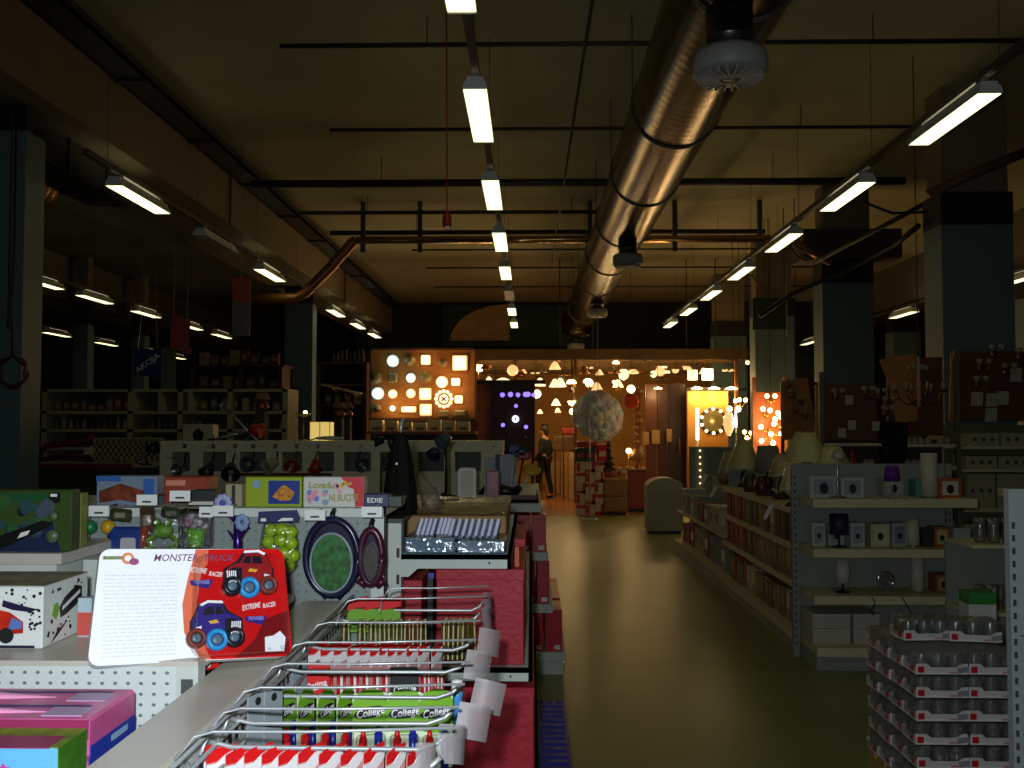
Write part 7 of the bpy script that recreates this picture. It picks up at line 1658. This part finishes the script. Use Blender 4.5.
# ---- goods on the showroom floor
YX = 17.75
xc = [576.5, 585.5, 595, 603.5]
random.seed(17); boxr = P('gift_red', (170, 20, 22), .45); boxw = P('gift_white', (190, 178, 158), .55)
zc_ = 0
for r_ in range(5):
    for k in range(3):
        a, c = W(xc[k], 515, YX), W(xc[k + 1], 515, YX); h = .19; z = r_ * .192; wx = c.x - a.x - .006
        t = thing('gift_box', f'red and white box, {nth(k)} from the aisle in the {nth(r_)} layer up of the stack', 'box', ((a.x + c.x) / 2, YX + .15, z), 0, 'stacked red and white boxes')
        MB().box((0, 0, h / 2), (wx, .3, h), boxw, None, .004).build('carton', t)
        b = MB(); m = (r_ + k) % 3
        if m == 0: b.bx(-wx / 2, wx / 2, -.152, -.149, h * .62, h * .95, boxr)
        elif m == 1: b.bx(-wx / 2, -wx * .1, -.152, -.149, h * .1, h * .9, boxr)
        else: b.bx(-wx / 2, wx / 2, -.152, -.149, 0, h * .3, boxr).bx(wx * .2, wx / 2, -.152, -.149, 0, h, boxr)
        b.build('red_print', t)
for i, (u, col, h) in enumerate(((580, (40, 60, 46), .24), (590, (36, 50, 44), .26), (602, (170, 24, 24), .30))):
    p = W(u, 470, YX + .1); t = thing('gift_box', ('first', 'second', 'third')[i] + ' dark or red box on top of the red and white stack', 'box', (p.x, YX + .15, .96)); MB().box((0, 0, h / 2), (.17, .24, h), P('giftx_' + str(i), col, .5), None, .004).build('carton', t); MB().bx(-.06, .06, -.122, -.119, h * .3, h * .6, boxr if i < 2 else boxw).build('print', t)
a, c = W(604.5, 515, YX), W(627, 478, YX)
t = thing('wooden_counter', 'low light wood counter beside the red and white boxes', 'counter', ((a.x + c.x) / 2, YX, 0)); wz = c.x - a.x
MB().bx(-wz / 2, wz / 2, 0, .5, .06, c.z - .04, P('counter_wood', (140, 100, 52), .5, 0, .12, 4), .004).build('body', t); MB().bx(-wz / 2 - .02, wz / 2 + .02, -.02, .52, c.z - .04, c.z, M['lwood']).build('counter_top', t); MB().bx(-wz / 2 + .02, wz / 2 - .02, .02, .48, 0, .06, M['dark']).build('plinth', t); MB().bx(-wz / 2 + .02, wz / 2 - .02, -.006, 0, c.z * .5, c.z * .52, M['dark']).build('groove', t)
random.seed(2)
for i, (u, col, h, w__) in enumerate(((608, (70, 40, 30), .16, .12), (613, (150, 120, 80), .12, .1), (619, (160, 140, 100), .18, .13), (624, (190, 160, 120), .12, .1))):
    p = W(u, 478, YX + .15); tag(MB().box((0, 0, h / 2), (w__, .14, h), P('gc_' + str(i), col, .5), None, .01).bx(-w__ * .3, w__ * .3, -.0715, -.0695, h * .2, h * .6, boxr).build('small_box', None, (p.x, YX + .2, c.z)), f'{nth(i)} small box standing on the light wood counter', 'box')
p = W(609, 455, YX + .25); t = thing('tree_ornament', 'dark cone shaped ornament above the light wood counter', 'ornament', (p.x, YX + .35, c.z))
hh = W(609, 440, YX + .3).z - c.z; b = MB()
for k in range(5): b.lathe([(.15 - .026 * k, hh * (.15 + .17 * k)), (.02, hh * (.36 + .16 * k))], (0, 0, 0), P('tree_dark', (34, 34, 26), .7), 10)
b.cyl((0, 0, 0), (0, 0, hh * .3), .02, M['dwood'], 7); b.build('tree', t)
a, c = W(628, 517, 18.4), W(646, 470, 18.4)
t = thing('cabinet', 'red brown cabinet beside the light wood counter', 'cabinet', ((a.x + c.x) / 2, 18.4, 0)); wz = c.x - a.x; hh = c.z
MB().bx(-wz / 2, wz / 2, 0, .4, .05, hh, P('cabinet_red', (116, 50, 24), .45, 0, .12, 3), .004).bx(-wz / 2 + .02, wz / 2 - .02, .02, .38, 0, .05, M['dark']).build('body', t)
o = MB().bx(-wz / 2 + .015, wz / 2 - .015, -.014, 0, .08, hh - .04, P('cabinet_door', (126, 54, 26), .4), .004).build('door', t); MB().ball((-wz / 2 + .05, -.022, hh * .5), .014, M['brass'], 8).build('knob', o)
MB().bx(-wz / 2 - .02, wz / 2 + .02, -.03, .42, hh, hh + .03, M['lwood']).build('cabinet_top', t)
p = W(629, 451, 18.5); t = thing('globe_lamp', 'small lit globe table lamp on the red brown cabinet', 'lamp', (p.x, 18.55, hh + .03)); MB().lathe([(.06, 0), (.05, .02), (.01, .05), (.01, p.z - hh - .05)], (0, 0, 0), M['brass'], 12).build('stem', t); MB().ball((0, 0, p.z - hh - .03), .052, W1, 12).build('globe', t)
p = W(638, 466, 18.5); t = thing('table_lamp', 'tan shaded table lamp on the red brown cabinet', 'lamp', (p.x, 18.6, hh + .03)); MB().lathe([(.07, 0), (.05, .03), (.015, .08), (.015, .2)], (0, 0, 0), M['brass'], 12).build('stem', t); MB().lathe([(.16, .16), (.08, .36)], (0, 0, 0), P('shade_gold', (170, 130, 70), .6), 16).build('lamp_shade', t)
# beige crates behind
for i, (u0, u1, v0, v1, Y) in enumerate(((561, 568, 453, 484, 22.3), (568.5, 576, 453, 494, 21.2), (546, 560, 462, 480, 23.5))):
    a, c = W(u0, v1, Y), W(u1, v0, Y); t = thing('drawer_tower', f'beige drawer tower, {nth(i)} behind the person near the flower ball', 'drawer tower', ((a.x + c.x) / 2, Y, 0), 0, 'beige drawer towers'); wz = c.x - a.x; hh = c.z
    MB().bx(-wz / 2, wz / 2, 0, .35, 0, hh, P('tower_beige', (160, 116, 64), .55, 0, .1, 3), .004).build('body', t)
    n = max(3, int(hh / .16))
    for k in range(n): MB().bx(-wz / 2 + .01, wz / 2 - .01, -.012, 0, hh * k / n + .012, hh * (k + 1) / n - .012, M['lwood']).build('drawer', t)
# flower ball on a pole
YF = 17.4; p = W(598, 416, YF); R0 = 23.5 * YF / F
t = thing('flower_ball', 'huge pastel ball of paper flowers hanging over the showroom', 'flower ball', p); random.seed(12)
MB().ball((0, 0, 0), R0 * .84, P('ball_core', (120, 116, 130), .8), 24, (1, 1, 1.05)).build('core', t)
fm = [P('petal_a', (244, 240, 240), .7), P('petal_b', (216, 220, 240), .7), P('petal_c', (240, 212, 220), .7), P('petal_d', (220, 236, 232), .7), P('petal_e', (228, 214, 240), .7), P('petal_f', (246, 236, 216), .7)]
for k in range(40):
    zq = 1 - 2 * (k + .5) / 40; an = k * 2.39996; rq = math.sqrt(1 - zq * zq); d = V((rq * math.cos(an), rq * math.sin(an), zq)); R_ = d.to_track_quat('Z', 'Y').to_matrix(); m = fm[k % 6]; b = MB(); s = R0 * .46
    for q in range(5):
        a5 = q * 2 * math.pi / 5; b.ball(d * R0 * (.82 + .13 * ((k * 7) % 5) / 4) + R_ @ V((s * .5 * math.cos(a5), s * .5 * math.sin(a5), .02)), s * .5, m, 8, (1, 1, .5), R_)
    b.ball(d * R0 * .92, s * .22, fm[(k + 3) % 6], 6); b.build('paper_flower', t)
MB().cyl((0, 0, R0 * .8), (0, 0, 3.945 - p.z), .008, M['steel'], 6).build('cord', t)
p = W(589.5, 400, YF - .55); t = thing('clear_pole', 'thin shiny pole standing in front of the flower ball', 'pole', (p.x, YF - .55, 0)); MB().cyl((0, 0, .02), (0, 0, W(589, 386, YF - .55).z), .012, M['chrome'], 8).build('pole', t); MB().lathe([(.13, 0), (.13, .02), (.02, .03)], (0, 0, 0), M['chrome'], 18).build('foot', t)
p = W(631, 401, 18.6); t = thing('paper_globe', 'orange paper globe hanging beside the flower ball', 'lantern', p); b = MB(); R1 = 8 * 18.6 / F; prof = [(max(.001, R1 * math.sin(math.pi * i / 18) * (1 + .02 * (i % 2))), -R1 * math.cos(math.pi * i / 18)) for i in range(19)]
b.lathe(prof, (0, 0, 0), P('paper_orange', (206, 66, 16), .7), 22).build('globe', t); MB().cyl((0, 0, R1), (0, 0, CZ - p.z), .005, M['dark'], 5).build('cord', t)
# dark red display, flowers and trinkets left of the ball
for i, (u0, u1, v0, v1, Y, col) in enumerate(((541, 548, 424, 440, 24.5, (60, 36, 24)), (562, 576, 428, 434, 21.5, (140, 20, 24)), (553, 575, 436, 451, 22.6, (96, 66, 36)), (577, 597, 441, 447, 18.2, (150, 30, 34)), (583, 600, 447, 453, 18.3, (150, 110, 110)))):
    a, c = W(u0, v1, Y), W(u1, v0, Y); b = MB().box((0, 0, (c.z - a.z) / 2), (c.x - a.x, .3, c.z - a.z), P('showroom_goods_' + str(i), col, .5, 0, .3, 6), None, .02)
    for x in (-.4, .4) if i != 3 else (): b.bx((c.x - a.x) * x - .015, (c.x - a.x) * x + .015, -.1, .1, -a.z, .01, M['dwood'])
    tag(b.build('display_box', None, ((a.x + c.x) / 2, Y, a.z)), ('dark brown box on legs behind the person', 'dark red box on legs beside the flower ball', 'brown box on legs over the drawer towers', 'red box directly under the flower ball', 'pinkish box on legs above the red and white stack')[i], 'display box')
random.seed(31)
for k in range(9):
    u, v = 638 + random.uniform(-3, 4), 400 + k * 7; p = W(u, v, 19.2); t = thing('wall_lamp', f'small cream lamp in the vertical row beside the orange paper globe, {nth(k)} from the top', 'lamp', p, 0, 'cream lamps in a vertical row')
    MB().lathe([(.02, .05), (.06, .0), (.055, -.01), (.001, .03)], (0, 0, 0), P('cream_lamp', (190, 140, 80), .5), 12).build('lamp_shade', t)
MB().bx(-.05, .05, .02, .05, 0, 2.3, M['wood']).build('lamp_column').location = (W(638, 400, 19.2).x, 19.2, 0)
tag(bpy.data.objects['lamp_column'], 'narrow wooden column carrying the vertical row of cream lamps', 'column')

# ================================================================== PERSON
def skin(name, J, E, sub=2, mat=None, parent=None, loc=None):
    me = bpy.data.meshes.new(name); ks = list(J)
    me.from_pydata([J[k][0] for k in ks], [(ks.index(a), ks.index(b)) for a, b in E], [])
    o = bpy.data.objects.new(name, me); COL.objects.link(o); md = o.modifiers.new('s', 'SKIN'); md.use_smooth_shade = True
    for i, k in enumerate(ks):
        r = J[k][1]; sv = me.skin_vertices[0].data[i]; sv.radius = r if isinstance(r, tuple) else (r, r); sv.use_root = (i == 0)
    ss = o.modifiers.new('u', 'SUBSURF'); ss.levels = sub; ss.render_levels = sub
    dg = bpy.context.evaluated_depsgraph_get(); m2 = bpy.data.meshes.new_from_object(o.evaluated_get(dg)); bpy.data.objects.remove(o)
    m2.name = name; q = bpy.data.objects.new(name, m2); COL.objects.link(q); m2.materials.clear(); m2.materials.append(mat)
    for pl in m2.polygons: pl.use_smooth = True
    if parent: q.parent = parent
    if loc: q.location = loc
    return q
pp_ = W(544.5, 498, 21.8)
t = thing('person', 'person in dark jacket and trousers standing sideways under the pendant lamps', 'person', (pp_.x, 21.8, 0), math.pi - .5)   # faces -X
sk = P('skin', (200, 140, 104), .5); jk = P('jacket_dark', (11, 15, 13), .85); tr = P('trousers_dark', (8, 8, 10), .85)
# local frame: +x is forward
J = dict(pelvis=((0, 0, .86), (.105, .13)), belly=((.01, 0, 1.0), (.095, .12)), chest=((.0, 0, 1.2), (.105, .15)), neck0=((-.005, 0, 1.34), .06), neck=((.01, 0, 1.39), .048), jaw=((.03, 0, 1.44), (.062, .06)), head=((.02, 0, 1.51), (.088, .072)), top=((.01, 0, 1.565), (.055, .05)))
Eg = [('pelvis', 'belly'), ('belly', 'chest'), ('chest', 'neck0'), ('neck0', 'neck'), ('neck', 'jaw'), ('jaw', 'head'), ('head', 'top')]
for s, n, lx, ax in ((1, 'l', .13, .10), (-1, 'r', -.14, .03)):
    J['hip' + n] = ((.0, .085 * s, .82), .085); J['knee' + n] = ((lx * .6 + .03, .09 * s, .46), .055); J['ank' + n] = ((lx, .09 * s, .09), .04); J['toe' + n] = ((lx + .13, .10 * s, .035), .032)
    J['sh' + n] = ((-.01, .165 * s, 1.28), .058); J['elb' + n] = ((-.05 + ax * .2, .215 * s, 1.02), .043); J['wr' + n] = ((.06 + ax, .19 * s, .83), .028); J['palm' + n] = ((.09 + ax, .185 * s, .78), (.018, .036))
    Eg += [('pelvis', 'hip' + n), ('hip' + n, 'knee' + n), ('knee' + n, 'ank' + n), ('ank' + n, 'toe' + n), ('chest', 'sh' + n), ('sh' + n, 'elb' + n), ('elb' + n, 'wr' + n), ('wr' + n, 'palm' + n)]
    for f in range(4):
        J[f'f{f}a' + n] = ((.082 + ax + .014 * f, .182 * s, .745), .009); J[f'f{f}b' + n] = ((.088 + ax + .013 * f, .172 * s, .705 + .006 * abs(f - 1.5)), .0075); Eg += [('palm' + n, f'f{f}a' + n), (f'f{f}a' + n, f'f{f}b' + n)]
    J['tha' + n] = ((.135 + ax, .175 * s, .775), .0095); J['thb' + n] = ((.15 + ax, .165 * s, .745), .008); Eg += [('palm' + n, 'tha' + n), ('tha' + n, 'thb' + n)]
skin('body', J, Eg, 2, sk, t)
def grow(keys, d, over={}): return {k: (over.get(k, J[k][0]), tuple(x + d for x in J[k][1]) if isinstance(J[k][1], tuple) else J[k][1] + d) for k in keys}
jkk = ['chest', 'belly', 'pelvis', 'neck0', 'shl', 'elbl', 'wrl', 'shr', 'elbr', 'wrr']
skin('jacket', grow(jkk, .016), [e for e in Eg if e[0] in jkk and e[1] in jkk], 2, jk, t)
trk = ['pelvis', 'hipl', 'kneel', 'ankl', 'hipr', 'kneer', 'ankr']
skin('trousers', grow(trk, .013), [e for e in Eg if e[0] in trk and e[1] in trk], 2, tr, t)
for n in 'lr':
    sh = {'heel': (V(J['ank' + n][0]) + V((-.03, 0, -.045)), .04), 'mid': (V(J['toe' + n][0]) + V((-.06, 0, .01)), .042), 'tip': (V(J['toe' + n][0]) + V((.02, 0, .0)), .034)}
    skin('shoe', sh, [('heel', 'mid'), ('mid', 'tip')], 2, P('shoe_black', (12, 12, 12), .5), t)
hr = MB().ball((-.005, 0, 1.525), .098, P('hair_dark', (26, 16, 10), .7), 16, (1, .86, .8)).ball((-.05, 0, 1.47), .07, P('hair_dark', (26, 16, 10), .7), 12, (.7, 1, 1.2)); hr.build('hair', t)
fc = MB().ball((.112, 0, 1.475), .016, sk, 8, (1, .8, 1.3)); [fc.ball((.015, s * .072, 1.48), .02, sk, 8, (1, .4, 1.4)) for s in (-1, 1)]; fc.build('nose_and_ears', t)
ey_ = MB(); [ey_.ball((.096, s * .03, 1.498), .010, P('eye_dark', (20, 16, 14), .3), 8) for s in (-1, 1)]; ey_.build('eye', t)
MB().box((.1, 0, 1.435), (.012, .04, .008), P('lips', (150, 80, 70), .5), None, .003).build('mouth', t)
